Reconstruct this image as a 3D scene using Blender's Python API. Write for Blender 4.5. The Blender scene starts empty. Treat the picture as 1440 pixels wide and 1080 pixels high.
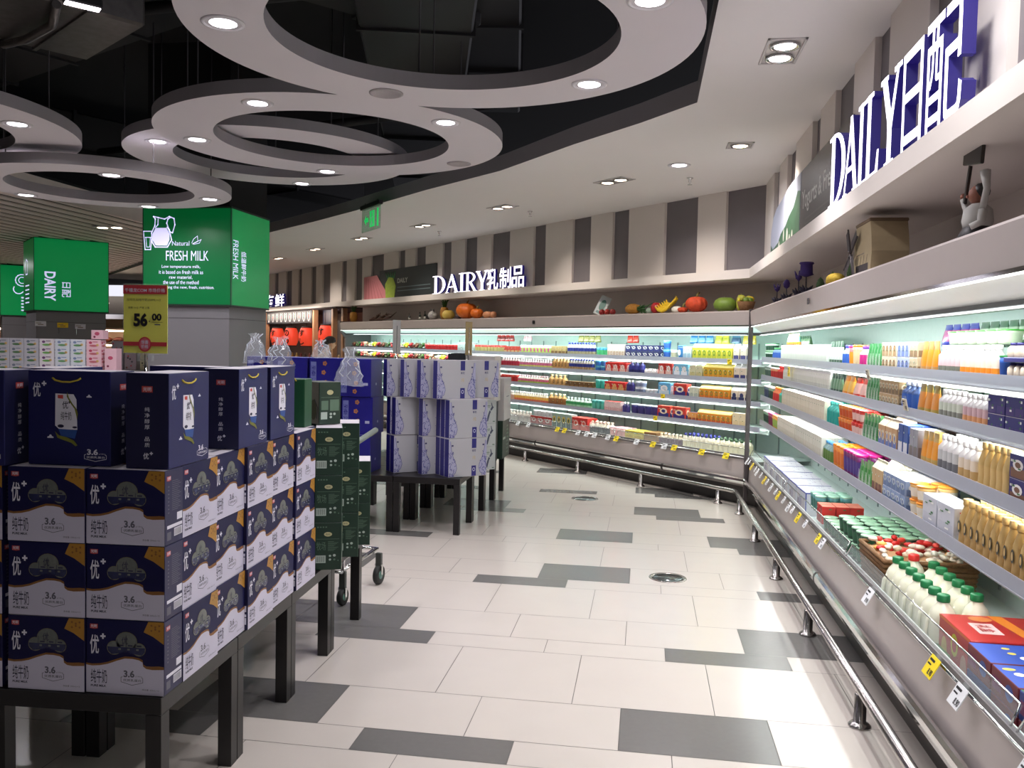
import bpy, math, random
from mathutils import Vector, Matrix
random.seed(7)
sc = bpy.context.scene
COL = sc.collection
PI = math.pi

# ---------------------------------------------------------------- camera
H = 1.53
f_px, pitch, roll, yaw = 1206.0, math.radians(2.588), math.radians(1.1885), math.radians(8.769)
cam_data = bpy.data.cameras.new('camera')
cam_data.sensor_width = 36.0
cam_data.lens = f_px / 1440.0 * 36.0
cam_data.clip_start = 0.05
cam_data.clip_end = 200
cam = bpy.data.objects.new('camera', cam_data)
COL.objects.link(cam)
def _cam_axes():
    cp, sp, cr, sr = math.cos(pitch), math.sin(pitch), math.cos(roll), math.sin(roll)
    M = Matrix(((1, 0, 0), (0, -sp, -cp), (0, cp, -sp)))
    Z = Matrix(((cr, -sr, 0), (sr, cr, 0), (0, 0, 1)))
    R = Z @ M                                   # rows: right, down, forward
    c, s = math.cos(yaw), math.sin(yaw)
    W = lambda v: Vector((v[0] * c - v[1] * s, v[0] * s + v[1] * c, v[2]))
    return W(R[0]), W(R[1]), W(R[2])
_r, _d, _f = _cam_axes()
mw = Matrix((( _r.x, -_d.x, -_f.x, 0), (_r.y, -_d.y, -_f.y, 0), (_r.z, -_d.z, -_f.z, H), (0, 0, 0, 1)))
cam.matrix_world = mw
sc.camera = cam

# ---------------------------------------------------------------- world and view
world = bpy.data.worlds.new('world'); sc.world = world
world.use_nodes = True
world.node_tree.nodes['Background'].inputs[0].default_value = (0.62, 0.62, 0.70, 1)
world.node_tree.nodes['Background'].inputs[1].default_value = 1.15
sc.view_settings.view_transform = 'Standard'
sc.view_settings.look = 'None'
sc.view_settings.exposure = 0.32
sc.view_settings.gamma = 1.0
sc.view_settings.use_curve_mapping = False
cy = sc.cycles
cy.max_bounces = 6; cy.diffuse_bounces = 4; cy.glossy_bounces = 3; cy.transmission_bounces = 4; cy.transparent_max_bounces = 8
cy.caustics_reflective = False; cy.caustics_refractive = False
cy.sample_clamp_indirect = 4.0
cy.use_denoising = True
try: cy.use_light_tree = True
except Exception: pass

# the two cooler lines meet at a corner: s runs along a line from the corner, o goes outward into the wall
C0 = Vector((0.91, 8.52))
AZB = math.radians(-42.2)
K = math.tan(-AZB / 2)
class Frame:
    def __init__(s, d, n, right):
        s.d = Vector(d); s.n = Vector(n); s.right = right
        a = -s.n
        s.rot = math.atan2(a.x, -a.y)              # makes local -y face the aisle
    def p(s, t, o, z=0.0):
        q = C0 + s.d * t + s.n * o
        return Vector((q.x, q.y, z))
FR = Frame((0, -1), (1, 0), +1)                    # right-hand line: viewer's right is +s
_bd = (math.sin(AZB), math.cos(AZB))
FB = Frame(_bd, (_bd[1], -_bd[0]), -1)             # back line: viewer's right is -s

# ---------------------------------------------------------------- lamps that are not part of a luminaire builder
def area(name, loc, direction, sx, sy, power, color=(1, 1, 1), spread=PI, shape='RECTANGLE', xdir=None):
    l = bpy.data.lights.new(name, 'AREA'); l.shape = shape
    l.size = sx; l.size_y = sy; l.energy = power; l.color = color; l.spread = spread
    o = bpy.data.objects.new(name, l); COL.objects.link(o)
    z = -Vector(direction).normalized()
    x = Vector(xdir) if xdir is not None else Vector((1, 0, 0))
    x = (x - z * x.dot(z)).normalized(); y = z.cross(x)
    m = Matrix(((x.x, y.x, z.x, loc[0]), (x.y, y.y, z.y, loc[1]), (x.z, y.z, z.z, loc[2]), (0, 0, 0, 1)))
    o.matrix_world = m
    return o
COOL = (0.80, 1.0, 0.96)
NEUT = (1.0, 0.97, 0.99)
WARM = (1.0, 0.86, 0.74)
KW_TUBE, KW_SHELF, KW_RING, KW_GIMBAL, KW_STORE = 3.0, 1.75, 6.0, 32.0, 15.0
# canopy tubes of the coolers: long lamps under the canopy
area('canopy_tube_light', FR.p(3.6, 0.17, 1.665), (0.75, 0, -1), 7.6, 0.05, KW_TUBE * 7.6, (0.93, 1.0, 0.97), xdir=(0, 1, 0))
area('canopy_tube_light', FB.p(5.0, 0.17, 1.665), (FB.n.x * .75, FB.n.y * .75, -1), 9.8, 0.05, KW_TUBE * 10.5, COOL, xdir=(FB.d.x, FB.d.y, 0))
# strip lamps under the front edge of every shelf
ZR = (1.445, 1.275, 1.075, .84); ZB = (1.415, 1.225, 1.005, .755)
for fr, zs, ln, c0, col in ((FR, ZR, 7.6, 3.7, (1.0, 1.0, .97)), (FB, ZB, 9.8, 5.0, (.93, 1.0, .97))):
    for z in zs:
        area('shelf_strip_light', fr.p(c0, .262, z - .016), (fr.n.x * .55, fr.n.y * .55, -1), ln, 0.02, KW_SHELF * ln * (1.2 if fr is FR else 1.8), col, xdir=(fr.d.x, fr.d.y, 0))
# unseen fill lamps added behind, beside and left of the camera
for x, y in ((-0.2, 0.3), (0.7, -1.4), (-1.9, -0.6), (-3.6, 1.6), (-3.2, -1.8), (-5.6, 2.6), (-8.2, 5.5), (-9.5, 8.6), (-11.5, 12.0), (-13.5, 15.5), (0.68, 2.6), (0.68, 0.4)):
    area('store_fill_light', (x, y, 3.0), (0, 0, -1), 0.16, 0.16, KW_STORE * (0.12 if x < -0.5 and y < 3 else 0.25 if y < 1 else 1.0), NEUT, shape='DISK')

# ---------------------------------------------------------------- materials
MATS = {}
def lin(c):
    return tuple(((v / 255.0) / 12.92 if v <= 10 else (((v / 255.0) + 0.055) / 1.055) ** 2.4) for v in c)
def mat(name, c=(200, 200, 200), rough=0.5, metal=0.0, emit=0.0, ec=None, noise=0.0, nscale=30.0, trans=0.0, alpha=1.0, coat=0.0, bump=0.0, spec=0.5):
    if name in MATS: return MATS[name]
    m = bpy.data.materials.new(name); m.use_nodes = True
    nt = m.node_tree; b = nt.nodes['Principled BSDF']
    l = lin(c)
    b.inputs['Base Color'].default_value = (*l, 1)
    b.inputs['Roughness'].default_value = rough
    b.inputs['Metallic'].default_value = metal
    b.inputs['Specular IOR Level'].default_value = spec
    if coat: b.inputs['Coat Weight'].default_value = coat
    if trans: b.inputs['Transmission Weight'].default_value = trans
    if alpha < 1: b.inputs['Alpha'].default_value = alpha
    if emit:
        b.inputs['Emission Color'].default_value = (*lin(ec or c), 1)
        b.inputs['Emission Strength'].default_value = emit
    tc = nt.nodes.new('ShaderNodeTexCoord')
    nz = nt.nodes.new('ShaderNodeTexNoise'); nz.inputs['Scale'].default_value = nscale; nz.inputs['Detail'].default_value = 3
    nt.links.new(tc.outputs['Object'], nz.inputs['Vector'])
    mx = nt.nodes.new('ShaderNodeMix'); mx.data_type = 'RGBA'
    k = noise if noise else 0.04
    mx.inputs[6].default_value = (*[v * (1 - k) for v in l], 1); mx.inputs[7].default_value = (*[min(1, v * (1 + k)) for v in l], 1)
    nt.links.new(nz.outputs['Fac'], mx.inputs[0]); nt.links.new(mx.outputs[2], b.inputs['Base Color'])
    if bump:
        bp = nt.nodes.new('ShaderNodeBump'); bp.inputs['Strength'].default_value = bump; bp.inputs['Distance'].default_value = 0.01
        nt.links.new(nz.outputs['Fac'], bp.inputs['Height']); nt.links.new(bp.outputs['Normal'], b.inputs['Normal'])
    MATS[name] = m
    return m
def rgb(c, rough=0.45, **k):
    """a paint / print material named by its colour"""
    return mat('print_%02x%02x%02x_%d' % (c[0], c[1], c[2], int(rough * 100)), c, rough, **k)

# ---------------------------------------------------------------- text outlines
_TX = {}
def text_mesh(s, bold=0.0, ext=0.0):
    key = (s, bold, ext)
    if key in _TX: return _TX[key]
    c = bpy.data.curves.new('t', 'FONT'); c.body = s; c.size = 1; c.resolution_u = 3; c.offset = bold; c.extrude = ext
    c.align_x = 'LEFT'
    o = bpy.data.objects.new('t', c); COL.objects.link(o)
    bpy.context.view_layer.update()
    m = bpy.data.meshes.new_from_object(o.evaluated_get(bpy.context.evaluated_depsgraph_get()))
    vs = [v.co.copy() for v in m.vertices]; fs = [tuple(p.vertices) for p in m.polygons]; fn = [p.normal.z for p in m.polygons]
    bpy.data.objects.remove(o); bpy.data.curves.remove(c); bpy.data.meshes.remove(m)
    x0 = min(v.x for v in vs); x1 = max(v.x for v in vs); y0 = min(v.y for v in vs); y1 = max(v.y for v in vs)
    vs = [Vector(((v.x - x0) / (x1 - x0), (v.y - y0) / (y1 - y0), v.z)) for v in vs]
    _TX[key] = (vs, fs, fn, (x1 - x0) / (y1 - y0))
    return _TX[key]

# ---------------------------------------------------------------- mesh builder
class MB:
    def __init__(s):
        s.v = []; s.f = []; s.mi = []; s.sm = []; s.mats = []; s.M = Matrix.Identity(4)
    def slot(s, m):
        if m not in s.mats: s.mats.append(m)
        return s.mats.index(m)
    def add(s, vs, fs, m, smooth=False):
        b = len(s.v); k = s.slot(m)
        s.v += [tuple(s.M @ Vector(v)) for v in vs]
        for f in fs:
            s.f.append(tuple(b + i for i in f)); s.mi.append(k); s.sm.append(smooth)
        return s
    def at(s, loc=(0, 0, 0), rz=0.0, rx=0.0, ry=0.0, sc_=1.0):
        s.M = Matrix.Translation(loc) @ Matrix.Rotation(rz, 4, 'Z') @ Matrix.Rotation(ry, 4, 'Y') @ Matrix.Rotation(rx, 4, 'X') @ Matrix.Scale(sc_, 4)
        return s
    def box(s, x0, x1, y0, y1, z0, z1, m, bev=0.0):
        if bev <= 0:
            vs = [(x, y, z) for z in (z0, z1) for y in (y0, y1) for x in (x0, x1)]
            return s.add(vs, [(0, 2, 3, 1), (4, 5, 7, 6), (0, 1, 5, 4), (2, 6, 7, 3), (0, 4, 6, 2), (1, 3, 7, 5)], m)
        b = min(bev, (x1 - x0) * .45, (y1 - y0) * .45, (z1 - z0) * .45)
        vs = []; idx = {}
        X = (x0, x1); Y = (y0, y1); Z = (z0, z1)
        for i in (0, 1):
            for j in (0, 1):
                for k in (0, 1):
                    sx, sy, sz = (1 - 2 * i), (1 - 2 * j), (1 - 2 * k)
                    for a in range(3):
                        d = [b * sx, b * sy, b * sz]; d[a] = 0
                        idx[i, j, k, a] = len(vs); vs.append((X[i] + d[0], Y[j] + d[1], Z[k] + d[2]))
        fs = []
        for i in (0, 1): fs.append([idx[i, 0, 0, 0], idx[i, 1, 0, 0], idx[i, 1, 1, 0], idx[i, 0, 1, 0]])
        for j in (0, 1): fs.append([idx[0, j, 0, 1], idx[1, j, 0, 1], idx[1, j, 1, 1], idx[0, j, 1, 1]])
        for k in (0, 1): fs.append([idx[0, 0, k, 2], idx[1, 0, k, 2], idx[1, 1, k, 2], idx[0, 1, k, 2]])
        for i in (0, 1):
            for j in (0, 1): fs.append([idx[i, j, 0, 0], idx[i, j, 1, 0], idx[i, j, 1, 1], idx[i, j, 0, 1]])
            for k in (0, 1): fs.append([idx[i, 0, k, 0], idx[i, 1, k, 0], idx[i, 1, k, 2], idx[i, 0, k, 2]])
        for j in (0, 1):
            for k in (0, 1): fs.append([idx[0, j, k, 1], idx[1, j, k, 1], idx[1, j, k, 2], idx[0, j, k, 2]])
        for i in (0, 1):
            for j in (0, 1):
                for k in (0, 1): fs.append([idx[i, j, k, 0], idx[i, j, k, 1], idx[i, j, k, 2]])
        cx = Vector(((x0 + x1) / 2, (y0 + y1) / 2, (z0 + z1) / 2)); out = []
        for f in fs:
            p = [Vector(vs[q]) for q in f]; n = (p[1] - p[0]).cross(p[2] - p[0]); c = sum(p, Vector()) / len(p)
            out.append(tuple(f) if n.dot(c - cx) > 0 else tuple(reversed(f)))
        return s.add(vs, out, m)
    def poly(s, pts, m): return s.add(pts, [tuple(range(len(pts)))], m)
    def prism(s, pts, z0, z1, m, side=None):
        """closed 2-D outline (x, y) raised between z0 and z1"""
        n = len(pts)
        A = sum(pts[i][0] * pts[(i + 1) % n][1] - pts[(i + 1) % n][0] * pts[i][1] for i in range(n))
        if A < 0: pts = list(reversed(pts))
        vs = [(x, y, z0) for x, y in pts] + [(x, y, z1) for x, y in pts]
        s.add(vs, [tuple(range(n - 1, -1, -1)), tuple(range(n, 2 * n))], m)
        return s.add(vs, [(i, (i + 1) % n, n + (i + 1) % n, n + i) for i in range(n)], side or m)
    def lathe(s, prof, m, n=12, c=(0, 0, 0), ms=None, smooth=True, sx=1.0, sy=1.0):
        vs = []; L = len(prof)
        for r, z in prof:
            for i in range(n):
                a = 2 * PI * i / n
                vs.append((c[0] + r * sx * math.cos(a), c[1] + r * sy * math.sin(a), c[2] + z))
        for j in range(L - 1):
            fs = [(j * n + i, j * n + (i + 1) % n, (j + 1) * n + (i + 1) % n, (j + 1) * n + i) for i in range(n)]
            s.add(vs[:0] or vs, fs, ms[j] if ms else m, smooth) if j == 0 else s._more(fs, ms[j] if ms else m, smooth, L * n)
        caps = []
        if prof[0][0] > 1e-5: s._more([tuple(range(n - 1, -1, -1))], ms[0] if ms else m, False, L * n)
        if prof[-1][0] > 1e-5: s._more([tuple(range((L - 1) * n, L * n))], ms[-1] if ms else m, False, L * n)
        return s
    def _more(s, fs, m, smooth, back):
        b = len(s.v) - back; k = s.slot(m)
        for f in fs: s.f.append(tuple(b + i for i in f)); s.mi.append(k); s.sm.append(smooth)
    def ball(s, c, r, m, n=12, k=7, sx=1.0, sy=1.0):
        rz = r[2] if isinstance(r, tuple) else r
        if isinstance(r, tuple): sx, sy, rr = r[0], r[1], 1.0
        else: rr = r
        prof = [(max(1e-6, math.sin(PI * j / k)) * rr, -math.cos(PI * j / k) * rz) for j in range(k + 1)]
        return s.lathe(prof, m, n, c, sx=sx, sy=sy)
    def tube(s, pts, r, m, n=8, closed=False, caps=True):
        pts = [Vector(p) for p in pts]; N = len(pts); vs = []
        R = r if isinstance(r, (list, tuple)) else [r] * N
        up = None
        for i, p in enumerate(pts):
            if closed: t = (pts[(i + 1) % N] - pts[i - 1]).normalized()
            else: t = (pts[min(i + 1, N - 1)] - pts[max(i - 1, 0)]).normalized()
            if up is None: up = Vector((0, 0, 1)) if abs(t.z) < 0.9 else Vector((1, 0, 0))
            x = t.cross(up).normalized(); y = x.cross(t).normalized(); up = y
            for k in range(n):
                a = 2 * PI * k / n
                vs.append(tuple(p + x * (math.cos(a) * R[i]) + y * (math.sin(a) * R[i])))
        fs = []
        for i in range(N if closed else N - 1):
            for k in range(n):
                a = i * n + k; b = i * n + (k + 1) % n; j = (i + 1) % N
                fs.append((a, b, j * n + (k + 1) % n, j * n + k))
        s.add(vs, fs, m, True)
        if not closed and caps:
            s._more([tuple(range(n - 1, -1, -1)), tuple(range((N - 1) * n, N * n))], m, False, N * n)
        return s
    # flat marks on a face: origin, unit u (right) and v (up) vectors, lifted along u x v
    def face(s, org, u, v): s.O = Vector(org); s.U = Vector(u).normalized(); s.V = Vector(v).normalized(); s.N = s.U.cross(s.V); return s
    def dec(s, pts, m, lift=0.0006):
        return s.poly([tuple(s.O + s.U * a + s.V * b + s.N * lift) for a, b in pts], m)
    def rect(s, a0, a1, b0, b1, m, lift=0.0006): return s.dec([(a0, b0), (a1, b0), (a1, b1), (a0, b1)], m, lift)
    def oval(s, a, b, ra, rb, m, lift=0.0006, n=14): return s.dec([(a + ra * math.cos(2 * PI * i / n), b + rb * math.sin(2 * PI * i / n)) for i in range(n)], m, lift)
    def line(s, pts, w, m, lift=0.0008, closed=False):
        N = len(pts)
        for i in range(N if closed else N - 1):
            a = Vector(pts[i]); b = Vector(pts[(i + 1) % N]); d = b - a
            if d.length < 1e-6: continue
            q = Vector((-d.y, d.x)).normalized() * (w / 2); e = d.normalized() * (w / 3)
            s.dec([tuple(a - e - q), tuple(b + e - q), tuple(b + e + q), tuple(a - e + q)], m, lift)
        return s
    def text(s, t, a0, a1, b0, b1, m, bold=0.0, lift=0.0009, vert=False):
        """t fitted into the rectangle; vert: turned a quarter clockwise, reading downward"""
        vs, fs, fn, _ = text_mesh(t, bold)
        if vert: P = [(a0 + (a1 - a0) * q.y, b1 - (b1 - b0) * q.x) for q in vs]
        else: P = [(a0 + (a1 - a0) * q.x, b0 + (b1 - b0) * q.y) for q in vs]
        return s.add([tuple(s.O + s.U * a + s.V * b + s.N * lift) for a, b in P], fs, m)
    def build(s, name, parent=None, loc=None, rz=None, tags=None):
        me = bpy.data.meshes.new(name)
        me.from_pydata(s.v, [], s.f)
        for m in s.mats: me.materials.append(m)
        me.polygons.foreach_set('material_index', s.mi); me.polygons.foreach_set('use_smooth', s.sm)
        me.update()
        o = bpy.data.objects.new(name, me); COL.objects.link(o)
        if parent is not None: o.parent = parent
        if loc is not None: o.location = loc
        if rz is not None: o.rotation_euler = (0, 0, rz)
        if tags: tag(o, *tags)
        return o

def tag(o, label, cat, group=None):
    o['label'] = label; o['category'] = cat
    if group: o['group'] = group
    return o
def thing(name, label, cat, loc=(0, 0, 0), rz=0.0, group=None):
    o = bpy.data.objects.new(name, None); COL.objects.link(o)
    o.location = loc; o.rotation_euler = (0, 0, rz); o.empty_display_size = 0.05
    return tag(o, label, cat, group)
def struct(o): o['kind'] = 'structure'; return o
def copy_tree(o, loc, rz, label=None, group=None, sx=1.0, sz=1.0, parent=None):
    c = o.copy(); COL.objects.link(c); c.parent = parent
    if parent is None:
        if loc is not None: c.location = loc; c.rotation_euler = (0, 0, rz); c.scale = (sx, sx, sz)
        if label: c['label'] = label
        if group: c['group'] = group
    for ch in list(o.children): copy_tree(ch, None, None, parent=c)
    return c
def arc(cx, cy, r, a0, a1, n): return [(cx + r * math.cos(math.radians(a0 + (a1 - a0) * i / n)), cy + r * math.sin(math.radians(a0 + (a1 - a0) * i / n))) for i in range(n + 1)]

# ---------------------------------------------------------------- surfaces of the room
WHITE_WALL = mat('wall_paint', (228, 220, 214), 0.75, noise=0.03, nscale=3)
CEIL_WHITE = mat('ceiling_paint', (240, 236, 234), 0.8, noise=0.02, nscale=2)
GREY_PANEL = mat('grey_wall_panel', (122, 116, 120), 0.6, noise=0.05, nscale=8)
DARK_GREY = mat('recess_edge', (40, 38, 40), 0.7)
EDGE_GREY = mat('soffit_edge', (150, 146, 150), 0.7, noise=0.03, nscale=4)
BLACK_CEIL = mat('open_ceiling_black', (9, 8, 10), 0.9, noise=0.2, nscale=1.5)
TILE_W = mat('floor_tile_light', (212, 204, 196), 0.20, noise=0.03, nscale=5, spec=0.55, bump=0.02)
TILE_D = mat('floor_tile_dark', (114, 112, 110), 0.24, noise=0.06, nscale=40, spec=0.5)
GROUT = mat('grout', (120, 116, 112), 0.9)
STEEL = mat('brushed_steel', (190, 186, 184), 0.22, metal=1.0, noise=0.05, nscale=60)
CHROME = mat('chrome', (215, 215, 215), 0.08, metal=1.0)
COOLER = mat('cooler_panel', (188, 178, 176), 0.35, metal=0.1, noise=0.03, nscale=10)
COOLER_IN = mat('cooler_interior', (222, 236, 232), 0.45)
KICK = mat('kick_plate', (70, 66, 66), 0.35, metal=0.5)
BLACKP = mat('black_plastic', (18, 17, 18), 0.4)
GLASS = mat('clear_acrylic', (235, 245, 245), 0.05, alpha=0.10, spec=0.8)
RAILP = mat('price_rail_plastic', (170, 172, 186), 0.3, alpha=0.8, spec=0.7)
LED = mat('led_lens', (255, 250, 255), 0.3, emit=9.0, ec=(255, 246, 255))
LEDW = mat('led_warm', (255, 240, 220), 0.3, emit=9.0, ec=(255, 232, 205))
LEDSIGN = mat('sign_face_white', (255, 255, 255), 0.4, emit=1.6, ec=(246, 240, 255))
LEDBLUE = mat('sign_return_blue', (34, 28, 92), 0.4, emit=0.07, ec=(84, 66, 235))
REFL = mat('canopy_reflector', (226, 226, 222), 0.35, emit=.16, ec=(255, 252, 244))
TUBELINE = mat('canopy_tube', (255, 255, 250), 0.4, emit=2.2, ec=(250, 255, 246))
TUBE = mat('canopy_lens', (235, 255, 250), 0.4, emit=0.50, ec=(214, 250, 242))
RINGW = mat('ring_plaster', (224, 218, 222), 0.8, noise=0.02, nscale=3)

# floor: rows 0.20 / 0.40 / 0.60 deep, tiles 0.60 wide, each row shifted; some tiles dark
def build_floor():
    b = MB()
    b.box(-26, 6, -4, 34, -0.06, -0.004, GROUT)
    P = 1.17; y0 = 3.03
    rows = ((0.0, 0.19, 0.14), (0.19, 0.58, 0.54), (0.58, 1.17, 0.33))
    dark = {(0, 0): [-1.06], (0, 1): [-.06, -1.86], (1, 0): [-1.66, .14], (1, 1): [-1.86, .54], (2, 0): [-1.06, .74], (2, 1): [-.66],
            (3, 0): [.74], (3, 1): [-.66, .54], (4, 0): [.14, -1.66], (4, 1): [-.06, -1.86], (5, 0): [-1.06, .14], (5, 1): [-.06], (6, 0): [], (6, 1): [-1.26],
            (-1, 0): [.74], (-1, 1): [.54, -.66]}
    g = 0.0015
    rr = random.Random(3)
    for k in range(-6, 14):
        for j, (a, c, off) in enumerate(rows):
            ya, yc = y0 + P * k + a, y0 + P * k + c
            n0 = int((-14 - off) / .6)
            for n in range(n0, 9):
                x = off + .6 * n
                if x > 4.8: continue
                if (k, j) in dark or (k in range(-1, 7) and j == 2): isd = any(abs(x - q) < .05 for q in dark.get((k, j), [])) or (j < 2 and x < -2.2 and rr.random() < .22)
                else: isd = j < 2 and rr.random() < .22
                b.add([(x + g, ya + g, 0), (x + .6 - g, ya + g, 0), (x + .6 - g, yc - g, 0), (x + g, yc - g, 0)], [(0, 1, 2, 3)], TILE_D if isd else TILE_W)
    struct(b.build('floor'))
build_floor()

def ext(fr, s0, s1, prof, m, b=None, miter=True, close=True):
    """profile [(o, z)] run along a line from the corner mitre (s0 None) or s0 to s1"""
    b = b or MB(); vs = []; n = len(prof)
    for o, z in prof: vs.append(tuple(fr.p(-K * o if s0 is None else s0, o, z)))
    for o, z in prof: vs.append(tuple(fr.p(s1, o, z)))
    fs = [(i, (i + 1) % n, n + (i + 1) % n, n + i) for i in range(n if close else n - 1)]
    if close: fs += [tuple(range(n)), tuple(range(2 * n - 1, n - 1, -1))]
    return b.add(vs, fs, m)
CZ = 3.13
SR1, SB1 = 11.5, 44.0
LZ0, LZ1 = 2.225, 2.315
def wall_line(fr, s1, side, stripes):
    b = MB()
    ext(fr, None, s1, [(.235, LZ1 - .01), (.235, CZ + .05), (.30, CZ + .05), (.30, LZ1 - .01)], GREY_PANEL, b)
    cuts = []
    prev = -K * .2
    for a, c in sorted(stripes):
        if a > prev + .01: cuts.append((prev, a))
        prev = max(prev, c)
    cuts.append((prev, s1))
    for a, c in cuts: ext(fr, a, c, [(.20, LZ1 - .01), (.20, CZ + .02), (.235, CZ + .02), (.235, LZ1 - .01)], WHITE_WALL, b)
    struct(b.build('wall_' + side))
    b = MB(); ext(fr, None, s1, [(.06, LZ0), (.06, LZ1), (.30, LZ1), (.95, LZ1), (.95, LZ0)], WHITE_WALL, b)
    struct(b.build('trim_1' if side == 'right' else 'trim_2'))
wall_line(FR, SR1, 'right', [(0.45, 0.75), (1.18, 1.57), (2.23, 2.51), (2.96, 3.44), (3.87, 4.15), (4.74, 5.17), (5.54, 5.97), (6.4, 6.7), (7.1, 7.6)])
wall_line(FB, SB1, 'back', [tuple(sorted(p)) for p in ((14.72, 14.45), (13.89, 13.5), (13.07, 12.84), (12.26, 11.96), (11.59, 11.15), (10.54, 10.29), (9.87, 9.53), (9.13, 8.57), (7.96, 7.71),
    (7.31, 6.95), (6.37, 6.09), (5.67, 5.31), (4.91, 4.42), (3.84, 3.56), (2.98, 2.61), (2.2, 1.91), (1.32, 0.82), (0.43, -0.077), (15.6, 15.3), (16.6, 16.2), (18, 17.5), (19.5, 19))])
# wall behind the coolers, under the ledge
b = MB(); ext(FR, None, SR1, [(.95, 0), (.95, LZ1), (1.05, LZ1), (1.05, 0)], mat('wall_paint_low', (222, 214, 208), 0.8, noise=0.04, nscale=3), b); struct(b.build('wall_right_lower'))
for _fr, _s1, _n in ((FR, SR1, 'wall_right_under_ledge'), (FB, 10.45, 'wall_back_under_ledge')):
    b = MB(); ext(_fr, None, _s1, [(.62, 1.925), (.62, LZ0 + .01), (.66, LZ0 + .01), (.66, 1.925)], MATS['wall_paint_low'], b); struct(b.build(_n))
b = MB(); ext(FB, None, 10.45, [(.95, 0), (.95, LZ1), (1.05, LZ1), (1.05, 0)], MATS['wall_paint_low'], b); struct(b.build('wall_back_lower'))
# white suspended ceiling over the coolers, with its thick edge
edge = [(.29, -3.2), (.29, 5.76), (-.08, 6.25), (-.60, 6.86), (-1.36, 7.85), (-2.30, 8.78), (-3.53, 10.11), (-4.46, 11.06), (-5.58, 12.14), (-7.34, 13.79), (-10.95, 17.44), (-14.73, 21.5)]
def soffit():
    b = MB()
    far = [tuple(FB.p(SB1, .32)[:2]), tuple(FB.p(-K * .32, .32)[:2]), tuple(FR.p(SR1, .32)[:2])]
    top = CZ + .14
    for i in range(len(edge) - 1):
        (x0, y0), (x1, y1) = edge[i], edge[i + 1]
        b.add([(x0, y0, CZ), (x1, y1, CZ), (x1, y1, top), (x0, y0, top)], [(0, 1, 2, 3)], EDGE_GREY)
    ring = edge + far
    def strip(z, m):
        # fan of quads between the edge polyline and the wall line
        L = len(edge)
        for i in range(L - 1):
            a, c = edge[i], edge[i + 1]
            if i == 0: w0, w1 = far[2], tuple(FR.p(2.76, .32)[:2])
            elif i == 1: w0, w1 = tuple(FR.p(2.76, .32)[:2]), far[1]
            else:
                def wp(q):
                    t = (Vector(q) - C0).dot(FB.d); return tuple(FB.p(max(t, -K * .32), .32)[:2])
                w0 = far[1] if i == 2 else wp(a); w1 = wp(c)
            b.add([(*a, z), (*c, z), (*w1, z), (*w0, z)], [(0, 1, 2, 3)], m)
    strip(CZ, CEIL_WHITE); strip(top, BLACK_CEIL)
    struct(b.build('ceiling_soffit'))
soffit()
# dark open ceiling with ducts
b = MB(); b.box(-26, 6, -4, 34, 4.7, 4.8, BLACK_CEIL); struct(b.build('ceiling'))
DUCT = mat('painted_duct', (17, 15, 17), 0.6, noise=0.2, nscale=2)
GALV = mat('galvanised_duct', (120, 115, 112), 0.4, metal=0.8, noise=0.35, nscale=14)
for k, (x, y, w, l, z, rz, hh) in enumerate(((-2.6, 9.6, .9, 9, 4.0, .25, .45), (-5.6, 7.2, .7, 8, 4.1, 1.1, .4), (-1.1, 5.4, .55, 9, 4.2, .15, .35), (-3.6, 4.9, .5, 6.0, 4.1, -.75, .35), (-7.5, 11.0, .8, 9, 4.0, -.5, .45))):
    b = MB(); b.box(-w / 2, w / 2, -l / 2, l / 2, 0, hh, DUCT, .02)
    for q in range(int(l / 1.2)): b.box(-w / 2 - .02, w / 2 + .02, -l / 2 + .3 + q * 1.2, -l / 2 + .34 + q * 1.2, -.02, hh + .02, DUCT)
    b.build('ceiling_duct', loc=(x, y, z), rz=rz, tags=(('wide black air duct above the curved soffit edge', 'black air duct running across behind the left rings', 'narrow black air duct above the largest ceiling ring', 'slanting black air duct above the upper left of the aisle', 'black air duct far back above the slatted ceiling')[k], 'duct'))
b = MB(); b.box(-.55, .55, -1.3, 1.3, 0, .32, GALV, .02)
for q in range(5): b.box(-.57, .57, -1.1 + q * .5, -1.07 + q * .5, -.015, .33, GALV)
for q in range(3): b.tube([(-.55, -.9 + q * .8, -.03), (-.2, -.85 + q * .8, -.06), (.2, -.8 + q * .8, -.04), (.6, -.9 + q * .8, -.03)], .03, GALV, 8)
b.build('ventilation_duct', loc=(-4.75, 4.95, 3.72), rz=-.62, tags=('shiny galvanised duct in the top left corner of the view', 'duct'))
for k, (x0, y0, x1, y1, z, nm) in enumerate(((-6, 6.2, .1, 5.5, 3.95, 'grey'), (-7, 10.2, -1.4, 8.4, 3.9, 'far'))):
    b = MB(); b.tube([(x0, y0, z), ((x0 + x1) / 2, (y0 + y1) / 2, z), (x1, y1, z)], .045, DUCT, 10)
    b.build('ceiling_pipe', tags=('thin dark sprinkler pipe crossing above the %s rings' % ('large' if k == 0 else 'smaller'), 'pipe'))
# slatted ceiling on the left
SLAT = mat('slat_metal', (226, 212, 204), 0.5, noise=0.08, nscale=6)
def slats():
    b = MB(); x = -6.75
    while x > -19:
        yb = 12.9 + (-7.1 - x) * 1.1 if x < -7.1 else 12.9
        b.box(x - .15, x, 3.6, yb, 3.10, 3.115, SLAT)
        x -= .26
    b.box(-19, -6.74, 3.5, 27, 3.30, 3.33, BLACK_CEIL)
    b.box(-6.76, -6.74, 3.5, 12.9, 3.08, 3.30, SLAT)
    struct(b.build('ceiling_slatted'))
slats()
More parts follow.
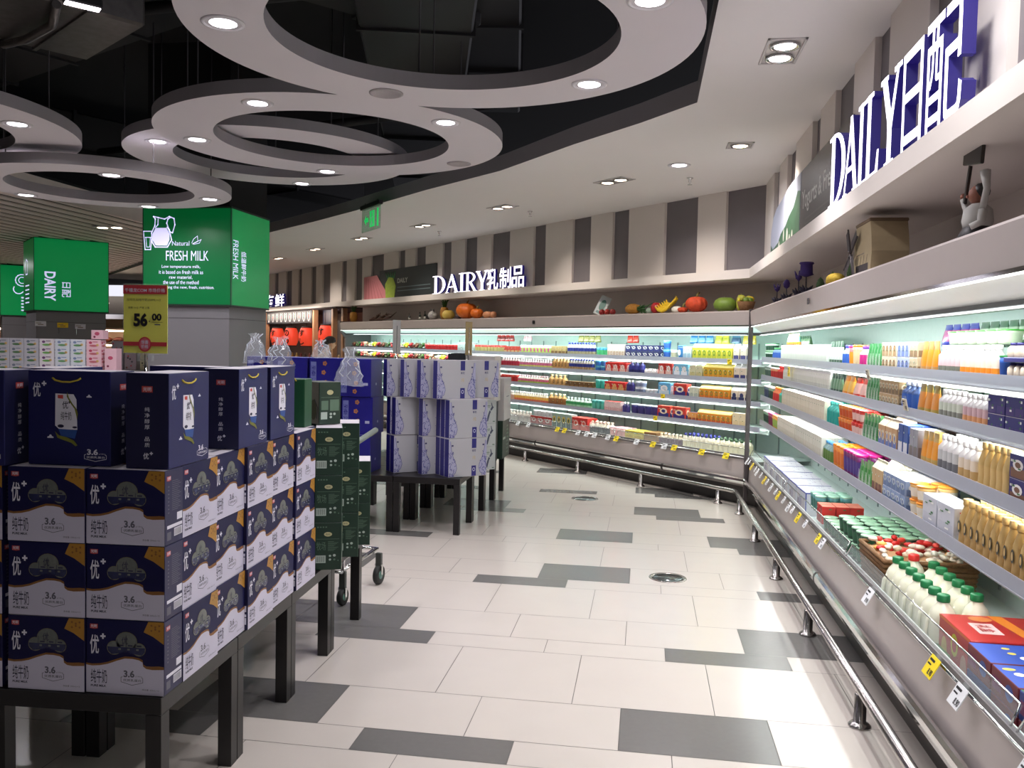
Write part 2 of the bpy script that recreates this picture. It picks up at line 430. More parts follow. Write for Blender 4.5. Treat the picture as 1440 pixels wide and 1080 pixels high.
# cross beams of the far side of the shop, seen between the columns
FARW = mat('far_wall_paint', (190, 176, 166), 0.8)
b = MB(); b.box(-26, -25.8, -4, 34, 0, 4.8, FARW); struct(b.build('wall_left'))
b = MB(); b.box(-26, 2, -4.1, -3.9, 0, 4.8, mat('light_block_grey', (128, 122, 122), .8)); struct(b.build('wall_light_block'))  # unseen grey wall added to block world light from behind the camera

# ---------------------------------------------------------------- coolers
def cooler(fr, s1, zs, nm, label, tray_z, ends):
    t = thing('display_cooler', label, 'refrigerated display case', fr.p(0, 0))
    t.rotation_euler = (0, 0, 0)
    O = -Vector(t.location)
    def part(name, b, parent=t):
        b.v = [tuple(Vector(v) + O) for v in b.v] if parent is t else [tuple(Vector(v) + O) for v in b.v]
        return b.build(name, parent)
    b = ext(fr, None, s1, [(.20, .0), (.20, .19), (.9, .19), (.9, 0)], KICK); part('kick_plate', b)
    b = ext(fr, None, s1, [(.108, .215), (.15, .215), (.16, .455), (.125, .455)], COOLER)
    ext(fr, None, s1, [(.125, .455), (.113, .468), (.116, .500), (.135, .500), (.16, .455)], mat('dark_trim', (120, 116, 118), .4, metal=.3), b)
    ext(fr, None, s1, [(.13, .19), (.13, .23), (.9, .23), (.9, .19)], COOLER, b); part('front_panel', b)
    b = MB(); L = [fr.p(-K * .115, .115, .25), fr.p(s1, .115, .25)]
    q = [(.066 + .022 * math.cos(a * PI / 5), .250 + .034 * math.sin(a * PI / 5)) for a in range(10)]
    ext(fr, None, s1, [(o + .02, z) for o, z in q], CHROME, b)
    for k in range(int(s1 / 2.4)): ext(fr, 1.1 + 2.4 * k, 1.13 + 2.4 * k, [(o + .019, z * 1.01 - .0025) for o, z in q], KICK, b)
    part('bumper', b)
    b = ext(fr, None, s1, [(.15, tray_z - .03), (.15, tray_z), (.78, tray_z), (.78, tray_z - .03)], COOLER_IN)
    ext(fr, None, s1, [(.13, .49), (.15, .49), (.15, tray_z - .03), (.13, tray_z - .03)], COOLER_IN, b); part('bottom_tray', b)
    b = ext(fr, None, s1, [(.74, .2), (.74, 1.80), (.90, 1.80), (.90, .2)], COOLER_IN)
    for k in range(int(s1 / .3)):
        ext(fr, .1 + .3 * k, .115 + .3 * k, [(.732, .45), (.732, 1.6), (.74, 1.6), (.74, .45)], mat('rail_slot', (150, 165, 165), .5), b)
    part('back_panel', b)
    # canopy: fascia, lamp housing, roof
    b = ext(fr, None, s1, [(.09, 1.765), (.08, 1.90), (.10, 1.915), (.9, 1.915), (.9, 1.80), (.24, 1.80), (.24, 1.69), (.21, 1.69), (.21, 1.80), (.105, 1.80), (.105, 1.765)], COOLER)
    part('canopy', b)
    b = ext(fr, None, s1, [(.086, 1.758), (.086, 1.772), (.115, 1.772), (.115, 1.758)], CHROME); part('canopy_trim', b)
    b = ext(fr, None, s1, [(.098, 1.766), (.205, 1.700), (.205, 1.712), (.098, 1.776)], TUBE if fr is FB else REFL); part('lamp_diffuser', b)
    b = ext(fr, None, s1, [(.093, 1.752), (.093, 1.758), (.104, 1.760), (.104, 1.754)], TUBELINE); part('canopy_tube', b)
    b = ext(fr, None, s1, [(.195, 1.673), (.195, 1.700), (.235, 1.700), (.235, 1.673)], mat('night_blind', (96, 96, 100), .5)); part('night_blind_housing', b)
    b = ext(fr, None, s1, [(.24, 1.69), (.24, 1.70), (.74, 1.76), (.74, 1.75)], COOLER_IN); part('inner_roof', b)
    for z in zs:
        b = ext(fr, None, s1, [(.215, z - .012), (.215, z - .002), (.74, z - .002), (.74, z - .012)], COOLER_IN)
        ext(fr, None, s1, [(.30, z - .05), (.30, z - .012), (.31, z - .012), (.31, z - .05)], COOLER_IN, b)
        sh = part('shelf', b)
        b = ext(fr, None, s1, [(.245, z - .014), (.245, z - .0125), (.275, z - .0125), (.275, z - .014)], mat('strip_lens', (240, 250, 250), .4, emit=.9, ec=(240, 255, 250)))
        r = b.build('shelf_lamp', sh); r.data.transform(Matrix.Translation(O))
        b = ext(fr, None, s1, [(.208, z - .024), (.212, z + .024), (.216, z + .024), (.214, z - .026)], RAILP)
        ext(fr, None, s1, [(.205, z - .026), (.205, z - .021), (.22, z - .021), (.22, z - .026)], mat('rail_edge', (150, 152, 160), .3), b)
        r = b.build('price_rail', sh); r.data.transform(Matrix.Translation(O))
    # clear acrylic lip in panels with rounded ends
    k = 0; sp = -K * .13
    while sp < s1:
        e = min(sp + 2.02, s1); b = MB()
        ext(fr, sp + .02, e - .02, [(.121, .495), (.150, .560), (.153, .560), (.125, .495)], GLASS, b)
        b.tube([fr.p(sp + .02, .123, .50), fr.p(sp + .03, .150, .561), fr.p(e - .03, .150, .561), fr.p(e - .02, .123, .50)], .0035, CHROME, 6)
        part('acrylic_lip', b); sp = e
    b = MB(); b.tube([fr.p(-K * .1, .112, .478), fr.p(s1, .112, .478)], .008, CHROME, 6); part('tag_rail', b)
    if ends:
        for s_ in ends:
            b = ext(fr, s_ - .03, s_ + .03, [(.10, .1), (.10, .5), (.2, .7), (.2, 1.6), (.085, 1.74), (.075, 1.93), (.9, 1.93), (.9, .1)], mat('end_panel', (128, 122, 124), .4, metal=.2)); part('end_panel', b)
    return t
cool_r = cooler(FR, 9.6, ZR, 'r', 'long open multideck dairy cooler along the right side of the aisle', .40, ())
cool_b = cooler(FB, 10.35, ZB, 'b', 'long open multideck cooler along the back wall under the fruit', .47, (10.33,))
b = MB()
c = C0 + FR.n * .085 + Vector((0, K * .085)) ; cx, cyy = c.x, c.y
b.box(cx - .012, cx + .028, cyy - .02, cyy + .04, .06, 1.925, mat('corner_post_grey', (92, 86, 88), .35, metal=.4), .004)
b.build('corner_post', tags=('slim dark grey metal post where the two coolers meet', 'post'))

# price tags on the tag rails
TAGW = rgb((236, 236, 240)); TAGY = rgb((250, 222, 40)); TAGP = rgb((226, 200, 190)); INK = rgb((30, 28, 34)); REDP = rgb((205, 44, 40))
def price_tag(fr, s, z, o, m, label, w=.06, tilt=-.5, group='price tags on the cooler rails'):
    b = MB(); h = w * .85
    b.box(-w / 2, w / 2, -.003, 0, -h, 0, m)
    b.face((-w / 2, -.003, -h), (1, 0, 0), (0, 0, 1))
    b.rect(w * .08, w * .6, h * .72, h * .84, INK); b.rect(w * .08, w * .45, h * .52, h * .6, INK); b.text('8.90', w * .48, w * .92, h * .12, h * .42, INK, .02)
    b.box(-w * .2, w * .2, -.001, .006, -.002, .012, GLASS)
    ob = b.build('price_tag', loc=fr.p(s, o, z), rz=fr.rot, tags=(label, 'price tag', group)); ob.rotation_euler = (tilt, 0, fr.rot)
for s, m, c_ in ((6.2, TAGW, 'nearest white'), (5.71, TAGW, 'second nearest white'), (5.46, TAGY, 'bright yellow, nearest'), (4.62, TAGW, 'lone white'), (3.62, TAGW, 'white, beside the faded yellow'), (3.5, TAGY, 'faded yellow')):
    price_tag(FR, s, .498, .100, m, '%s price tag clipped to the right cooler front rail' % c_, .085 if s > 4 else .07)
for k in range(16):
    s = 3.1 - k * .2 - .03 * (k % 3); m = (TAGW, TAGW, TAGP, TAGY)[(k * 5 + 2) % 4 if k % 4 else 0]
    price_tag(FR, s, .498, .100, m, {id(TAGW): 'white price label in the crowded far half of the right cooler rail', id(TAGP): 'pinkish price label in the crowded far half of the right cooler rail', id(TAGY): 'small yellow label in the far half of the right cooler rail'}[id(m)], .08 if k % 2 else .06)
for px, s in enumerate((.22, .55, .95, 1.28, 1.9, 2.9, 3.05)):
    price_tag(FB, s, .500, .100, TAGY, 'yellow price card on the back cooler front rail' if s < 1.5 else 'yellow price card further left on the back cooler front rail', .075)
for s in (1.1, 1.55, 2.05, 2.3, 2.45, 2.62, 3.7, 3.95, 4.2): price_tag(FB, s, .500, .100, TAGW, 'white price card on the back cooler front rail', .075)
for s, z, cl, lb in ((.32, 0, TAGY, 'yellow-green price label on the back cooler top shelf rail'), (1.27, 2, TAGY, 'yellow price label on the back cooler third shelf rail'), (1.38, 3, TAGY, 'yellow-green price label on the back cooler fourth shelf rail')):
    price_tag(FB, s, ZB[z] + .02, .204, cl, lb, .06, 0)
price_tag(FR, 1.6, ZR[1] + .13, .20, TAGY, 'yellow price flag standing before white cartons, right cooler second shelf', .085, 0)

# ---------------------------------------------------------------- low steel trolley rail in front of the coolers
def rail():
    t = thing('trolley_guard_rail', 'low stainless steel guard rail along the foot of both coolers', 'guard rail', (C0.x, C0.y, 0))
    O = Vector((C0.x, C0.y, 0)); zt = .155
    pts = [FB.p(9.5, 0, zt) - O, FB.p(.06, 0, zt) - O, FB.p(0.01, 0, zt) - O, FR.p(.05, 0, zt) - O, FR.p(9.6, 0, zt) - O]
    b = MB(); b.tube(pts, .021, STEEL, 14); b.build('rail_tube', t)
    p0 = None
    for fr, ss in ((FR, [.35 + 1.135 * k for k in range(9)]), (FB, [.23 + 1.135 * k for k in range(9)])):
        for s in ss:
            if p0 is None:
                b = MB(); b.lathe([(.046, 0), (.046, .006), (.036, .016), (.0245, .022), (.0245, .13), (.02, .14)], STEEL, 18)
                p0 = b.build('rail_post', t, loc=fr.p(s, 0) - O)
            else:
                c = p0.copy(); COL.objects.link(c); c.parent = t; c.location = fr.p(s, 0) - O
rail()

# ---------------------------------------------------------------- ceiling rings and luminaires
def downlight(loc, r, label, group, light=1.0, warm=False):
    t = thing('ceiling_downlight', label, 'ceiling light', loc, 0, group)
    b = MB(); b.lathe([(r * .96, .002), (r * 1.18, 0), (r * 1.18, -.006), (r * 1.0, -.010), (r * .96, -.004)], mat('light_trim', (225, 222, 226), .5), 24); b.build('trim_ring', t)
    b = MB(); b.lathe([(r * .97, -.003), (r * .5, -.005), (0.0001, -.006)], LED, 24, smooth=False); b.build('lens', t)
    o = area('downlight_lamp', (loc[0], loc[1], loc[2] - .016), (0, 0, -1), r * 1.8, r * 1.8, KW_RING * light, (1.0, .96, 1.0), PI * .9, 'DISK')
    return t
def ring(cx, cy_, z, R, r, lights, speakers, label, nm, hang=True, sw=2.02):
    n = 96; vs = []; h = .085
    b = MB()
    for rr_, zz in ((R, 0), (R, h), (r, h), (r, 0)):
        for i in range(n): vs.append((rr_ * math.cos(2 * PI * i / n), rr_ * math.sin(2 * PI * i / n), zz))
    def band(a, c): return [(a * n + i, a * n + (i + 1) % n, c * n + (i + 1) % n, c * n + i) for i in range(n)]
    b.add(vs, band(0, 1) + band(2, 3), EDGE_GREY); b._more(band(1, 2), EDGE_GREY, False, 4 * n); b._more(band(3, 0), RINGW, False, 4 * n)
    t = thing('ceiling_ring', label, 'ceiling ring', (cx, cy_, z), 0, 'round ceiling rings')
    b.build('ring_body', t)
    for k in range(5):
        a = .7 + 2 * PI * k / 5; q = (R + r) / 2
        b = MB(); b.tube([(q * math.cos(a), q * math.sin(a), h), (q * math.cos(a), q * math.sin(a), 4.68 - z)], .005, mat('hanging_rod', (60, 56, 60), .5), 6); b.build('hanging_rod', t)
    for k, (x, y, lb) in enumerate(lights): downlight((x, y, z), .085, lb + ' in ' + nm, 'round LED downlights in the ceiling rings', 1.7 if x > -1.5 else 1.0)
    for x, y in speakers:
        b = MB(); b.lathe([(.10, 0), (.10, -.006), (.085, -.010), (.08, -.004), (.0001, -.004)], mat('speaker_grille', (176, 170, 172), .7, noise=.3, nscale=400), 24)
        b.build('ceiling_speaker', loc=(x, y, z), tags=('round ceiling speaker grille flush in ' + nm, 'speaker'))
k2 = lambda x, y, z: (x * (z - H) / 1.47, y * (z - H) / 1.47)
ring(-.99, 4.09, 3.0, 1.225, .84, [(-1.98, 3.8, 'big round LED light at the left edge'), (-.35, 4.88, 'round LED light at the far right edge'), (-.02, 3.74, 'LED light cut by the frame at the right side'), (-.75, 3.09, 'hidden near side LED light')], [(-1.55, 4.95)], 'the largest nearest ceiling ring', 'a')
ring(-2.37, 6.28, 3.04, 1.275, .865, [(*k2(-2.42, 5.09, 3.04), 'LED light on the near side'), (*k2(-1.35, 5.63, 3.04), 'LED light at the right end'), (*k2(-3.31, 5.97, 3.04), 'LED light at the left end'), (*k2(-2.76, 7.16, 3.04), 'LED light on the far side')], [k2(-1.54, 6.91, 3.04)], 'second ceiling ring, behind the largest one', 'the second ring')
ring(-5.53, 5.28, 3.0, 1.45, 1.0, [(-4.37, 5.45, 'upper LED light'), (-5.02, 6.41, 'lower LED light')], [], 'ceiling ring cut off by the left picture edge', 'the ring at the left edge')
ring(-3.36, 7.34, 3.145, 1.22, .82, [(*k2(-3.65, 6.01, 3.145), 'LED light at the left end'), (*k2(-3.21, 7.69, 3.145), 'LED light at the far end')], [], 'ceiling ring half hidden behind the second ring', 'the half hidden ring')
ring(-4.83, 7.08, 2.85, 1.095, .77, [(-4.34, 6.475, 'LED light on the near side'), (-4.10, 7.63, 'LED light at the right end'), (-4.975, 8.03, 'LED light on the far side'), (-5.80, 7.345, 'LED light at the left end')], [], 'low left ceiling ring before the slatted ceiling', 'the low left ring')
for o in bpy.data.objects:
    if o.get('label', '').endswith(' in a'): o['label'] = o['label'][:-2] + ' in the largest ring'
    if o.get('label', '').endswith('flush in a'): o['label'] = 'round ceiling speaker grille flush in the largest ring'
downlight((.25, 7.69, CZ), .085, 'single round LED downlight in the white soffit', 'round LED downlights in the soffit', 2.2)

def gimbal(x, y, rz, label, power, aim, n=2, warm=True):
    t = thing('gimbal_light', label, 'ceiling light', (x, y, CZ), rz, 'square recessed spotlights in the soffit')
    W_, L_ = .10, .10 * n
    b = MB(); fm = mat('gimbal_frame', (205, 200, 200), .4, metal=.3)
    for (x0, x1, y0, y1) in ((-W_, W_, -L_, -L_ + .015), (-W_, W_, L_ - .015, L_), (-W_, -W_ + .015, -L_, L_), (W_ - .015, W_, -L_, L_)): b.box(x0, x1, y0, y1, -.008, .004, fm, .002)
    b.box(-W_ + .01, W_ - .01, -L_ + .01, L_ - .01, -.002, .0, mat('gimbal_well', (214, 208, 206), .3, metal=.3)); b.build('frame', t)
    for k in range(n):
        yc = (k - (n - 1) / 2) * .19
        b = MB(); b.lathe([(.075, -.004), (.078, -.014), (.07, -.016), (.058, -.008)], CHROME, 20, (0, yc, 0)); rg = b.build('lamp_ring', t)
        b = MB(); b.lathe([(.056, -.010), (.0001, -.013)], LEDW if warm else LED, 16, (0, yc, 0), smooth=False); b.build('lamp_face', rg)
    l = bpy.data.lights.new('spot_lamp', 'SPOT'); l.energy = power; l.spot_size = math.radians(95); l.spot_blend = .8; l.shadow_soft_size = .06; l.color = (1, .89, .79) if warm else (1, .97, 1)
    o = bpy.data.objects.new('spot_lamp', l); COL.objects.link(o); o.location = (x, y, CZ - .05)
    d = Vector((aim[0], aim[1], -1)); o.rotation_euler = d.to_track_quat('-Z', 'Y').to_euler()
R_, B_ = (.75, 0), (.5, .45)
GP = KW_GIMBAL
gimbal(.68, 4.82, 0, 'square twin spotlight nearest the right wall and camera', GP * 2.4, (-.15, 0), warm=False)
gimbal(.69, 6.97, PI / 2, 'warm single spotlight angled at the right wall sign', GP * 1.6, (.6, .1), 1)
gimbal(-.34, 8.37, .75, 'twin spotlight behind the single round downlight', GP * 1.5, (.45, .4))
gimbal(-1.68, 9.89, .75, 'bright twin spotlight above the back wall sign', GP * 1.5, (.45, .4))
gimbal(-3.03, 11.4, .75, 'twin spotlight right of the green exit sign', GP * 1.5, (.45, .4))
gimbal(-4.37, 12.79, .75, 'small spotlight just below the green exit sign', GP * 1.5, (.45, .4))
gimbal(-5.71, 14.28, .75, 'distant spotlight, second from the milk column', GP * 1.5, (.45, .4))
gimbal(-7.1, 15.89, .75, 'most distant spotlight beside the milk column', GP * 1.5, (.45, .4))
for x, y, l_ in ((-9.5, 9.6, 'twin spotlight glowing through the slats above the left column'), (-7.6, 11.3, 'bright twin spotlight in the slatted ceiling beside the milk column'), (-10.5, 10.6, 'farther spotlight in the slatted ceiling at the left edge')):
    t = thing('slat_spotlight', l_, 'ceiling light', (x, y, 3.085)); b = MB(); b.box(-.22, .22, -.1, .1, 0, .02, mat('gimbal_frame'), .004); b.build('frame', t)
    for k in (-1, 1): b = MB(); b.lathe([(.07, -.004), (.0001, -.008)], LEDW, 14, (k * .11, 0, 0), smooth=False); b.build('lamp_face', t)
for x, y, nm in ((.37, 8.26, 'nearest the corner of the coolers'), (-1.4, 10.21, 'in the middle of the soffit'), (-2.94, 11.98, 'farthest along the soffit')):
    b = MB(); b.lathe([(.03, 0), (.03, -.008), (.012, -.012), (.012, -.04), (.006, -.045), (.004, -.06), (.022, -.062), (.022, -.066), (.0001, -.068)], CHROME, 12)
    b.build('fire_sprinkler', loc=(x, y, CZ), tags=('small chrome fire sprinkler ' + nm, 'sprinkler'))
t = thing('flood_light', 'slim bright light clipped under a duct, top left', 'light', (-2.86, 4.03, 3.2), -.75)
b = MB(); b.box(-.03, .03, -.09, .09, 0, .05, BLACKP, .008); b.build('housing', t)
b = MB(); b.box(-.024, .024, -.08, .08, -.006, 0, LED); b.build('lens', t)
b = MB(); b.tube([(0, 0, .05), (0, 0, 1.4)], .008, BLACKP, 6); b.build('hanging_rod', t)

# ---------------------------------------------------------------- exit sign
ex = thing('exit_sign', 'hanging green exit sign with a left arrow and running man', 'exit sign', (-3.12, 9.46, 2.80), math.radians(-52), None)
GG = mat('exit_green', (60, 235, 130), .4, emit=.45, ec=(40, 225, 110)); b = MB()
b.box(-.30, .30, -.004, .004, 0, .26, mat('exit_glass', (150, 180, 160), .1, alpha=.4, emit=.06, ec=(90, 210, 130))); gl = b.build('light_panel', ex)
b = MB(); b.face((-.30, -.004, 0), (1, 0, 0), (0, 0, 1))
b.dec([(.08, .13), (.15, .19), (.15, .155), (.22, .155), (.22, .105), (.15, .105), (.15, .07)], GG)
b.rect(.27, .42, .04, .22, GG); b.rect(.50, .55, .03, .23, GG)
W_ = rgb((240, 255, 245)); b.oval(.35, .19, .018, .02, W_, .0015); b.line([(.35, .17), (.335, .11), (.36, .06)], .022, W_, .0015); b.line([(.335, .11), (.31, .06)], .02, W_, .0015); b.line([(.31, .14), (.38, .15)], .016, W_, .0015)
b.build('pictogram', ex)
b = MB(); b.box(-.31, .31, -.025, .025, .26, .31, BLACKP, .004); b.build('housing', ex)
b = MB(); b.tube([(-.2, 0, .31), (-.2, 0, .33)], .006, CHROME, 6); b.tube([(.2, 0, .31), (.2, 0, .33)], .006, CHROME, 6); b.build('bracket', ex)

# ---------------------------------------------------------------- columns with light boxes
COLG = mat('column_panel', (122, 120, 124), .5, noise=.04, nscale=4)
GREEN = mat('lightbox_green', (0, 100, 54), .35, emit=.08, ec=(0, 190, 92)); GREENB = mat('lightbox_green_bright', (2, 124, 66), .35, emit=.17, ec=(0, 200, 104))
LBW = mat('lightbox_white', (225, 225, 255), .4, emit=.62, ec=(214, 210, 255)); LBF = mat('lightbox_frame', (30, 40, 34), .5)
def col(x0, x1, y0, y1, zb, zt, kind, label, rz=0.0):
    px0, py0 = x0, y0; x1 -= x0; y1 -= y0; x0 = y0 = 0.0
    b = MB(); b.box(x0, x1, y0, y1, 0, zt - .05, COLG); b.box(x0, x1, y0, y1, zt - .05, 4.7 if kind == 'milk' else 3.2, BLACK_CEIL)
    for z in (.9, 1.75): b.box(x0 - .002, x1 + .002, y0 - .002, y1 + .002, z, z + .004, DARK_GREY)
    struct(b.build('column', loc=(px0, py0, 0), rz=rz))
    e = .035
    t = thing('column_light_box', label, 'illuminated sign', (px0, py0, zb), rz); X, Y, Z = x1 - x0, y1 - y0, zt - zb
    g1 = GREEN if kind == 'milk' else GREENB
    f = MB(); f.box(-e, X + e, -e, -.002, 0, Z, g1); f.face((-e, -e, 0), (1, 0, 0), (0, 0, 1))
    s_ = MB(); s_.box(X + .002, X + e, -.002, Y, 0, Z, GREENB); s_.face((X + e, 0, 0), (0, 1, 0), (0, 0, 1))
    l_ = MB(); l_.box(-e, -.002, -.002, Y, 0, Z, GREEN); l_.face((-e, Y, 0), (0, -1, 0), (0, 0, 1))
    if kind == 'milk':
        T = lambda pts: [((x - 68) * .95 / 872, (1000 - y) * 1.03 / 940) for x, y in pts]
        # jug
        f.line(T([(180, 140), (200, 165), (195, 230), (160, 300), (165, 390), (200, 440), (330, 440), (375, 370), (350, 270), (325, 245)]), .012, LBW)
        f.line(T([(180, 140), (230, 150), (300, 165), (350, 140), (400, 160), (410, 220), (385, 300), (355, 290), (322, 205), (335, 165), (360, 150)]), .012, LBW)
        f.line(T([(230, 165), (228, 220), (200, 250)]), .010, LBW)
        f.dec(T([(205, 252), (320, 252), (352, 310), (352, 370), (325, 425), (205, 425), (170, 370), (170, 310)]), LBW)
        f.line(T([(72, 285), (90, 465), (150, 465), (160, 360)]), .010, LBW); f.line(T([(72, 285), (160, 285)]), .01, LBW); f.line(T([(90, 345), (155, 345)]), .008, LBW); f.line(T([(98, 345), (108, 440), (140, 440), (146, 345)]), .006, LBW)
        f.text('Natural', *[q for q in (T([(380, 425)])[0][0], T([(565, 380)])[0][0], T([(380, 425)])[0][1], T([(565, 380)])[0][1])], LBW)
        f.line(T([(590, 400), (610, 360), (650, 330), (655, 380), (600, 405)]), .005, LBW); f.line(T([(600, 410), (640, 390), (690, 365), (670, 400), (610, 412)]), .005, LBW)
        def tx(t_, x0_, y0_, x1_, y1_, bold=0): a = T([(x0_, y1_), (x1_, y0_)]); f.text(t_, a[0][0], a[1][0], a[0][1], a[1][1], LBW, bold)
        tx('FRESH MILK', 315, 475, 768, 572, 0)
        for q, (t_, a, c, y) in enumerate((('Low temperature milk,', 270, 680, 615), ('it is based on fresh milk as', 240, 712, 665), ('raw material,', 350, 598, 718), ('the use of the method', 285, 665, 765), ('retaining the new, fresh, nutrition.', 235, 830, 818))): tx(t_, a, y, c, y + 38)
        s_.text('FRESH MILK', .01, .13, .28, .70, LBW, 0, vert=True); s_.text('低温鲜牛奶', .20, .32, .27, .60, LBW, .01, vert=True)
    else:
        if kind == 'dairy': f.text('DAIRY', .15, .31, .15, .62, LBW, .024, vert=True)
        if kind == 'dairy': f.text('日配', .40, .53, .22, .46, LBW, .01, vert=True)
        l_.line([(.2, .75), (.3, .85), (.45, .8), (.42, .6), (.25, .6), (.2, .75)], .02, LBW)
        for q in range(5): l_.rect(.2, .6, .12 + q * .07, .14 + q * .07, LBW)
        if kind == 'veg':
            f.line(arc(.42, .78, .13, 0, 360, 14), .02, LBW); f.line(arc(.42, .78, .07, 0, 360, 10), .015, LBW); f.line(arc(.35, .58, .1, 150, 330, 8), .02, LBW); f.text('日', .62, .72, .5, .62, LBW, .02)
            for q in range(5): f.rect(.40, .75, .1 + q * .07, .13 + q * .07, LBW)
    f.build('front_panel', t); s_.build('side_panel', t); l_.build('side_panel', t)
    r = MB(); e2 = e + .004
    for z in (-.02, Z): r.box(-e2, X + e2, -e2, Y, z, z + .02, LBF)
    r.box(-e2, -e2 + .008, -e2, -e2 + .008, 0, Z, LBF); r.box(X + e2 - .008, X + e2, -e2, -e2 + .008, 0, Z, LBF); r.build('frame', t)
col(-5.39, -4.44, 8.69, 9.6, 1.90, 2.93, 'milk', 'green FRESH MILK light box wrapped round the nearest column')
col(-9.66, -8.63, 12.45, 13.5, 1.94, 3.09, 'dairy', 'green DAIRY light box on the second column', math.radians(46))
col(-14.1, -13.0, 17.1, 18.2, 1.97, 3.07, 'veg', 'green light box with fruit outlines on the leftmost far column', math.radians(41.5))

# ---------------------------------------------------------------- serif sign letters as outlines (unit height), thick-thin strokes
def bowl(x0, x1, y0, y1, t):
    n = 14; cy_, ry = (y0 + y1) / 2, (y1 - y0) / 2
    out = [(x0 + (x1 - x0) * math.cos(a), cy_ + ry * math.sin(a)) for a in [(-.5 + i / n) * PI for i in range(n + 1)]]
    inn = [(x0 + (x1 - x0 - t) * math.cos(a), cy_ + (ry - .05) * math.sin(a)) for a in [(.5 - i / n) * PI for i in range(n + 1)]]
    return out, inn
SERIF = {
    'D': (.80, [[(.12, 0), (.27, 0), (.27, 1), (.12, 1)], [(0, 0), (.3, 0), (.3, .05), (0, .05)], [(0, .95), (.3, .95), (.3, 1), (0, 1)]], (.26, .80, 0, 1, .16)),
    'A': (.86, [[(.04, 0), (.10, 0), (.42, .86), (.38, 1)], [(.36, 1), (.46, 1), (.82, 0), (.65, 0), (.36, .82)], [(.22, .30), (.6, .30), (.6, .36), (.22, .36)], [(0, 0), (.22, 0), (.22, .05), (0, .05)], [(.56, 0), (.86, 0), (.86, .05), (.56, .05)]], None),
    'I': (.36, [[(.105, 0), (.255, 0), (.255, 1), (.105, 1)], [(0, 0), (.36, 0), (.36, .05), (0, .05)], [(0, .95), (.36, .95), (.36, 1), (0, 1)]], None),
    'R': (.84, [[(.12, 0), (.27, 0), (.27, 1), (.12, 1)], [(0, 0), (.38, 0), (.38, .05), (0, .05)], [(0, .95), (.3, .95), (.3, 1), (0, 1)], [(.3, .48), (.46, .48), (.78, .04), (.84, .04), (.84, 0), (.64, 0)]], (.26, .72, .46, 1, .15)),
    'Y': (.84, [[(.35, 0), (.50, 0), (.50, .45), (.35, .45)], [(.05, 1), (.23, 1), (.50, .47), (.50, .38), (.38, .38)], [(.50, .38), (.42, .45), (.68, 1), (.75, 1)], [(.24, 0), (.6, 0), (.6, .05), (.24, .05)], [(0, .95), (.3, .95), (.3, 1), (0, 1)], [(.56, .95), (.84, .95), (.84, 1), (.56, 1)]], None),
    'L': (.68, [[(.12, 0), (.27, 0), (.27, 1), (.12, 1)], [(0, 0), (.66, 0), (.68, .28), (.63, .28), (.56, .06), (0, .05)], [(0, .95), (.38, .95), (.38, 1), (0, 1)]], None)}
def serif_letter(ch, w, h, d, parent, x):
    W0, polys, bw = SERIF[ch]; b = MB(); sx = w / W0
    b.M = Matrix(((1, 0, 0, 0), (0, 0, -1, 0), (0, 1, 0, 0), (0, 0, 0, 1)))   # prism z -> -y (front), y -> z
    if bw:
        out, inn = bowl(*bw)
        P = [(px_ * sx, py * h) for px_, py in out + inn]; n = len(out)
        for i in range(n - 1):
            q = [P[i], P[i + 1], P[2 * n - 2 - i], P[2 * n - 1 - i]]
            b.prism(q, 0, d - .001, LEDBLUE); b.prism(q, d - .002, d, LEDSIGN, LEDSIGN)
    for pl in polys:
        q = [(px_ * sx, py * h) for px_, py in pl]; b.prism(q, 0, d - .001, LEDBLUE); b.prism(q, d - .002, d + .0006, LEDSIGN, LEDSIGN)
    o = b.build('letter', parent); o.location = (x, 0, 0); return o
def cjk_letter(ch, w, h, d, parent, x, bold=.012):
    vs, fs, fn, _ = text_mesh(ch, bold if parent is not sg else .003, .5); b = MB()
    V = [(v.x * w, -((v.z + .5) * d), v.y * h) for v in vs]
    fr_ = [f for f, n in zip(fs, fn) if n > .9]; ot = [f for f, n in zip(fs, fn) if n <= .9]
    b.add(V, fr_, LEDSIGN); b.add(V, ot, LEDBLUE)
    o = b.build('letter', parent); o.location = (x, 0, 0); return o
sg = thing('sign_letters', 'large glowing white letters DAILY and two characters on the right ledge', 'sign', FR.p(3.49, .12, LZ1), FR.rot)
for ch, x, w in (('D', 0, .385), ('A', .355, .31), ('I', .645, .125), ('L', .78, .25), ('Y', 1.04, .31)): serif_letter(ch, w, .39, .045, sg, x)
cjk_letter('日', .25, .39, .045, sg, 1.375); cjk_letter('配', .37, .40, .045, sg, 1.665)
sg2 = thing('sign_letters', 'glowing white letters DAIRY with three characters on the back ledge', 'sign', FB.p(6.55, .16, LZ1), FB.rot)
for ch, x, w in (('D', 0, .42), ('A', .42, .42), ('I', .84, .18), ('R', 1.02, .36), ('Y', 1.34, .36)): serif_letter(ch, w, .29, .035, sg2, x)
for ch, x in (('乳', 1.66), ('制', 1.99), ('品', 2.31)): cjk_letter(ch, .30, .30, .035, sg2, x)
sg3 = thing('sign_letters', 'glowing white characters half hidden behind the milk column', 'sign', FB.p(15.1, .16, LZ1), FB.rot)
cjk_letter('海', .6, .30, .05, sg3, 0); cjk_letter('鲜', .66, .30, .05, sg3, .68)
def plate(fr, s, o, w, h, label, draw, cat='poster', name='wall_poster', outline=None):
    t = thing(name, label, cat, fr.p(s, o, LZ1), fr.rot); b = MB()
    draw(b, w, h); b.build('board', t)
DKB = mat('poster_dark', (52, 58, 62), .45, noise=.1, nscale=4); DKG = mat('poster_grey', (84, 80, 80), .4, noise=.12, nscale=5)
LTX = rgb((210, 210, 208))
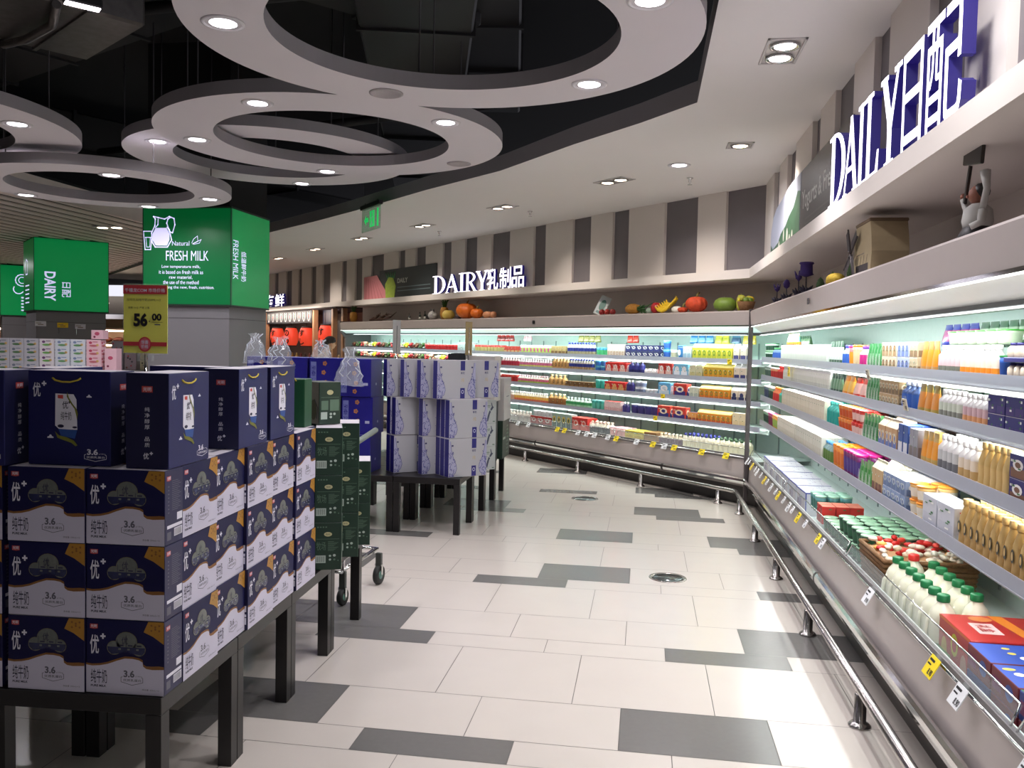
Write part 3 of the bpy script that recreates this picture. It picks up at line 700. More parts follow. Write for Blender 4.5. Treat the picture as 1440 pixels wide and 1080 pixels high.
def d_yog(b, w, h):
    b.box(0, w, -.006, .006, 0, h, DKG); b.face((0, -.006, 0), (1, 0, 0), (0, 0, 1))
    b.text('Yogurts & Fresh milk', .06, w - .03, .19, .36, LTX, .012)
    for q in range(3): b.rect(.2, w - .1 - q * .1, .07 + q * .035, .082 + q * .035, rgb((110, 106, 104)))
plate(FR, 1.98, .185, 1.55, .52, 'dark grey poster reading Yogurts & Fresh milk on the right ledge', d_yog)
def d_mount(b, w, h):
    sky = mat('poster_sky', (176, 182, 200), .5, noise=.2, nscale=2); gr = mat('poster_green', (58, 96, 70), .5, noise=.4, nscale=12)
    out = [(0, 0), (w, 0), (w, h), (w * .8, h * 1.0), (w * .62, h * .98), (w * .4, h * .9), (w * .2, h * .85), (w * .08, h * .74), (0, h * .5)]
    V = [(x, y) for x, y in out]; b.M = Matrix(((1, 0, 0, 0), (0, 0, -1, 0), (0, 1, 0, 0), (0, 0, 0, 1)))
    b.prism(V, -.006, .006, sky); b.M = Matrix.Identity(4); b.face((0, -.006, 0), (1, 0, 0), (0, 0, 1))
    b.dec([(0.02, .01), (w, .01), (w, h * .74), (w * .92, h * .78), (w * .8, h * .6), (w * .66, h * .52), (w * .55, h * .42), (w * .4, h * .36), (w * .3, h * .25), (w * .1, h * .2), (.02, h * .3)], gr)
    for x, y, r in ((.5, .3, .02), (.62, .22, .03), (.34, .12, .03), (.78, .16, .025), (.7, .1, .03)): b.oval(w * x, h * y, r * 1.4, r * 2.6, rgb((196, 196, 188)), .0012)
plate(FR, .5, .185, 1.46, .52, 'cut-out poster of a green mountain meadow on the right ledge', d_mount)
def d_daily(b, w, h):
    b.box(w * .24, w, -.006, .006, 0, h, DKB); b.face((0, -.006, 0), (1, 0, 0), (0, 0, 1))
    sal = mat('poster_salmon', (214, 136, 142), .5, noise=.08, nscale=6); strp = rgb((176, 84, 96))
    b.M = Matrix(((1, 0, 0, 0), (0, 0, -1, 0), (0, 1, 0, 0), (0, 0, 0, 1)))
    b.prism([(0, 0), (w * .40, 0), (w * .2, h * .86), (w * .0, h * .84)], .004, .012, sal)
    b.prism([(w * .34, .0), (w * .46, .0), (w * .48, h * .4), (w * .44, h * .7), (w * .38, h * .74), (w * .33, h * .5)], .006, .014, mat('poster_fruit', (166, 190, 70), .5, noise=.3, nscale=30))
    for k in range(5): b.prism([(w * (.36 + .02 * k), h * .68), (w * (.38 + .02 * k), h * .68), (w * (.33 + .035 * k), h * .92)], .006, .013, rgb((60, 130, 84)))
    b.M = Matrix.Identity(4)
    for k in range(6):
        x = w * (.03 + .052 * k); b.dec([(x, .01), (x + .018, .01), (x * .6 + .07, h * .8 - k * .02), (x * .6 + .06, h * .8 - k * .02)], strp, .0065)
    b.text('DAILY', w * .5, w * .64, h * .5, h * .66, rgb((200, 204, 196)), .02)
    for q in range(2): b.rect(w * .5, w * .93, h * (.22 + .12 * q), h * (.25 + .12 * q), rgb((110, 128, 132)))
plate(FB, 9.38, .185, 2.85, .51, 'long dark DAILY poster with a pink salmon slice and green fruit', d_daily)
t = thing('display_card', 'small pale grey card propped beside the back sign letters', 'card', FB.p(4.22, .18, LZ1), FB.rot); b = MB(); b.box(0, .16, 0, .008, 0, .28, rgb((172, 172, 176)), .002); b.face((0, 0, 0), (1, 0, 0), (0, 0, 1)); b.rect(.03, .13, .18, .24, rgb((120, 120, 124))); b.rect(.03, .13, .05, .12, rgb((130, 130, 132))); b.build('board', t)

# ---------------------------------------------------------------- fruit, figures and ornaments on top of the coolers
ZT = 1.915
ORG = mat('pumpkin_skin', (226, 112, 30), .45, noise=.15, nscale=12); STEM = rgb((120, 110, 60), .7); LEAFG = mat('leaf_green', (50, 92, 44), .6, noise=.25, nscale=20)
YEL = mat('banana_skin', (238, 200, 50), .45, noise=.08, nscale=14); REDF = mat('apple_skin', (176, 40, 46), .35, noise=.2, nscale=14); PINE = mat('pineapple_skin', (176, 122, 44), .7, noise=.45, nscale=60, bump=.6)
GRN = mat('melon_skin', (112, 138, 50), .5, noise=.35, nscale=30, bump=.2); BRN = mat('wicker', (120, 84, 50), .8, noise=.35, nscale=70, bump=.5); PALEV = rgb((226, 222, 190))
def pumpkin(x, fr, r, label, squash=.75, m=ORG, cat='pumpkin', name='pumpkin', oo=.2):
    t = thing(name, label, cat, fr.p(x, oo, ZT), 0); n = 40; k = 10; b = MB(); vs = []
    for j in range(k + 1):
        a = PI * j / k
        for i in range(n):
            th = 2 * PI * i / n; rr_ = r * (.90 + .10 * abs(math.cos(th * 5))) * math.sin(a)
            vs.append((rr_ * math.cos(th), rr_ * math.sin(th), r * squash * (1 - math.cos(a)) - .15 * r * math.exp(-((a - PI) / .5) ** 2)))
    b.add(vs, [(j * n + i, j * n + (i + 1) % n, (j + 1) * n + (i + 1) % n, (j + 1) * n + i) for j in range(k) for i in range(n)], m, True); b.build('skin', t)
    b = MB(); z = 2 * r * squash - .15 * r; b.tube([(0, 0, z - .01), (.01, 0, z + .03), (.03, 0, z + .05)], [.018, .012, .010], STEM, 8); b.build('stem', t); return t
def pineapple(fr, s, label, lie=False, r=.075, o=.2):
    t = thing('pineapple', label, 'pineapple', fr.p(s, o, ZT + (r if lie else 0)), fr.rot + .2)
    if lie: t.rotation_euler = (0, PI / 2, fr.rot)
    b = MB(); z0 = -.12 if lie else 0
    b.lathe([(.0001, z0), (r * .7, z0 + .01), (r, z0 + .07), (r, z0 + .13), (r * .75, z0 + .19), (.0001, z0 + .2)], PINE, 16); b.build('fruit', t)
    b = MB()
    for k in range(16):
        a = k * 2.4; l_ = .09 + .05 * (k % 3); d = (.25 + .5 * (k / 16)); zb = z0 + .18
        tip = (math.cos(a) * l_ * d, math.sin(a) * l_ * d, zb + l_ * (1.15 - .5 * d)); mid = (math.cos(a) * l_ * d * .4, math.sin(a) * l_ * d * .4, zb + l_ * .55)
        b.tube([(math.cos(a) * .015, math.sin(a) * .015, zb), mid, tip], [.012, .010, .001], LEAFG, 5)
    b.build('leaf_crown', t)
def fruit_ball(fr, s, r, m, label, name='apple', cat='fruit', sz=1.0, o=.2, sx=1.0, stem=True, group=None):
    t = thing(name, label, cat, fr.p(s, o, ZT), fr.rot, group); b = MB(); b.lathe([(.0001, 0.004), (r * .5, .0), (r * .9, r * .45 * sz), (r, r * sz), (r * .85, r * 1.5 * sz), (r * .5, r * 1.85 * sz), (.0001, r * 1.75 * sz)], m, 16, sx=sx); b.build('skin', t)
    if stem: b = MB(); b.tube([(0, 0, r * 1.72 * sz), (.006, 0, r * 1.95 * sz + .01)], .003, STEM, 5); b.build('stem', t)
    return t
pumpkin(5.58, FB, .17, 'large ribbed orange pumpkin left of the middle of the back cooler')
pumpkin(5.28, FB, .10, 'small orange pumpkin tucked right of the large ribbed one', .8)
pumpkin(.80, FB, .115, 'rough round red-orange pumpkin right of the bananas', .78, mat('red_gourd', (206, 74, 40), .7, noise=.35, nscale=40, bump=.5))
pumpkin(1.0, FB, .055, 'little flat orange gourd just left of the red-orange pumpkin', .6, mat('red_gourd'))
pineapple(FB, 6.28, 'standing pineapple behind the yellow gourd', r=.07); pineapple(FB, 9.92, 'small dark pineapple at the left end of the back cooler', r=.075)
pineapple(FB, 1.78, 'pineapple lying on its side with leaves to the right', True, r=.06)
fruit_ball(FB, 6.08, .10, mat('gourd_yellow', (226, 196, 96), .5), 'pale yellow gourd beside the standing pineapple', 'gourd', sz=.75, sx=1.15, o=.16)
fruit_ball(FB, 5.83, .05, rgb((70, 50, 52)), 'dark purple aubergine between yellow gourd and pumpkin', 'aubergine', 'vegetable', sz=.8, sx=1.5)
fruit_ball(FB, 4.98, .06, rgb((214, 150, 110)), 'small peach-coloured fruit right of the pumpkins', sz=.9, sx=1.6); fruit_ball(FB, 4.82, .05, rgb((206, 140, 100)), 'tiny peach-coloured fruit, rightmost of the peach pair')
for k, (s, c_, nm) in enumerate(((2.36, (160, 44, 40), 'left'), (2.26, (176, 52, 44), 'middle'), (2.16, (150, 40, 40), 'right'))): fruit_ball(FB, s, .036, rgb(c_), '%s tomato of the three beside the sloping card' % nm, 'tomato', 'tomato')
fruit_ball(FB, 1.52, .045, rgb((150, 170, 150)), 'pale green fruit left of the red apple', sz=.8); fruit_ball(FB, 1.41, .065, REDF, 'dark red apple just left of the bananas'); fruit_ball(FB, 1.09, .055, rgb((240, 238, 224)), 'white egg-shaped fruit right of the bananas', 'melon', sz=.7, sx=1.2, stem=False)
fruit_ball(FB, .40, .105, GRN, 'green bumpy melon left of the fruit basket', 'melon', sz=.72, sx=1.25)
t = thing('banana_bunch', 'bunch of yellow bananas on top of the back cooler', 'bananas', FB.p(1.25, .2, ZT), FB.rot)
for k in range(6):
    b = MB(); y = -.06 + .024 * k; z = .02 + .016 * k
    b.tube([(-.12 + .01 * k, y, z + .055), (-.06, y, z + .012), (0, y, z), (.06, y, z + .02), (.10, y, z + .06), (.112, y * .5, z + .085)], [.006, .017, .020, .018, .012, .006], YEL, 8); b.build('banana', t)
t = thing('fruit_basket', 'wicker basket of green and yellow fruit at the cooler corner', 'basket', FB.p(.10, .17, ZT), FB.rot)
b = MB(); b.lathe([(.055, 0), (.07, .03), (.09, .09), (.083, .09), (.063, .03), (.0001, .012)], BRN, 18); b.build('basket_body', t)
for k in range(7):
    a = k * .9; b = MB(); b.ball((.045 * math.cos(a), .045 * math.sin(a), .10 + .01 * (k % 3)), .033, (GRN, mat('banana_skin'), mat('pear', (170, 170, 60), .5))[k % 3], 10, 6); b.build('fruit', t)
fruit_ball(FB, .22, .04, mat('pear', (196, 180, 60), .5), 'yellow pear leaning high against the basket', 'pear', sz=2.2, o=.22)
t = thing('display_card', 'green and white card leaning back on the back cooler', 'card', FB.p(2.44, .2, ZT), FB.rot + .3); b = MB(); b.M = Matrix.Rotation(.35, 4, 'Y') @ Matrix.Rotation(-.3, 4, 'X')
b.box(-.075, .075, -.004, .004, .005, .25, rgb((190, 200, 200)), .002); b.face((-.075, -.004, .005), (1, 0, 0), (0, 0, 1)); b.oval(.075, .13, .045, .07, rgb((70, 120, 110))); b.rect(.03, .12, .02, .05, rgb((110, 150, 150))); b.build('board', t)
t = thing('driftwood', 'brown dried branch left of the dark bottles', 'branch', FB.p(8.9, .25, ZT), FB.rot)
for k in range(9):
    a = -.7 + .18 * k; b = MB(); b.tube([(-.35 + .06 * k, 0, .03), (-.2 + .08 * k, .02 * (k % 3), .07 + .02 * (k % 4)), (-.1 + .11 * k, -.03 * (k % 2), .05 + .04 * (k % 3) + .03)], [.02, .014, .005], rgb((74, 50, 38), .8), 6); b.build('twig', t)
for k, (s, h) in enumerate(((7.55, .12), (7.16, .14), (6.98, .15))):
    t = thing('bottle', ('dark little bottle, leftmost of the three apart', 'dark little bottle with white label, middle of three', 'dark little bottle, nearest the pale skull ornament')[k], 'bottle', FB.p(s, .22, ZT), 0)
    b = MB(); b.lathe([(.022, 0), (.022, h * .55), (.008, h * .7), (.008, h * .93)], mat('dark_glass', (22, 26, 24), .1), 12, ms=[mat('dark_glass'), mat('dark_glass'), mat('dark_glass')]); b.lathe([(.0225, h * .1), (.0225, h * .4)], rgb((190, 190, 180)), 12); b.build('body', t); b = MB(); b.lathe([(.010, h * .93), (.010, h)], BLACKP, 10); b.build('cap', t)
t = thing('ornament', 'grey and black animal head ornament on the back cooler', 'ornament', FB.p(6.72, .22, ZT), FB.rot); b = MB(); b.ball((0, 0, .075), (.085, .07, .075), rgb((176, 172, 170)), 14, 8); b.ball((-.09, -.02, .055), (.06, .05, .045), rgb((40, 38, 40)), 12, 7); b.ball((.10, 0, .06), (.06, .05, .05), rgb((150, 146, 140)), 12, 7); b.build('head', t)
for sgn in (-1, 1): b = MB(); b.ball((.04 * sgn, 0, .15), (.02, .012, .03), rgb((60, 58, 60)), 8, 5); b.build('ear', t)
PUR = mat('purple_felt', (54, 34, 96), .85, noise=.2, nscale=40); DKL = mat('dark_leaf', (34, 30, 48), .8, noise=.2, nscale=40)
def tulip(s, kind, h, label):
    t = thing('artificial_flower', label, 'flower', FR.p(s, .16, ZT), FR.rot)
    b = MB(); b.tube([(0, 0, .02), (0, 0, h * .6)], .004, DKL, 6); b.build('stem', t)
    b = MB()
    for k in range(9): a = k * .7; b.tube([(0, 0, .012), (.025 * math.cos(a), .025 * math.sin(a), .035), (.045 * math.cos(a), .045 * math.sin(a), .045 + .01 * (k % 3))], [.012, .012, .002], DKL, 6)
    b.ball((0, 0, .02), (.03, .03, .02), DKL, 10, 6); b.build('leaves', t)
    b = MB()
    if kind == 0:
        b.lathe([(.004, h * .6), (.022, h * .72), (.02, h * .8)], PUR, 10)
        for a in (0, 2.1, 4.2): b.tube([(.01 * math.cos(a), .01 * math.sin(a), h * .7), (.03 * math.cos(a), .03 * math.sin(a), h * .98)], [.012, .004], PUR, 6)
    elif kind == 1: b.lathe([(.0001, h * .55), (.022, h * .65), (.026, h * .8), (.016, h * .95), (.0001, h)], PUR, 10)
    else: b.lathe([(.012, h * .55), (.05, h * .62), (.042, h * .66), (.04, h * .92), (.05, h * .96), (.045, h), (.0001, h)], PUR, 12)
    b.build('bloom', t)
tulip(1.12, 0, .17, 'purple open tulip ornament, first from the cooler corner'); tulip(1.60, 1, .17, 'purple round bud ornament, second from the cooler corner')
tulip(2.13, 0, .19, 'small purple flower leaning on the hat-shaped one'); tulip(2.42, 2, .22, 'tall purple hat-shaped flower ornament, largest of four')
def cone(s, h, label, o=.17):
    t = thing('miniature_tree', label, 'ornament', FR.p(s, o, ZT), 0); b = MB()
    b.lathe([(.0001, .0), (.024, .012), (.026, h * .45), (.016, h * .8), (.0001, h)], mat('mini_tree', (52, 74, 40), .85, noise=.4, nscale=80, bump=.6), 10); b.build('foliage', t); b = MB(); b.lathe([(.008, -.0), (.008, .02)], STEM, 8); b.build('trunk', t)
cone(2.86, .085, 'lone dark green miniature tree on the right cooler'); cone(3.22, .09, 'miniature tree left of the yellow mound'); cone(3.46, .13, 'taller miniature tree behind the yellow mound', .22); cone(3.52, .10, 'miniature tree close to the windmill', .24)
t = thing('ornament', 'yellow straw mound beside the windmill model', 'ornament', FR.p(3.34, .16, ZT), FR.rot); b = MB(); b.ball((0, 0, .034), (.10, .05, .034), mat('straw', (186, 156, 50), .8, noise=.25, nscale=60, bump=.5), 14, 8); b.ball((-.07, 0, .026), (.05, .04, .026), mat('straw'), 10, 6); b.build('mound', t)
# windmill model: cream house with a curved roof and dark sails
t = thing('windmill_model', 'cream model windmill house with dark sails on the right cooler', 'ornament', FR.p(4.02, .22, ZT), FR.rot)
CRM = mat('cream_wood', (150, 134, 104), .75, noise=.15, nscale=20); SAIL = rgb((48, 40, 42), .7)
b = MB(); b.M = Matrix(((1, 0, 0, 0), (0, 0, -1, .09), (0, 1, 0, 0), (0, 0, 0, 1)))
b.prism([(-.17, 0), (.17, 0), (.19, .10), (.175, .17), (.145, .25), (-.12, .25), (-.155, .17), (-.16, .10)], 0, .17, CRM); b.M = Matrix.Identity(4)
b.face((-.17, -.08, 0), (1, 0, 0), (0, 0, 1)); b.rect(.06, .30, .015, .05, SAIL); b.rect(.06, .22, .10, .105, rgb((90, 76, 60)))
for k in range(4): b.line([(.07 + .06 * k, .015), (.1 + .06 * k, .09)], .006, SAIL)
b.build('house', t); b = MB(); b.box(-.125, .15, -.085, .095, .245, .262, mat('roof_brown', (104, 86, 66), .8), .004); b.build('roof', t)
b = MB(); b.lathe([(.0001, 0), (.03, .005), (.028, .15), (.035, .17), (.0001, .2)], rgb((150, 150, 110)), 10, (-.19, -.03, 0)); b.build('side_tower', t)
sl = MB()
for k in range(4):
    a = .5 + k * PI / 2; ca, sa = math.cos(a), math.sin(a)
    sl.tube([(-.15, -.10, .12), (-.15 + .15 * ca, -.10, .12 + .15 * sa)], .005, SAIL, 5)
    sl.poly([(-.15 + .03 * ca, -.101, .12 + .03 * sa), (-.15 + .15 * ca, -.101, .12 + .15 * sa), (-.15 + .15 * ca - .045 * sa, -.101, .12 + .15 * sa + .045 * ca), (-.15 + .03 * ca - .045 * sa, -.101, .12 + .03 * sa + .045 * ca)], SAIL)
sl.build('sails', t)
# small waiter figure holding up a dark board
t = thing('waiter_figurine', 'small waiter figurine holding up a dark board on the right cooler', 'ornament', FR.p(5.36, .20, ZT), FR.rot)
FW = rgb((186, 184, 180), .6); FSK = rgb((150, 96, 78), .6)
b = MB(); b.lathe([(.0001, 0), (.055, .0), (.06, .02), (.045, .05), (.04, .055)], rgb((28, 24, 28)), 14); b.build('black_trousers', t)
b = MB(); b.lathe([(.042, .04), (.05, .07), (.045, .11), (.022, .13), (.0001, .135)], FW, 14); b.tube([(-.04, 0, .10), (-.075, -.01, .12), (-.085, -.02, .16)], [.016, .013, .011], FW, 8); b.tube([(.04, 0, .10), (.06, -.01, .06), (.05, -.04, .045)], [.016, .013, .011], FW, 8); b.tube([(.04, 0, .11), (.07, 0, .17), (.05, 0, .23)], [.012, .011, .018], FW, 8); b.build('white_shirt', t)
b = MB(); b.ball((.0, -.005, .16), (.028, .028, .033), FSK, 12, 8); b.ball((-.004, -.034, .155), .006, FSK, 6, 4); b.ball((-.085, -.02, .168), .012, FSK, 8, 5); b.build('head', t)
b = MB(); b.ball((.006, .006, .17), (.030, .028, .03), rgb((26, 18, 18)), 12, 8); b.build('hair', t)
b = MB(); b.M = Matrix.Translation((-.06, -.02, .17)) @ Matrix.Rotation(.32, 4, 'Y'); b.box(-.008, .008, -.005, .005, -.03, .10, rgb((40, 30, 26)), .002); b.M = Matrix.Translation((.0, -.02, .305)) @ Matrix.Rotation(.16, 4, 'Y'); b.box(-.085, .085, -.006, .006, -.042, .042, rgb((36, 32, 28)), .003); b.build('board', t)
# small camera-like box on the right canopy fascia
t = thing('temperature_display', 'small grey temperature display on the right cooler canopy', 'display', FR.p(3.0, .078, 1.84), FR.rot); b = MB(); b.box(-.02, .02, -.008, .0, -.02, .02, rgb((96, 92, 96)), .003); b.face((-.02, -.008, -.02), (1, 0, 0), (0, 0, 1)); b.rect(.008, .03, .02, .034, INK); b.build('housing', t)
t = thing('temperature_display', 'tiny dark temperature display on the back cooler canopy', 'display', FB.p(3.62, .078, 1.84), FB.rot); b = MB(); b.box(-.025, .025, -.008, .0, -.022, .022, BLACKP, .003); b.face((-.025, -.008, -.022), (1, 0, 0), (0, 0, 1)); b.rect(.01, .04, .02, .034, rgb((60, 60, 66))); b.build('housing', t)

# ---------------------------------------------------------------- small black tables (55 cm) pushed together
TBL = mat('table_black', (21, 18, 20), .38, noise=.12, nscale=20, spec=.5)
def make_table(zt):
    t = thing('side_table', 'x', 'table'); b = MB(); b.box(0, .548, 0, .548, zt - .052, zt, TBL, .002); b.build('tabletop', t)
    lg = None
    for x in (0, .498):
        for y in (0, .498):
            if lg is None: b = MB(); b.box(0, .05, 0, .05, 0, zt - .052, TBL, .001); lg = b.build('leg', t)
            else: c = lg.copy(); COL.objects.link(c); c.parent = t; c.location = (x, y, 0)
    return t
TZ = .455; TROT = math.radians(3.2); TC = Vector((-1.395, 2.325))
def tp(x, y, z=0.0):
    c, s = math.cos(TROT), math.sin(TROT)
    return Vector((TC.x + x * c - y * s, TC.y + x * s + y * c, z))
proto_t = make_table(TZ); used = [False]
def place_table(loc, rz, label, group):
    if not used[0]: used[0] = True; o = proto_t; o.location = loc; o.rotation_euler = (0, 0, rz); o['label'] = label; o['group'] = group
    else: o = copy_tree(proto_t, loc, rz, label, group)
    return o
rown = ('nearest', 'second', 'third', 'fourth')
for r_ in range(4):
    for c_ in range(3):
        if c_ == 2 and r_ > 1: continue
        place_table(tp(-.55 - .555 * c_, .55 * r_ * 1.005), TROT, 'low black square table, %s row from the camera, %s' % (rown[r_], ('along the aisle', 'one in from the aisle', 'two in from the aisle')[c_]), 'black tables under the blue milk boxes')
T2 = Vector((-1.43, 6.66))
for r_ in range(4):
    for c_ in range(3):
        if c_ == 2 and r_ > 0: continue
        place_table((T2.x - .55 - .555 * c_, T2.y + .552 * r_, 0), 0, 'low black square table of the far block, %s row, %s' % (rown[r_], ('on the aisle', 'one in', 'leftmost')[c_]), 'black tables under the vase boxes')

# ---------------------------------------------------------------- cartons of milk, printed
NAVY = mat('carton_navy', (14, 14, 66), .5, noise=.03, nscale=6, spec=.3); CWHT = mat('carton_white', (208, 204, 224), .45, noise=.02, nscale=8)
NAVY2 = mat('carton_navy_side', (30, 28, 72), .45); GOLD = mat('print_gold', (176, 126, 42), .4, noise=.1, nscale=60); GOLD2 = mat('print_dark_gold', (134, 88, 40), .45)
PW = mat('print_white', (232, 230, 242), .5); PR = mat('print_red', (196, 70, 66), .5); PINK_ = mat('print_ink_blue', (34, 32, 66), .5); PG = rgb((96, 94, 110)); FILM = mat('window_film', (44, 48, 84), .2, noise=.5, nscale=60)
FILM2 = mat('milk_pack_print', (108, 112, 108), .3, noise=.3, nscale=90); CARD = mat('plain_white_card', (206, 200, 208), .6)
BW, BD, BH = .2455, .112, .2255
def logo(b, x, y, w): b.dec([(x, y), (x + w * .5, y - w * .07), (x + w, y), (x + w, y + w * .55), (x, y + w * .55)], PR); b.text('光明', x + w * .1, x + w * .9, y + w * .08, y + w * .5, PW, .02, .0012)
def badge(b, x, y, w, h, m):
    b.line([(x + w * .06, y + h * .55), (x, y + h * .5), (x, y + h * .2), (x + w / 2, y), (x + w, y + h * .2), (x + w, y + h * .5), (x + w * .94, y + h * .55)], .0016, m)
    b.text('3.6', x + w * .12, x + w * .62, y + h * .52, y + h, m, .035); b.text('g/100mL', x + w * .66, x + w * .98, y + h * .56, y + h * .66, m); b.text('优质乳蛋白', x + w * .1, x + w * .92, y + h * .24, y + h * .42, m, .01)
def you(b, x, y, w, h, m, plus=True):
    b.text('优', x, x + w * .58, y, y + h * .90, m, .014)
    c, r_ = x + w * .84, y + h * .84; b.rect(c - w * .17, c + w * .17, r_ - w * .055, r_ + w * .055, m, .001); b.rect(c - w * .055, c + w * .055, r_ - w * .17, r_ + w * .17, m, .0011)
def carton_proto():
    b = MB(); b.box(0, BW, 0, BD, 0, BH, NAVY, .0015); W, Hh = BW, BH
    wave = [(0, .395), (.08, .385), (.18, .395), (.28, .42), (.40, .47), (.50, .505), (.60, .505), (.68, .492), (.728, .465), (.735, .41), (.775, .38), (.85, .37), (.93, .375), (1, .38)]
    for side in (0, 1):
        if side == 0: b.face((0, 0, 0), (1, 0, 0), (0, 0, 1))
        else: b.face((W, BD, 0), (-1, 0, 0), (0, 0, 1))
        w = [(x * W, y * Hh) for x, y in wave]
        for i in range(len(w) - 1):
            (x0, y0), (x1, y1) = w[i], w[i + 1]; th = lambda x: .028 * Hh * (1.0 + .8 * math.exp(-((x / W - .9) / .12) ** 2))
            b.dec([(x0, .001), (x1, .001), (x1, y1), (x0, y0)], CWHT); b.dec([(x0, y0 - .004), (x1, y1 - .004), (x1, y1 + th(x1) - .004), (x0, y0 + th(x0) - .004)], GOLD2, .0009)
        b.dec([(W * .80, Hh * .998), (W * .998, Hh * .998), (W * .998, Hh * .70), (W * .86, Hh * .80), (W * .74, Hh * .855)], GOLD)
        for q in range(6): b.oval(W * (.84 + .05 * (q % 3)), Hh * (.95 - .05 * (q // 3) - .02 * (q % 2)), .0035, .0035, GOLD2, .001, 6)
        for (ox, oy, rx, ry) in ((.36, .625, .088, .090), (.52, .715, .135, .128), (.68, .615, .082, .085)):
            b.oval(W * ox, Hh * oy, W * rx + .0012, Hh * ry + .0012, rgb((112, 104, 62)), .0008, 20); b.oval(W * ox, Hh * oy, W * rx, Hh * ry, FILM2, .0010, 20)
        b.dec([(W * .276, Hh * .64), (W * .76, Hh * .64), (W * .755, Hh * .585), (W * .72, Hh * .54), (W * .52, Hh * .585), (W * .33, Hh * .54), (W * .285, Hh * .585)], FILM, .0012); b.dec([(W * .33, Hh * .54), (W * .40, Hh * .55), (W * .52, Hh * .59), (W * .64, Hh * .55), (W * .72, Hh * .54), (W * .62, Hh * .60), (W * .42, Hh * .60)], FILM, .0013)
        for q in range(3):
            x = W * (.40 + .115 * q); b.rect(x, x + .0012, Hh * .57, Hh * (.74, .80, .70)[q], PINK_, .0015); b.rect(x + .006, x + W * .085, Hh * .655, Hh * .672, PINK_, .0015); b.rect(x + .004, x + W * .05, Hh * .60, Hh * .625, FILM2, .0016)
        b.text('优', W * .46, W * .54, Hh * .68, Hh * .78, PINK_, .0, .0022)
        logo(b, W * .05, Hh * .875, W * .10); you(b, W * .05, Hh * .53, W * .20, Hh * .29, PW)
        b.text('纯牛奶', W * .06, W * .27, Hh * .135, Hh * .325, PINK_, .004); b.text('PURE MILK', W * .06, W * .26, Hh * .085, Hh * .115, PINK_, .03)
        badge(b, W * .45, Hh * .13, W * .28, Hh * .20, PG); b.text('净含量: 250mL×12', W * .72, W * .94, Hh * .065, Hh * .09, PG)
    for side in (0, 1):
        if side == 0: b.face((W, 0, 0), (0, 1, 0), (0, 0, 1))
        else: b.face((0, BD, 0), (0, -1, 0), (0, 0, 1))
        b.rect(.002, BD - .002, .002, Hh - .002, NAVY2, .0004); logo(b, BD * .10, Hh * .86, BD * .22)
        for q in range(16): b.rect(BD * .38, BD * (.72 + .2 * ((q * 7) % 5) / 5), Hh * (.84 - q * .026), Hh * (.848 - q * .026), PG, .0008)
        for q in range(8): b.oval(BD * .2, Hh * (.78 - q * .05), BD * .04, Hh * .01, PG, .0008, 6)
        b.rect(BD * .66, BD * .95, Hh * .30, Hh * .40, PW, .0008); b.rect(BD * .12, BD * .95, Hh * .215, Hh * .26, PW, .0008)
        b.rect(BD * .5, BD * .95, Hh * .09, Hh * .20, PW, .0008); b.rect(BD * .12, BD * .34, Hh * .06, Hh * .17, PG, .0008)
        for q in range(9): b.rect(BD * (.53 + q * .043), BD * (.545 + q * .043), Hh * .10, Hh * .19, INK, .0012)
    b.rect(0, 0, 0, 0, NAVY); b.O = Vector((0, 0, BH)); b.face((0, 0, BH), (1, 0, 0), (0, 1, 0)); b.rect(.003, W - .003, .003, BD - .003, CARD, .0005); b.rect(W * .35, W * .65, BD * .42, BD * .58, PG, .0008)
    return b.build('milk_carton_box')
cp = carton_proto(); first = [True]
TIER = ('bottom', 'middle', 'top')
def place_carton(x, y, k, rz, label, group):
    p = tp(x, y, TZ + .001 + k * (BH + .0012))
    o = cp if first[0] else copy_tree(cp, None, None, parent=None) if False else None
    if first[0]: first[0] = False; o = cp
    else: o = cp.copy(); COL.objects.link(o)
    o.location = p; o.rotation_euler = (0, 0, TROT + rz); tag(o, label, 'milk carton', group); return o
G1 = 'navy and white milk cartons on the front tables'
cols_ = ((-.246, 'right-hand'), (-.494, 'second from right'), (-.76, 'third from right'), (-1.008, 'fourth from right'), (-1.27, 'fifth from right'))
for k in range(3):
    for x, nm in cols_:
        j = random.Random(int(x * 100) + k).uniform(-.004, .004)
        place_carton(x, .012 + j, k, 0, 'navy and white milk carton facing the camera, %s tier, %s column' % (TIER[k], nm), G1)
    for q in range(5):
        yy = .128 + .2475 * q + (.004 if q > 2 else 0) + (.012 if q > 3 else 0); jx = (-.002, -.012, .0, -.006, .002)[q] + (.004, -.002, 0)[k]
        place_carton(jx, yy, k, PI / 2, 'navy and white milk carton facing the aisle, %s tier, %s from the camera' % (TIER[k], ('first', 'second', 'third', 'fourth', 'fifth')[q]), G1)
# cartons behind, their tops carry the bags
for k in range(3):
    for q in range(5):
        for c_ in range(3):
            x = -.30 - .26 * c_; place_carton(x - .13, .15 + .2475 * q, k, PI / 2 * 0 + 0, 'navy milk carton inside the block under the gift bags, %s tier, %s row, %s column' % (TIER[k], ('first', 'second', 'third', 'fourth', 'fifth')[q], ('first', 'second', 'third')[c_]), G1)
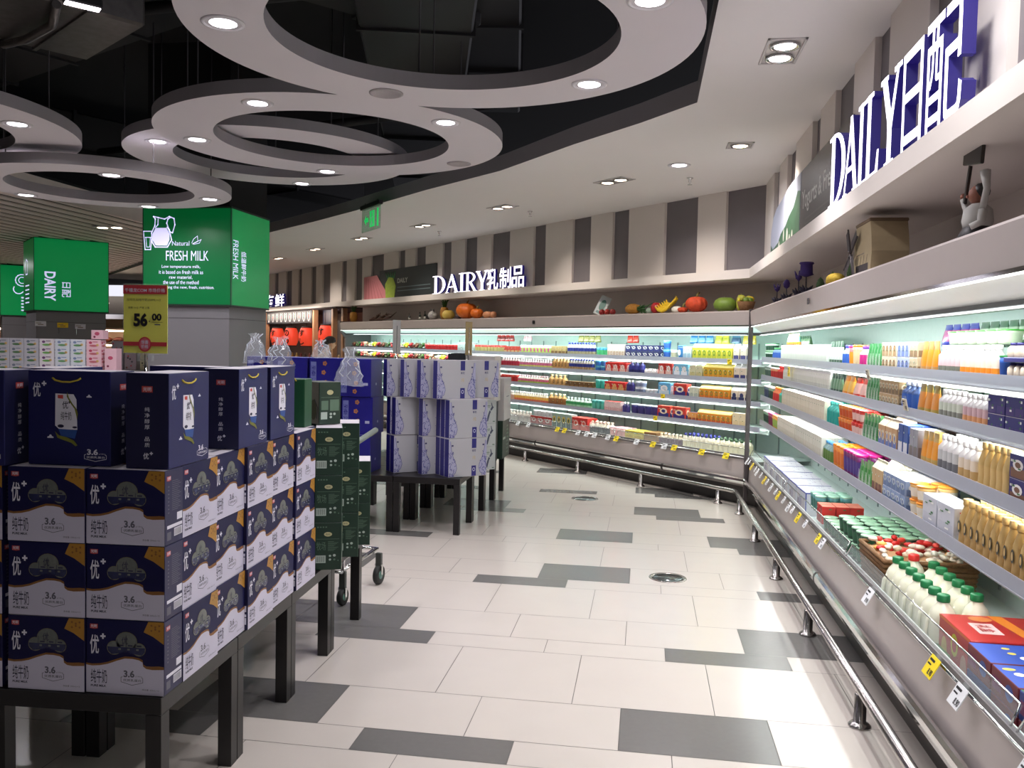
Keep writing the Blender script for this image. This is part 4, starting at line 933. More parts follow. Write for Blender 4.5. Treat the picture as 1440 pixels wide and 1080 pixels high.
# ---------------------------------------------------------------- gift bags
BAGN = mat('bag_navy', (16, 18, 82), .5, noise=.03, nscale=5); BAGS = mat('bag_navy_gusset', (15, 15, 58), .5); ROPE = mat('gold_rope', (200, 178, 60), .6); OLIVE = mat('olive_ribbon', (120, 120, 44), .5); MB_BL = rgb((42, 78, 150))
GW, GD, GH = .265, .135, .287
def bag_proto():
    t = thing('gift_bag', 'x', 'gift bag'); W, D, Z = GW, GD, GH; b = MB()
    b.box(0, W, 0, D, 0, Z, BAGN, .0015)
    b.face((0, 0, Z), (1, 0, 0), (0, 1, 0)); b.rect(.004, W - .004, .004, D - .004, CARD, .0005)
    for side in (0, 1):
        if side == 0: b.face((0, 0, 0), (1, 0, 0), (0, 0, 1))
        else: b.face((W, D, 0), (-1, 0, 0), (0, 0, 1))
        you(b, W * .06, Z * .72, W * .165, Z * .17, PW)
        b.dec([(W * .335, Z * .76), (W * .555, Z * .755), (W * .59, Z * .70), (W * .60, Z * .38), (W * .38, Z * .38), (W * .33, Z * .42)], PW); b.dec([(W * .37, Z * .385), (W * .60, Z * .375), (W * .57, Z * .285), (W * .40, Z * .31)], MB_BL, .0008)
        b.dec([(W * .365, Z * .745), (W * .43, Z * .745), (W * .43, Z * .705), (W * .365, Z * .71)], PR, .0012)
        b.text('优', W * .42, W * .49, Z * .60, Z * .68, PINK_, .01, .0012); b.rect(W * .49, W * .52, Z * .665, Z * .672, PINK_, .0014); b.rect(W * .5, W * .51, Z * .655, Z * .682, PINK_, .0014); b.text('纯牛奶', W * .40, W * .53, Z * .48, Z * .57, PINK_, .0, .0012)
        b.oval(W * .40, Z * .415, W * .04, Z * .018, PINK_, .0014, 10); b.oval(W * .57, Z * .405, W * .03, Z * .012, PINK_, .0014, 8)
        for pl in ([(.48, .78), (.50, .72), (.545, .655), (.595, .60), (.61, .55), (.60, .48), (.59, .53), (.57, .60), (.52, .66), (.475, .73)], [(.33, .36), (.38, .315), (.47, .30), (.56, .265), (.605, .215), (.58, .205), (.53, .24), (.44, .265), (.36, .29)]):
            b.dec([(x * W, y * Z) for x, y in pl][:5] + [(x * W, y * Z) for x, y in pl][5:], OLIVE, .0018)
        for cx_, cy_, s_ in ((.74, .725, 1), (.27, .285, 1.2)): b.dec([(W * (cx_ + s_ * x), Z * (cy_ + s_ * y)) for x, y in ((-.03, 0), (-.028, .012), (-.012, .016), (-.005, .03), (.01, .03), (.018, .016), (.032, .012), (.034, 0))], PW)
        badge(b, W * .685, Z * .05, W * .265, Z * .13, PW)
    for side in (0, 1):
        if side == 0: b.face((W, 0, 0), (0, 1, 0), (0, 0, 1))
        else: b.face((0, D, 0), (0, -1, 0), (0, 0, 1))
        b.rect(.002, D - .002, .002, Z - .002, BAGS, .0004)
        x = D * .5; b.dec([(x - .017, Z * .80), (x + .017, Z * .80), (x + .017, Z * .865), (x - .017, Z * .865)], PR, .0008); b.text('光明', x - .013, x + .013, Z * .81, Z * .855, PW, .01, .0012)
        for q, ch in enumerate('纯净醇厚 品质'):
            if ch != ' ': b.text(ch, x - .008, x + .008, Z * (.60 - q * .062), Z * (.645 - q * .062), PW, 0, .0009)
        you(b, x - .012, Z * .10, .03, Z * .075, PW)
    body = b.build('bag_body', t)
    for side in (-1, 1):
        y = -.003 if side < 0 else D + .003
        b = MB(); b.tube([(W * .30, y + .002 * -side, Z * .925), (W * .34, y, Z * .90), (W * .42, y, Z * .885), (W * .52, y, Z * .885), (W * .61, y, Z * .905), (W * .645, y + .002 * -side, Z * .925)], .0028, ROPE, 6); b.build('handle', t)
    return t
bp = bag_proto(); fb = [True]
def place_bag(x, y, rz, label, z=TZ + 3 * (BH + .0012) + .002):
    p = tp(x, y, z)
    if fb[0]: fb[0] = False; bp.location = p; bp.rotation_euler = (0, 0, TROT + rz); bp['label'] = label; bp['group'] = 'navy gift bags on the milk cartons'
    else: copy_tree(bp, p, TROT + rz, label, 'navy gift bags on the milk cartons')
place_bag(-.458, .055, 0, 'navy gift bag facing the camera with its gold handle, front row')
place_bag(-.001, .040, PI / 2, 'navy gift bag at the aisle corner, gusset with red badge towards the camera')
place_bag(-.760, .000, 0, 'navy gift bag cut by the left picture edge, badge visible')
place_bag(-.425, .125, PI / 2, 'navy gift bag showing only a dark gusset behind the leftmost bag') if False else place_bag(-.472, .212, PI / 2, 'navy gift bag showing only a dark gusset behind the leftmost bag')
place_bag(-.001, .545, PI / 2, 'navy gift bag facing the aisle, second along the aisle edge')
place_bag(-.001, .845, PI / 2, 'navy gift bag facing the aisle, farthest along the aisle edge')
place_bag(-.42, .70, .0, 'navy gift bag behind the second aisle bag, only its top seen')

# green cartons
DGRN = mat('carton_green', (24, 50, 38), .42, noise=.06, nscale=8, coat=.1); CREAM = rgb((190, 184, 140)); PGG = rgb((92, 118, 98)); PWG = rgb((176, 190, 180))
def green_proto():
    W, D, Z = .125, .22, .2225; b = MB(); b.box(0, W, 0, D, 0, Z, DGRN, .0015); b.face((0, 0, 0), (1, 0, 0), (0, 0, 1))
    def art(w):
        b.oval(w * .5, Z * .76, w * .15, Z * .048, CREAM); b.text('有机', w * .42, w * .58, Z * .74, Z * .78, DGRN, 0, .0012); b.rect(w * .08, w * .92, Z * .655, Z * .663, PGG)
        for q in range(4): b.rect(w * (.1 + .1 * q), w * (.16 + .1 * q), Z * .9, Z * .925, PGG)
        b.text('牧场', w * .08, w * .42, Z * .42, Z * .60, PGG, .0)
        for q in range(9): b.rect(w * .5, w * (.72 + .22 * ((q * 3) % 4) / 4), Z * (.60 - q * .024), Z * (.609 - q * .024), PGG)
        b.rect(w * .05, w * .42, Z * .15, Z * .31, PWG)
        for q in range(8): b.rect(w * (.08 + q * .04), w * (.092 + q * .04), Z * .17, Z * .29, INK, .0012)
        for q, (x, y, r_) in enumerate(((.58, .30, .045), (.74, .31, .055), (.58, .22, .045), (.74, .22, .04), (.88, .2, .025))): b.oval(w * x, Z * y, w * r_, w * r_ * .9, PWG if q < 3 else PGG)
    art(W); b.face((W, 0, 0), (0, 1, 0), (0, 0, 1)); art(D); b.face((0, D, 0), (0, -1, 0), (0, 0, 1)); art(D)
    b.face((0, 0, Z), (1, 0, 0), (0, 1, 0)); b.rect(.003, W - .003, .003, D - .003, CARD, .0005)
    e = .0012
    b.box(W - e, W + e * .5, -e * .5, e, 0, Z, PGG); return b.build('green_carton')
gp = green_proto(); gf = [True]
def place_green(x, y, k, rz, label, z=None, group='dark green cartons beyond the blue ones'):
    p = tp(x, y, TZ + .001 + k * .2235 if z is None else z); 
    if gf[0]: gf[0] = False; o = gp
    else: o = gp.copy(); COL.objects.link(o)
    o.location = p; o.rotation_euler = (0, 0, TROT + rz); tag(o, label, 'milk carton', group)
for k in range(3): place_green(-.03, 1.475, k, .27 + .02 * k, 'dark green carton in the nearest green stack, %s tier' % TIER[k])
for k in range(3): place_green(-.02, 1.725, k, .27, 'dark green carton in the middle green stack, %s tier' % TIER[k])
for k in range(2): place_green(-.03, 1.985, k, .26, 'dark green carton in the farthest green stack, %s tier' % ('lower', 'upper')[k])
for k in range(3):
    place_green(-.235, 1.76, k, .27, 'dark green carton inside the middle green stack, %s tier' % TIER[k])
# the carton on top, turned, with a grey photo side
t = thing('green_carton', 'turned green carton with a grey photo side, topmost of the green boxes', 'milk carton', tp(-.055, 1.60, TZ + .003 + 3 * .2235), TROT + .86)
b = MB(); b.box(0, .12, 0, .16, 0, .205, DGRN, .002); b.face((0, 0, 0), (1, 0, 0), (0, 0, 1)); b.oval(.06, .155, .018, .012, CREAM); b.rect(.01, .11, .13, .132, PGG); b.rect(.01, .045, .025, .06, PWG); b.rect(.012, .05, .07, .115, PGG); b.rect(.06, .11, .065, .12, PGG)
for x, y in ((.065, .05), (.085, .05), (.065, .035)): b.oval(x, y, .007, .006, PWG)
b.face((0, .16, 0), (0, -1, 0), (0, 0, 1)); b.rect(.003, .157, .003, .202, rgb((120, 116, 108))); b.oval(.11, .07, .03, .05, rgb((70, 72, 50)), .0012); b.line([(.12, .12), (.15, .08), (.14, .03)], .006, rgb((50, 52, 60)), .0014); b.build('carton_body', t)
t = thing('gift_bag', 'plain green gift bag standing between the navy bags and green cartons', 'gift bag', tp(-.19, 1.38, TZ + .001 + 3 * .2255 + .004), TROT)
GB = mat('bag_green', (14, 70, 40), .45); b = MB(); b.box(0, .14, 0, .10, 0, .22, GB, .003); b.build('bag_body', t); b = MB(); b.tube([(.04, 0, .21), (.05, -.003, .225), (.09, -.003, .225), (.10, 0, .21)], .003, ROPE, 6); b.build('handle', t)
for k in range(3): place_carton(-.28, 1.37 - .0, k, 0, 'navy milk carton hidden under the green gift bag, %s tier' % TIER[k], G1)

# ---------------------------------------------------------------- vase boxes on the far tables
VN = mat('vase_navy', (34, 30, 112), .4, noise=.03, nscale=6); VW = mat('vase_white', (176, 176, 182), .5, noise=.03, nscale=8); VB = rgb((36, 34, 124)); VBD = rgb((40, 40, 96))
def vase_proto():
    W, D, Z = .35, .075, .312; b = MB(); b.box(0, W, 0, D, 0, Z, VW, .0015)
    edge = rgb((206, 204, 212))
    b.face((0, D, 0), (0, -1, 0), (0, 0, 1)); b.rect(.003, D - .003, .004, Z - .004, VN); b.rect(.0, .003, 0, Z, edge, .0008); b.rect(0, D, Z - .004, Z, edge, .0008)
    b.face((W, 0, 0), (0, 1, 0), (0, 0, 1)); b.rect(.003, D - .003, .004, Z - .004, VN)
    half = [(0, .96), (.03, .96), (.035, .86), (.05, .72), (.085, .52), (.14, .34), (.155, .22), (.13, .10), (.09, .05), (.085, .0), (0, 0)]
    for side in (0, 1):
        if side == 0: b.face((0, 0, 0), (1, 0, 0), (0, 0, 1))
        else: b.face((W, D, 0), (-1, 0, 0), (0, 0, 1))
        for fl in (0, 1):
            X = (lambda x: x * W * 1.35) if fl == 0 else (lambda x: W - x * W * 1.35)
            pts = [(X(x), y * Z * .96 + .004) for x, y in half]
            b.dec(pts[:] if fl == 0 else pts[::-1], rgb((164, 164, 194)), .0006); b.line(pts[1:-1], .003, VB, .0009)
            rr2 = random.Random(5 + fl)
            for q in range(40):
                y = rr2.uniform(.03, .7) ** 1.25; wx = .13 * (1 - abs(y - .25) * 1.1) if y > .1 else .08
                x = rr2.uniform(0, max(.01, wx)); a = rr2.uniform(0, 3); l_ = .014
                b.line([(X(x), y * Z), (X(x) + l_ * math.cos(a), y * Z + l_ * math.sin(a))], .0034, VB, .001)
            b.rect(*sorted((X(.05), X(.085))), Z * .80, Z * .84, VBD)
        m = W * .60
        b.rect(m, m + W * .12, Z * .74, Z * .985, VN); b.rect(m, m + W * .12, Z * .01, Z * .28, VN); b.oval(m + W * .06, Z * .18, W * .035, Z * .05, rgb((190, 190, 215)), .0009); b.oval(m + W * .06, Z * .18, W * .022, Z * .032, VN, .0012)
        b.text('青花', m + .002, m + W * .11, Z * .64, Z * .70, VBD, .01); b.text('纯', m + W * .02, m + W * .10, Z * .44, Z * .54, rgb((190, 170, 120)), .0)
    b.face((0, 0, Z), (1, 0, 0), (0, 1, 0)); b.rect(.002, W - .002, .002, D - .002, CARD, .0005)
    return b.build('vase_carton')
vp = vase_proto(); vf = [True]; VR = math.radians(41)
def place_vase(x, y, k, label, rz=VR):
    if vf[0]: vf[0] = False; o = vp
    else: o = vp.copy(); COL.objects.link(o)
    o.location = (x, y, TZ + .002 + k * .3145); o.rotation_euler = (0, 0, rz); tag(o, label, 'milk carton', 'white cartons with blue vase prints')
# near corners of the slanted boxes (x, y) on the far tables
for k, row in enumerate((((-2.02, 6.80, 'left'), (-1.775, 6.78, 'centre'), (-1.53, 6.68, 'right')), ((-2.01, 6.80, 'left'), (-1.775, 6.78, 'centre'), (-1.53, 6.68, 'right')), ((-2.10, 6.84, 'far left'), (-1.94, 6.79, 'centre left'), (-1.785, 6.735, 'centre right'), (-1.635, 6.68, 'right')))):
    for x, y, nm in row: place_vase(x, y, k, 'white carton with blue vase, wide face showing, %s tier, %s' % (TIER[k], nm))
    ux, uy = -math.sin(VR), math.cos(VR)
    if k < 2:
        for q in (1, 2): place_vase(-1.53 + ux * .078 * q, 6.68 + uy * .078 * q, k, 'carton with only its navy spine showing, %s tier, %s from the right one' % (TIER[k], ('first', 'second')[q - 1]))
        place_vase(-2.02 + ux * .08, 6.80 + uy * .08, k, 'carton with only its navy spine showing, %s tier, at the left' % TIER[k])
    else:
        place_vase(-1.485, 6.93, k, 'white carton with vase and blue stripes behind the right one, top tier')
# white drawing cartons, then dark green and tall pale boxes along the aisle side of the far tables
def nz_carton(x, y, z, label):
    b = MB(); W, D, Z = .155, .22, .198; b.box(0, W, 0, D, 0, Z, rgb((184, 190, 188)), .0015)
    for q in (0, 1):
        if q == 0: b.face((W, 0, 0), (0, 1, 0), (0, 0, 1)); w = D
        else: b.face((0, 0, 0), (1, 0, 0), (0, 0, 1)); w = W
        dk = rgb((66, 72, 92)); b.dec([(w * .38, Z * .10), (w * .48, Z * .09), (w * .60, Z * .42), (w * .66, Z * .50), (w * .56, Z * .56), (w * .46, Z * .36)], dk); b.dec([(w * .62, Z * .54), (w * .70, Z * .56), (w * .84, Z * .70), (w * .76, Z * .74), (w * .70, Z * .90), (w * .66, Z * .88), (w * .70, Z * .72), (w * .62, Z * .62)], dk)
        b.rect(w * .40, w * .62, Z * .74, Z * .77, PGG); b.rect(w * .44, w * .60, Z * .68, Z * .70, PGG); b.rect(w * .78, w * .92, Z * .06, Z * .10, PGG)
    b.build('milk_carton_box', loc=(x, y, z), rz=VR, tags=(label, 'milk carton', 'pale cartons with a dark island drawing'))
for k in range(3): nz_carton(-1.37, 7.165, TZ + .002 + k * .2, 'pale carton with dark drawing beside the vase boxes, %s tier' % TIER[k])
def plain_box(x0, x1, y0, y1, z0, z1, m, label, marks=()):
    b = MB(); b.box(0, x1 - x0, 0, y1 - y0, 0, z1 - z0, m, .002)
    for q in (0, 1):
        if q == 0: b.face((x1 - x0, 0, 0), (0, 1, 0), (0, 0, 1)); w = y1 - y0
        else: b.face((0, 0, 0), (1, 0, 0), (0, 0, 1)); w = x1 - x0
        for a0, a1, b0, b1, mm in marks: b.rect(a0 * w, a1 * w, b0 * (z1 - z0), b1 * (z1 - z0), mm)
    return b.build('carton', loc=(x0, y0, z0), tags=(label, 'carton'))
DBL = rgb((34, 38, 42)); z0 = TZ + .002
plain_box(-1.72, -1.335, 7.50, 7.84, z0, z0 + .56, DBL, 'tall black carton behind the pale drawing cartons')
plain_box(-1.58, -1.315, 7.50, 7.82, z0 + .562, z0 + .97, rgb((196, 190, 186)), 'pale upright carton with faint red marks on the black carton', ((.35, .42, .5, .8, rgb((210, 150, 120))), (.5, .56, .45, .7, rgb((210, 160, 130)))))
plain_box(-1.74, -1.585, 7.50, 7.82, z0 + .562, z0 + .99, DBL, 'black upright carton left of the pale upright one')
plain_box(-1.68, -1.30, 7.92, 8.32, z0, z0 + .36, DGRN, 'dark green carton at the far aisle end, behind the pale upright one', tuple((.55, .8, .1 + .1 * q, .14 + .1 * q, PGG) for q in range(8)) + ((.05, .4, .5, .56, PWG),))
plain_box(-1.52, -1.29, 7.92, 8.30, z0 + .362, z0 + .76, rgb((194, 190, 188)), 'pale grey carton on the dark green one, farthest along the aisle', ((.3, .7, .55, .57, PG),))
plain_box(-1.70, -1.525, 7.92, 8.30, z0 + .362, z0 + .77, DBL, 'slim black carton beside the farthest pale grey carton')
# purple-blue cartons left of the vase boxes
PURP = mat('carton_purple', (28, 24, 122), .38, noise=.10, nscale=7); FLW = rgb((170, 110, 66)); PWP = rgb((110, 116, 176)); PWL = rgb((168, 170, 200))
def purple_proto():
    W, D, Z = .265, .30, .31; b = MB(); b.box(0, W, 0, D, 0, Z, PURP, .002)
    b.face((0, 0, 0), (1, 0, 0), (0, 0, 1)); b.rect(W * .04, W * .22, Z * .1, Z * .9, PWP); b.text('臻浓', W * .06, W * .2, Z * .2, Z * .8, PURP, 0, .0012, True)
    for x, y in ((.5, .86), (.46, .62), (.52, .36), (.48, .14)):
        for q in range(5): b.oval(W * x + .012 * math.cos(q * 1.257), Z * y + .012 * math.sin(q * 1.257), .0085, .0085, FLW, .0008, 7)
    b.rect(W * .76, W * .90, Z * .3, Z * .37, PWL); b.face((W, 0, 0), (0, 1, 0), (0, 0, 1)); b.rect(D * .4, D * .5, Z * .3, Z * .36, PWL)
    b.face((0, 0, Z), (1, 0, 0), (0, 1, 0)); b.rect(.01, W - .01, .01, D - .01, PWP, .0005)
    return b.build('purple_carton')
pp = purple_proto(); pf = [True]
for k in range(3):
    for q, nm in enumerate(('right', 'centre', 'left', 'far left')):
        if pf[0]: pf[0] = False; o = pp
        else: o = pp.copy(); COL.objects.link(o)
        o.location = (-2.47 - .275 * q + .012 * ((k + q) % 2), 6.74 + .015 * (k % 2), TZ + .002 + k * .3125); tag(o, 'purple-blue carton with orange flowers, %s tier, %s stack' % (TIER[k], nm), 'milk carton', 'purple-blue cartons left of the vase boxes')
# clear plastic bags hung on the purple stack
CLEAR = mat('clear_film', (235, 240, 248), .12, alpha=.20, spec=1.0); CLEAR2 = mat('film_glint', (240, 244, 252), .25, alpha=.75)
def film_bag(loc, w, h, label, seed):
    rr = random.Random(seed); t = thing('plastic_bag', label, 'plastic bag', loc, rr.uniform(-.4, .4)); b = MB(); n = 18; vs = []; L = 9
    for j in range(L):
        f = j / (L - 1); r_ = w / 2 * (1.0 if f < .1 else (1.02 - f * .55)) if f < .62 else w / 2 * (.68 - (f - .62) * 2.2 if f < .82 else .22 + (f - .82) * 2.0)
        for i in range(n):
            a = 2 * PI * i / n; q = r_ * (1 + rr.uniform(-.16, .16)); vs.append((q * math.cos(a), q * .45 * math.sin(a), f * h + rr.uniform(-.01, .01)))
    fs = [(j * n + i, j * n + (i + 1) % n, (j + 1) * n + (i + 1) % n, (j + 1) * n + i) for j in range(L - 1) for i in range(n)]
    b.add(vs, fs, CLEAR); b.add([vs[i] for i in range(n)], [tuple(range(n))], CLEAR); 
    for q in range(14):
        i = rr.randrange(n); j = rr.randrange(1, L - 2); p = [Vector(vs[(j + k_) * n + (i + (k_ % 2)) % n]) * 1.01 for k_ in range(3)]
        b.tube(p, .0035, CLEAR2, 4)
    b.build('film', t)
film_bag((-2.36, 6.66, 1.175), .26, .30, 'clear crinkled plastic bag hanging on the purple cartons, rightmost', 3)
film_bag((-2.62, 6.70, 1.40), .16, .14, 'small clear plastic bag lying on the purple cartons', 5)
film_bag((-2.98, 6.72, 1.30), .24, .26, 'clear crinkled plastic bag left of the small one', 6)
film_bag((-3.22, 6.76, 1.34), .22, .24, 'clear crinkled plastic bag beside the milk column', 8)

# ---------------------------------------------------------------- yellow price board on a stand
t = thing('price_sign', 'yellow 56.00 price card in a clear frame on a stand', 'price sign', (-2.138, 3.43, TZ + .002 + 3 * (BH + .0012)), .02)
zb = 1.457 - t.location.z; YC = mat('price_yellow', (252, 244, 84), .5, noise=.08, nscale=8); RC = rgb((206, 62, 70)); PKC = rgb((222, 110, 120)); b = MB()
b.box(-.106, .106, -.003, .003, zb, zb + .305, GLASS, .004); b.build('clear_frame', t)
b = MB(); b.box(-.101, .101, -.0012, .0012, zb + .006, zb + .299, YC); b.face((-.101, -.0046, zb + .006), (1, 0, 0), (0, 0, 1)); W, Z = .202, .293
b.rect(0, W, Z * .87, Z, RC, 0); b.text('千禧龙COM 市场价格', W * .04, W * .96, Z * .895, Z * .955, PW, .01)
b.text('光明优加纯牛奶250ML×12', W * .08, W * .86, Z * .765, Z * .805, INK, .0); b.text('规格 1×12  产地 上海', W * .12, W * .6, Z * .65, Z * .685, INK, .0)
b.text('56', W * .24, W * .56, Z * .39, Z * .59, INK, .05); b.rect(W * .59, W * .61, Z * .46, Z * .48, INK); b.text('00', W * .66, W * .88, Z * .48, Z * .585, INK, .04); b.rect(W * .66, W * .9, Z * .455, Z * .46, INK); b.rect(W * .72, W * .85, Z * .415, Z * .43, PG)
b.rect(0, W, Z * .105, Z * .165, RC); b.oval(W * .5, Z * .13, W * .15, Z * .11, RC, .0009, 24); b.oval(W * .5, Z * .13, W * .12, Z * .09, PKC, .0012, 24); b.text('惊喜', W * .42, W * .58, Z * .135, Z * .19, PW, .01, .0015); b.text('价格', W * .42, W * .58, Z * .07, Z * .125, PW, .01, .0015)
b.build('price_card', t); b = MB(); b.tube([(0, 0, .006), (0, 0, zb)], .006, CHROME, 8); b.box(-.035, .035, -.012, .012, zb - .03, zb + .004, GLASS, .004); b.lathe([(.05, 0), (.05, .006), (.0001, .008)], CHROME, 18); b.build('stand', t)
for s, dx, m, l_ in ((-2.13, 5.86, rgb((170, 168, 166)), 'pale upright shelf flag behind the vase boxes, left one'), (-1.53, 6.02, rgb((150, 128, 86)), 'brownish upright shelf flag behind the vase boxes, right one')):
    t = thing('pole_sign', l_, 'sign', (s, dx + .95, TZ + .002 + 3 * .3145 if s > -2 else TZ + .002 + 3 * .3145 ), .0); t.location.z = TZ + .002; t.location.y = 7.2 + (s + 2.13) * .3
    b = MB(); b.tube([(0, 0, 0), (0, 0, 1.22)], .007, CHROME, 8); b.lathe([(.05, 0), (.05, .006), (.0001, .01)], CHROME, 14); b.build('pole', t)
    b = MB(); b.M = Matrix.Rotation(1.28, 4, 'Z'); b.box(-.06, .06, -.003, .003, .98, 1.27, m, .002); b.face((-.06, -.003, .98), (1, 0, 0), (0, 0, 1)); b.build('board', t)

# ---------------------------------------------------------------- shopping trolley behind the green cartons
t = thing('shopping_trolley', 'flat metal trolley with a grey handle behind the green cartons', 'trolley', (-1.95, 4.83, 0), -.15)
W_ = .27; L_ = .42; b = MB()
b.tube([(-W_, -.1, .20), (W_, -.1, .20), (W_ * .9, L_, .22), (-W_ * .9, L_, .22)], .011, CHROME, 8, closed=True)
for k in range(7): b.tube([(-W_ + .05 + k * .08, -.1, .205), (-W_ * .9 + .05 + k * .07, L_, .225)], .004, CHROME, 6)
b.build('base_frame', t); b = MB()
for sgn in (-1, 1):
    b.tube([(W_ * sgn, -.08, .20), (W_ * sgn, -.05, .65), (W_ * sgn, .0, .86), (W_ * sgn, .02, .92)], .011, CHROME, 8); b.tube([(W_ * sgn - .03 * sgn, .02, .66), (W_ * sgn - .03 * sgn, .04, .80), (W_ * sgn - .01 * sgn, .02, .9)], .007, CHROME, 8)
for z in (.66, .76): b.tube([(-W_, -.03, z), (W_, -.03, z)], .006, CHROME, 6)
b.build('upright_frame', t); b = MB(); b.tube([(W_, -.10, .90), (W_ + .01, .30, .99)], .017, mat('handle_grip', (120, 130, 124), .35), 12); b.tube([(-W_, .02, .93), (W_, .02, .93)], .012, CHROME, 8); b.build('handle', t)
for sgn, y, r_ in ((1, -.07, .05), (-1, -.07, .05), (1, L_ - .02, .062), (-1, L_ - .02, .062)):
    w = MB(); w.M = Matrix.Translation((W_ * .98 * sgn, y, r_)) @ Matrix.Rotation(PI / 2, 4, 'Y'); w.lathe([(r_ * .3, -.014), (r_ * .9, -.016), (r_, -.008), (r_, .008), (r_ * .9, .016), (r_ * .3, .014)], rgb((26, 28, 28), .6), 22); w.lathe([(.0001, -.017), (r_ * .45, -.016), (r_ * .45, .016), (.0001, .017)], rgb((90, 130, 118)), 14); wh = w.build('wheel', t)
    w = MB(); w.box(W_ * .98 * sgn - .02, W_ * .98 * sgn + .02, y - .012, y + .012, r_ * 1.9, .20, rgb((60, 64, 62)), .003); w.box(W_ * .98 * sgn - .024, W_ * .98 * sgn - .019, y - .01, y + .01, r_, r_ * 2.1, CHROME); w.box(W_ * .98 * sgn + .019, W_ * .98 * sgn + .024, y - .01, y + .01, r_, r_ * 2.1, CHROME); w.build('wheel_fork', t)

# ---------------------------------------------------------------- goods in the coolers
CR_ = (232, 226, 206)
def P_bottle(w, h, body, cap, band=None, band2=None, neck=.42, shape=0, coat=.2, label=None):
    """round drink bottle with a screw cap"""
    b = MB(); r = w / 2; bm = rgb(body, .35, coat=coat); bd = rgb(band, .45) if band else bm; b2 = rgb(band2, .45) if band2 else bd
    if shape == 0: pr = [(r * .85, 0), (r, h * .04), (r, h * .12), (r, h * .34), (r, h * .60), (r * .97, h * .68), (r * neck, h * .80), (r * neck, h * .90)]; ms = [bm, bm, b2, bd, bm, bm, bm]
    else: pr = [(r * .9, 0), (r, h * .04), (r * .99, h * .10), (r * .93, h * .30), (r * 1.0, h * .52), (r * .93, h * .62), (r * neck, h * .84), (r * neck * .95, h * .92)]; ms = [bm, bm, b2, bd, bm, bm, bm]
    b.lathe(pr, bm, 12, ms=ms); o = b.build('bottle')
    if label:
        q = MB(); q.face((-r * .5, -r * 1.005, h * .30), (1, 0, 0), (0, 0, 1)); q.oval(r * .5, h * .12, r * .42, h * .13, rgb(label)); q.oval(r * .5, h * .12, r * .25, h * .08, rgb(body), .0012); q.build('label', o)
    c = MB(); c.lathe([(r * neck * 1.12, h * .86), (r * neck * 1.18, h * .88), (r * neck * 1.15, h), (r * neck * .8, h + .001), (.0001, h + .001)], rgb(cap, .4), 12); c.build('cap', o); return o
def P_cup(w, h, body, lid, band=None, mark=None):
    b = MB(); r = w / 2; bm = rgb(body, .4); bd = rgb(band, .45) if band else bm
    b.lathe([(r * .78, 0), (r * .82, h * .18), (r * .92, h * .72), (r * .96, h * .92)], bm, 14, ms=[bm, bd, bm]); o = b.build('cup')
    if mark: q = MB(); q.face((-r * .6, -r * .9, h * .2), (1, 0, 0), (0, 0, 1)); q.oval(r * .6, h * .28, r * .5, h * .22, rgb(mark), .001); q.build('label', o)
    c = MB(); c.lathe([(r * .99, h * .91), (r, h * .93), (r, h * .985), (r * .95, h), (.0001, h)], rgb(lid, .3), 14); c.build('lid', o); return o
def P_carton(w, h, d, body, accent=None, top=None, mark=None, gable=False, marks=3, cap=None, seed=1, rows=1, cols=1):
    """small carton or multipack with printed blocks; gable: folded roof"""
    rr = random.Random(seed); b = MB(); bm = rgb(body, .45); hb = h * .78 if gable else h
    b.box(-w / 2, w / 2, 0, d, 0, hb, bm, .0012)
    if gable:
        tp_ = rgb(top or body); b.prism([(-w / 2, hb), (w / 2, hb), (w / 2, hb)], 0, 0, bm) if False else None
        b.add([(-w / 2, 0, hb), (w / 2, 0, hb), (w / 2, d, hb), (-w / 2, d, hb), (-w / 2, d / 2, h), (w / 2, d / 2, h)], [(0, 1, 5, 4), (2, 3, 4, 5), (1, 2, 5), (3, 0, 4)], tp_); b.box(-w / 2, w / 2, d / 2 - .0015, d / 2 + .0015, h - .002, h + .008, tp_)
    elif top: b.box(-w / 2 + .001, w / 2 - .001, .001, d - .001, hb - .004, hb + .0006, rgb(top))
    for s_ in (0, 1):
        if s_ == 0: b.face((-w / 2, 0, 0), (1, 0, 0), (0, 0, 1)); ww = w
        else: b.face((w / 2, 0, 0), (0, 1, 0), (0, 0, 1)); ww = d
        for r_ in range(rows):
            for c_ in range(cols):
                x0, x1, y0, y1 = ww * (c_ + .08) / cols, ww * (c_ + .92) / cols, hb * (r_ + .06) / rows, hb * (r_ + .94) / rows
                if accent: b.rect(x0, x1, y0, y0 + (y1 - y0) * .45, rgb(accent), .0007)
                if mark: b.oval((x0 + x1) / 2, y0 + (y1 - y0) * .6, (x1 - x0) * .36, (y1 - y0) * .26, rgb(mark), .001, 12); b.oval((x0 + x1) / 2, y0 + (y1 - y0) * .6, (x1 - x0) * .2, (y1 - y0) * .14, rgb(accent or body), .0013, 10)
                for q in range(marks): xx = rr.uniform(x0, x1 - (x1 - x0) * .3); yy = rr.uniform(y0, y1 - .01); b.rect(xx, xx + (x1 - x0) * rr.uniform(.12, .3), yy, yy + .004 + .004 * rr.random(), rgb(rr.choice(((240, 240, 236), (60, 60, 70), (200, 60, 50), (60, 120, 70)))), .0016)
    o = b.build('carton')
    if cap: c = MB(); c.lathe([(w * .16, h * .9), (w * .16, h * 1.02), (.0001, h * 1.02)], rgb(cap), 10, (0, d * .3, 0)); c.build('cap', o)
    return o
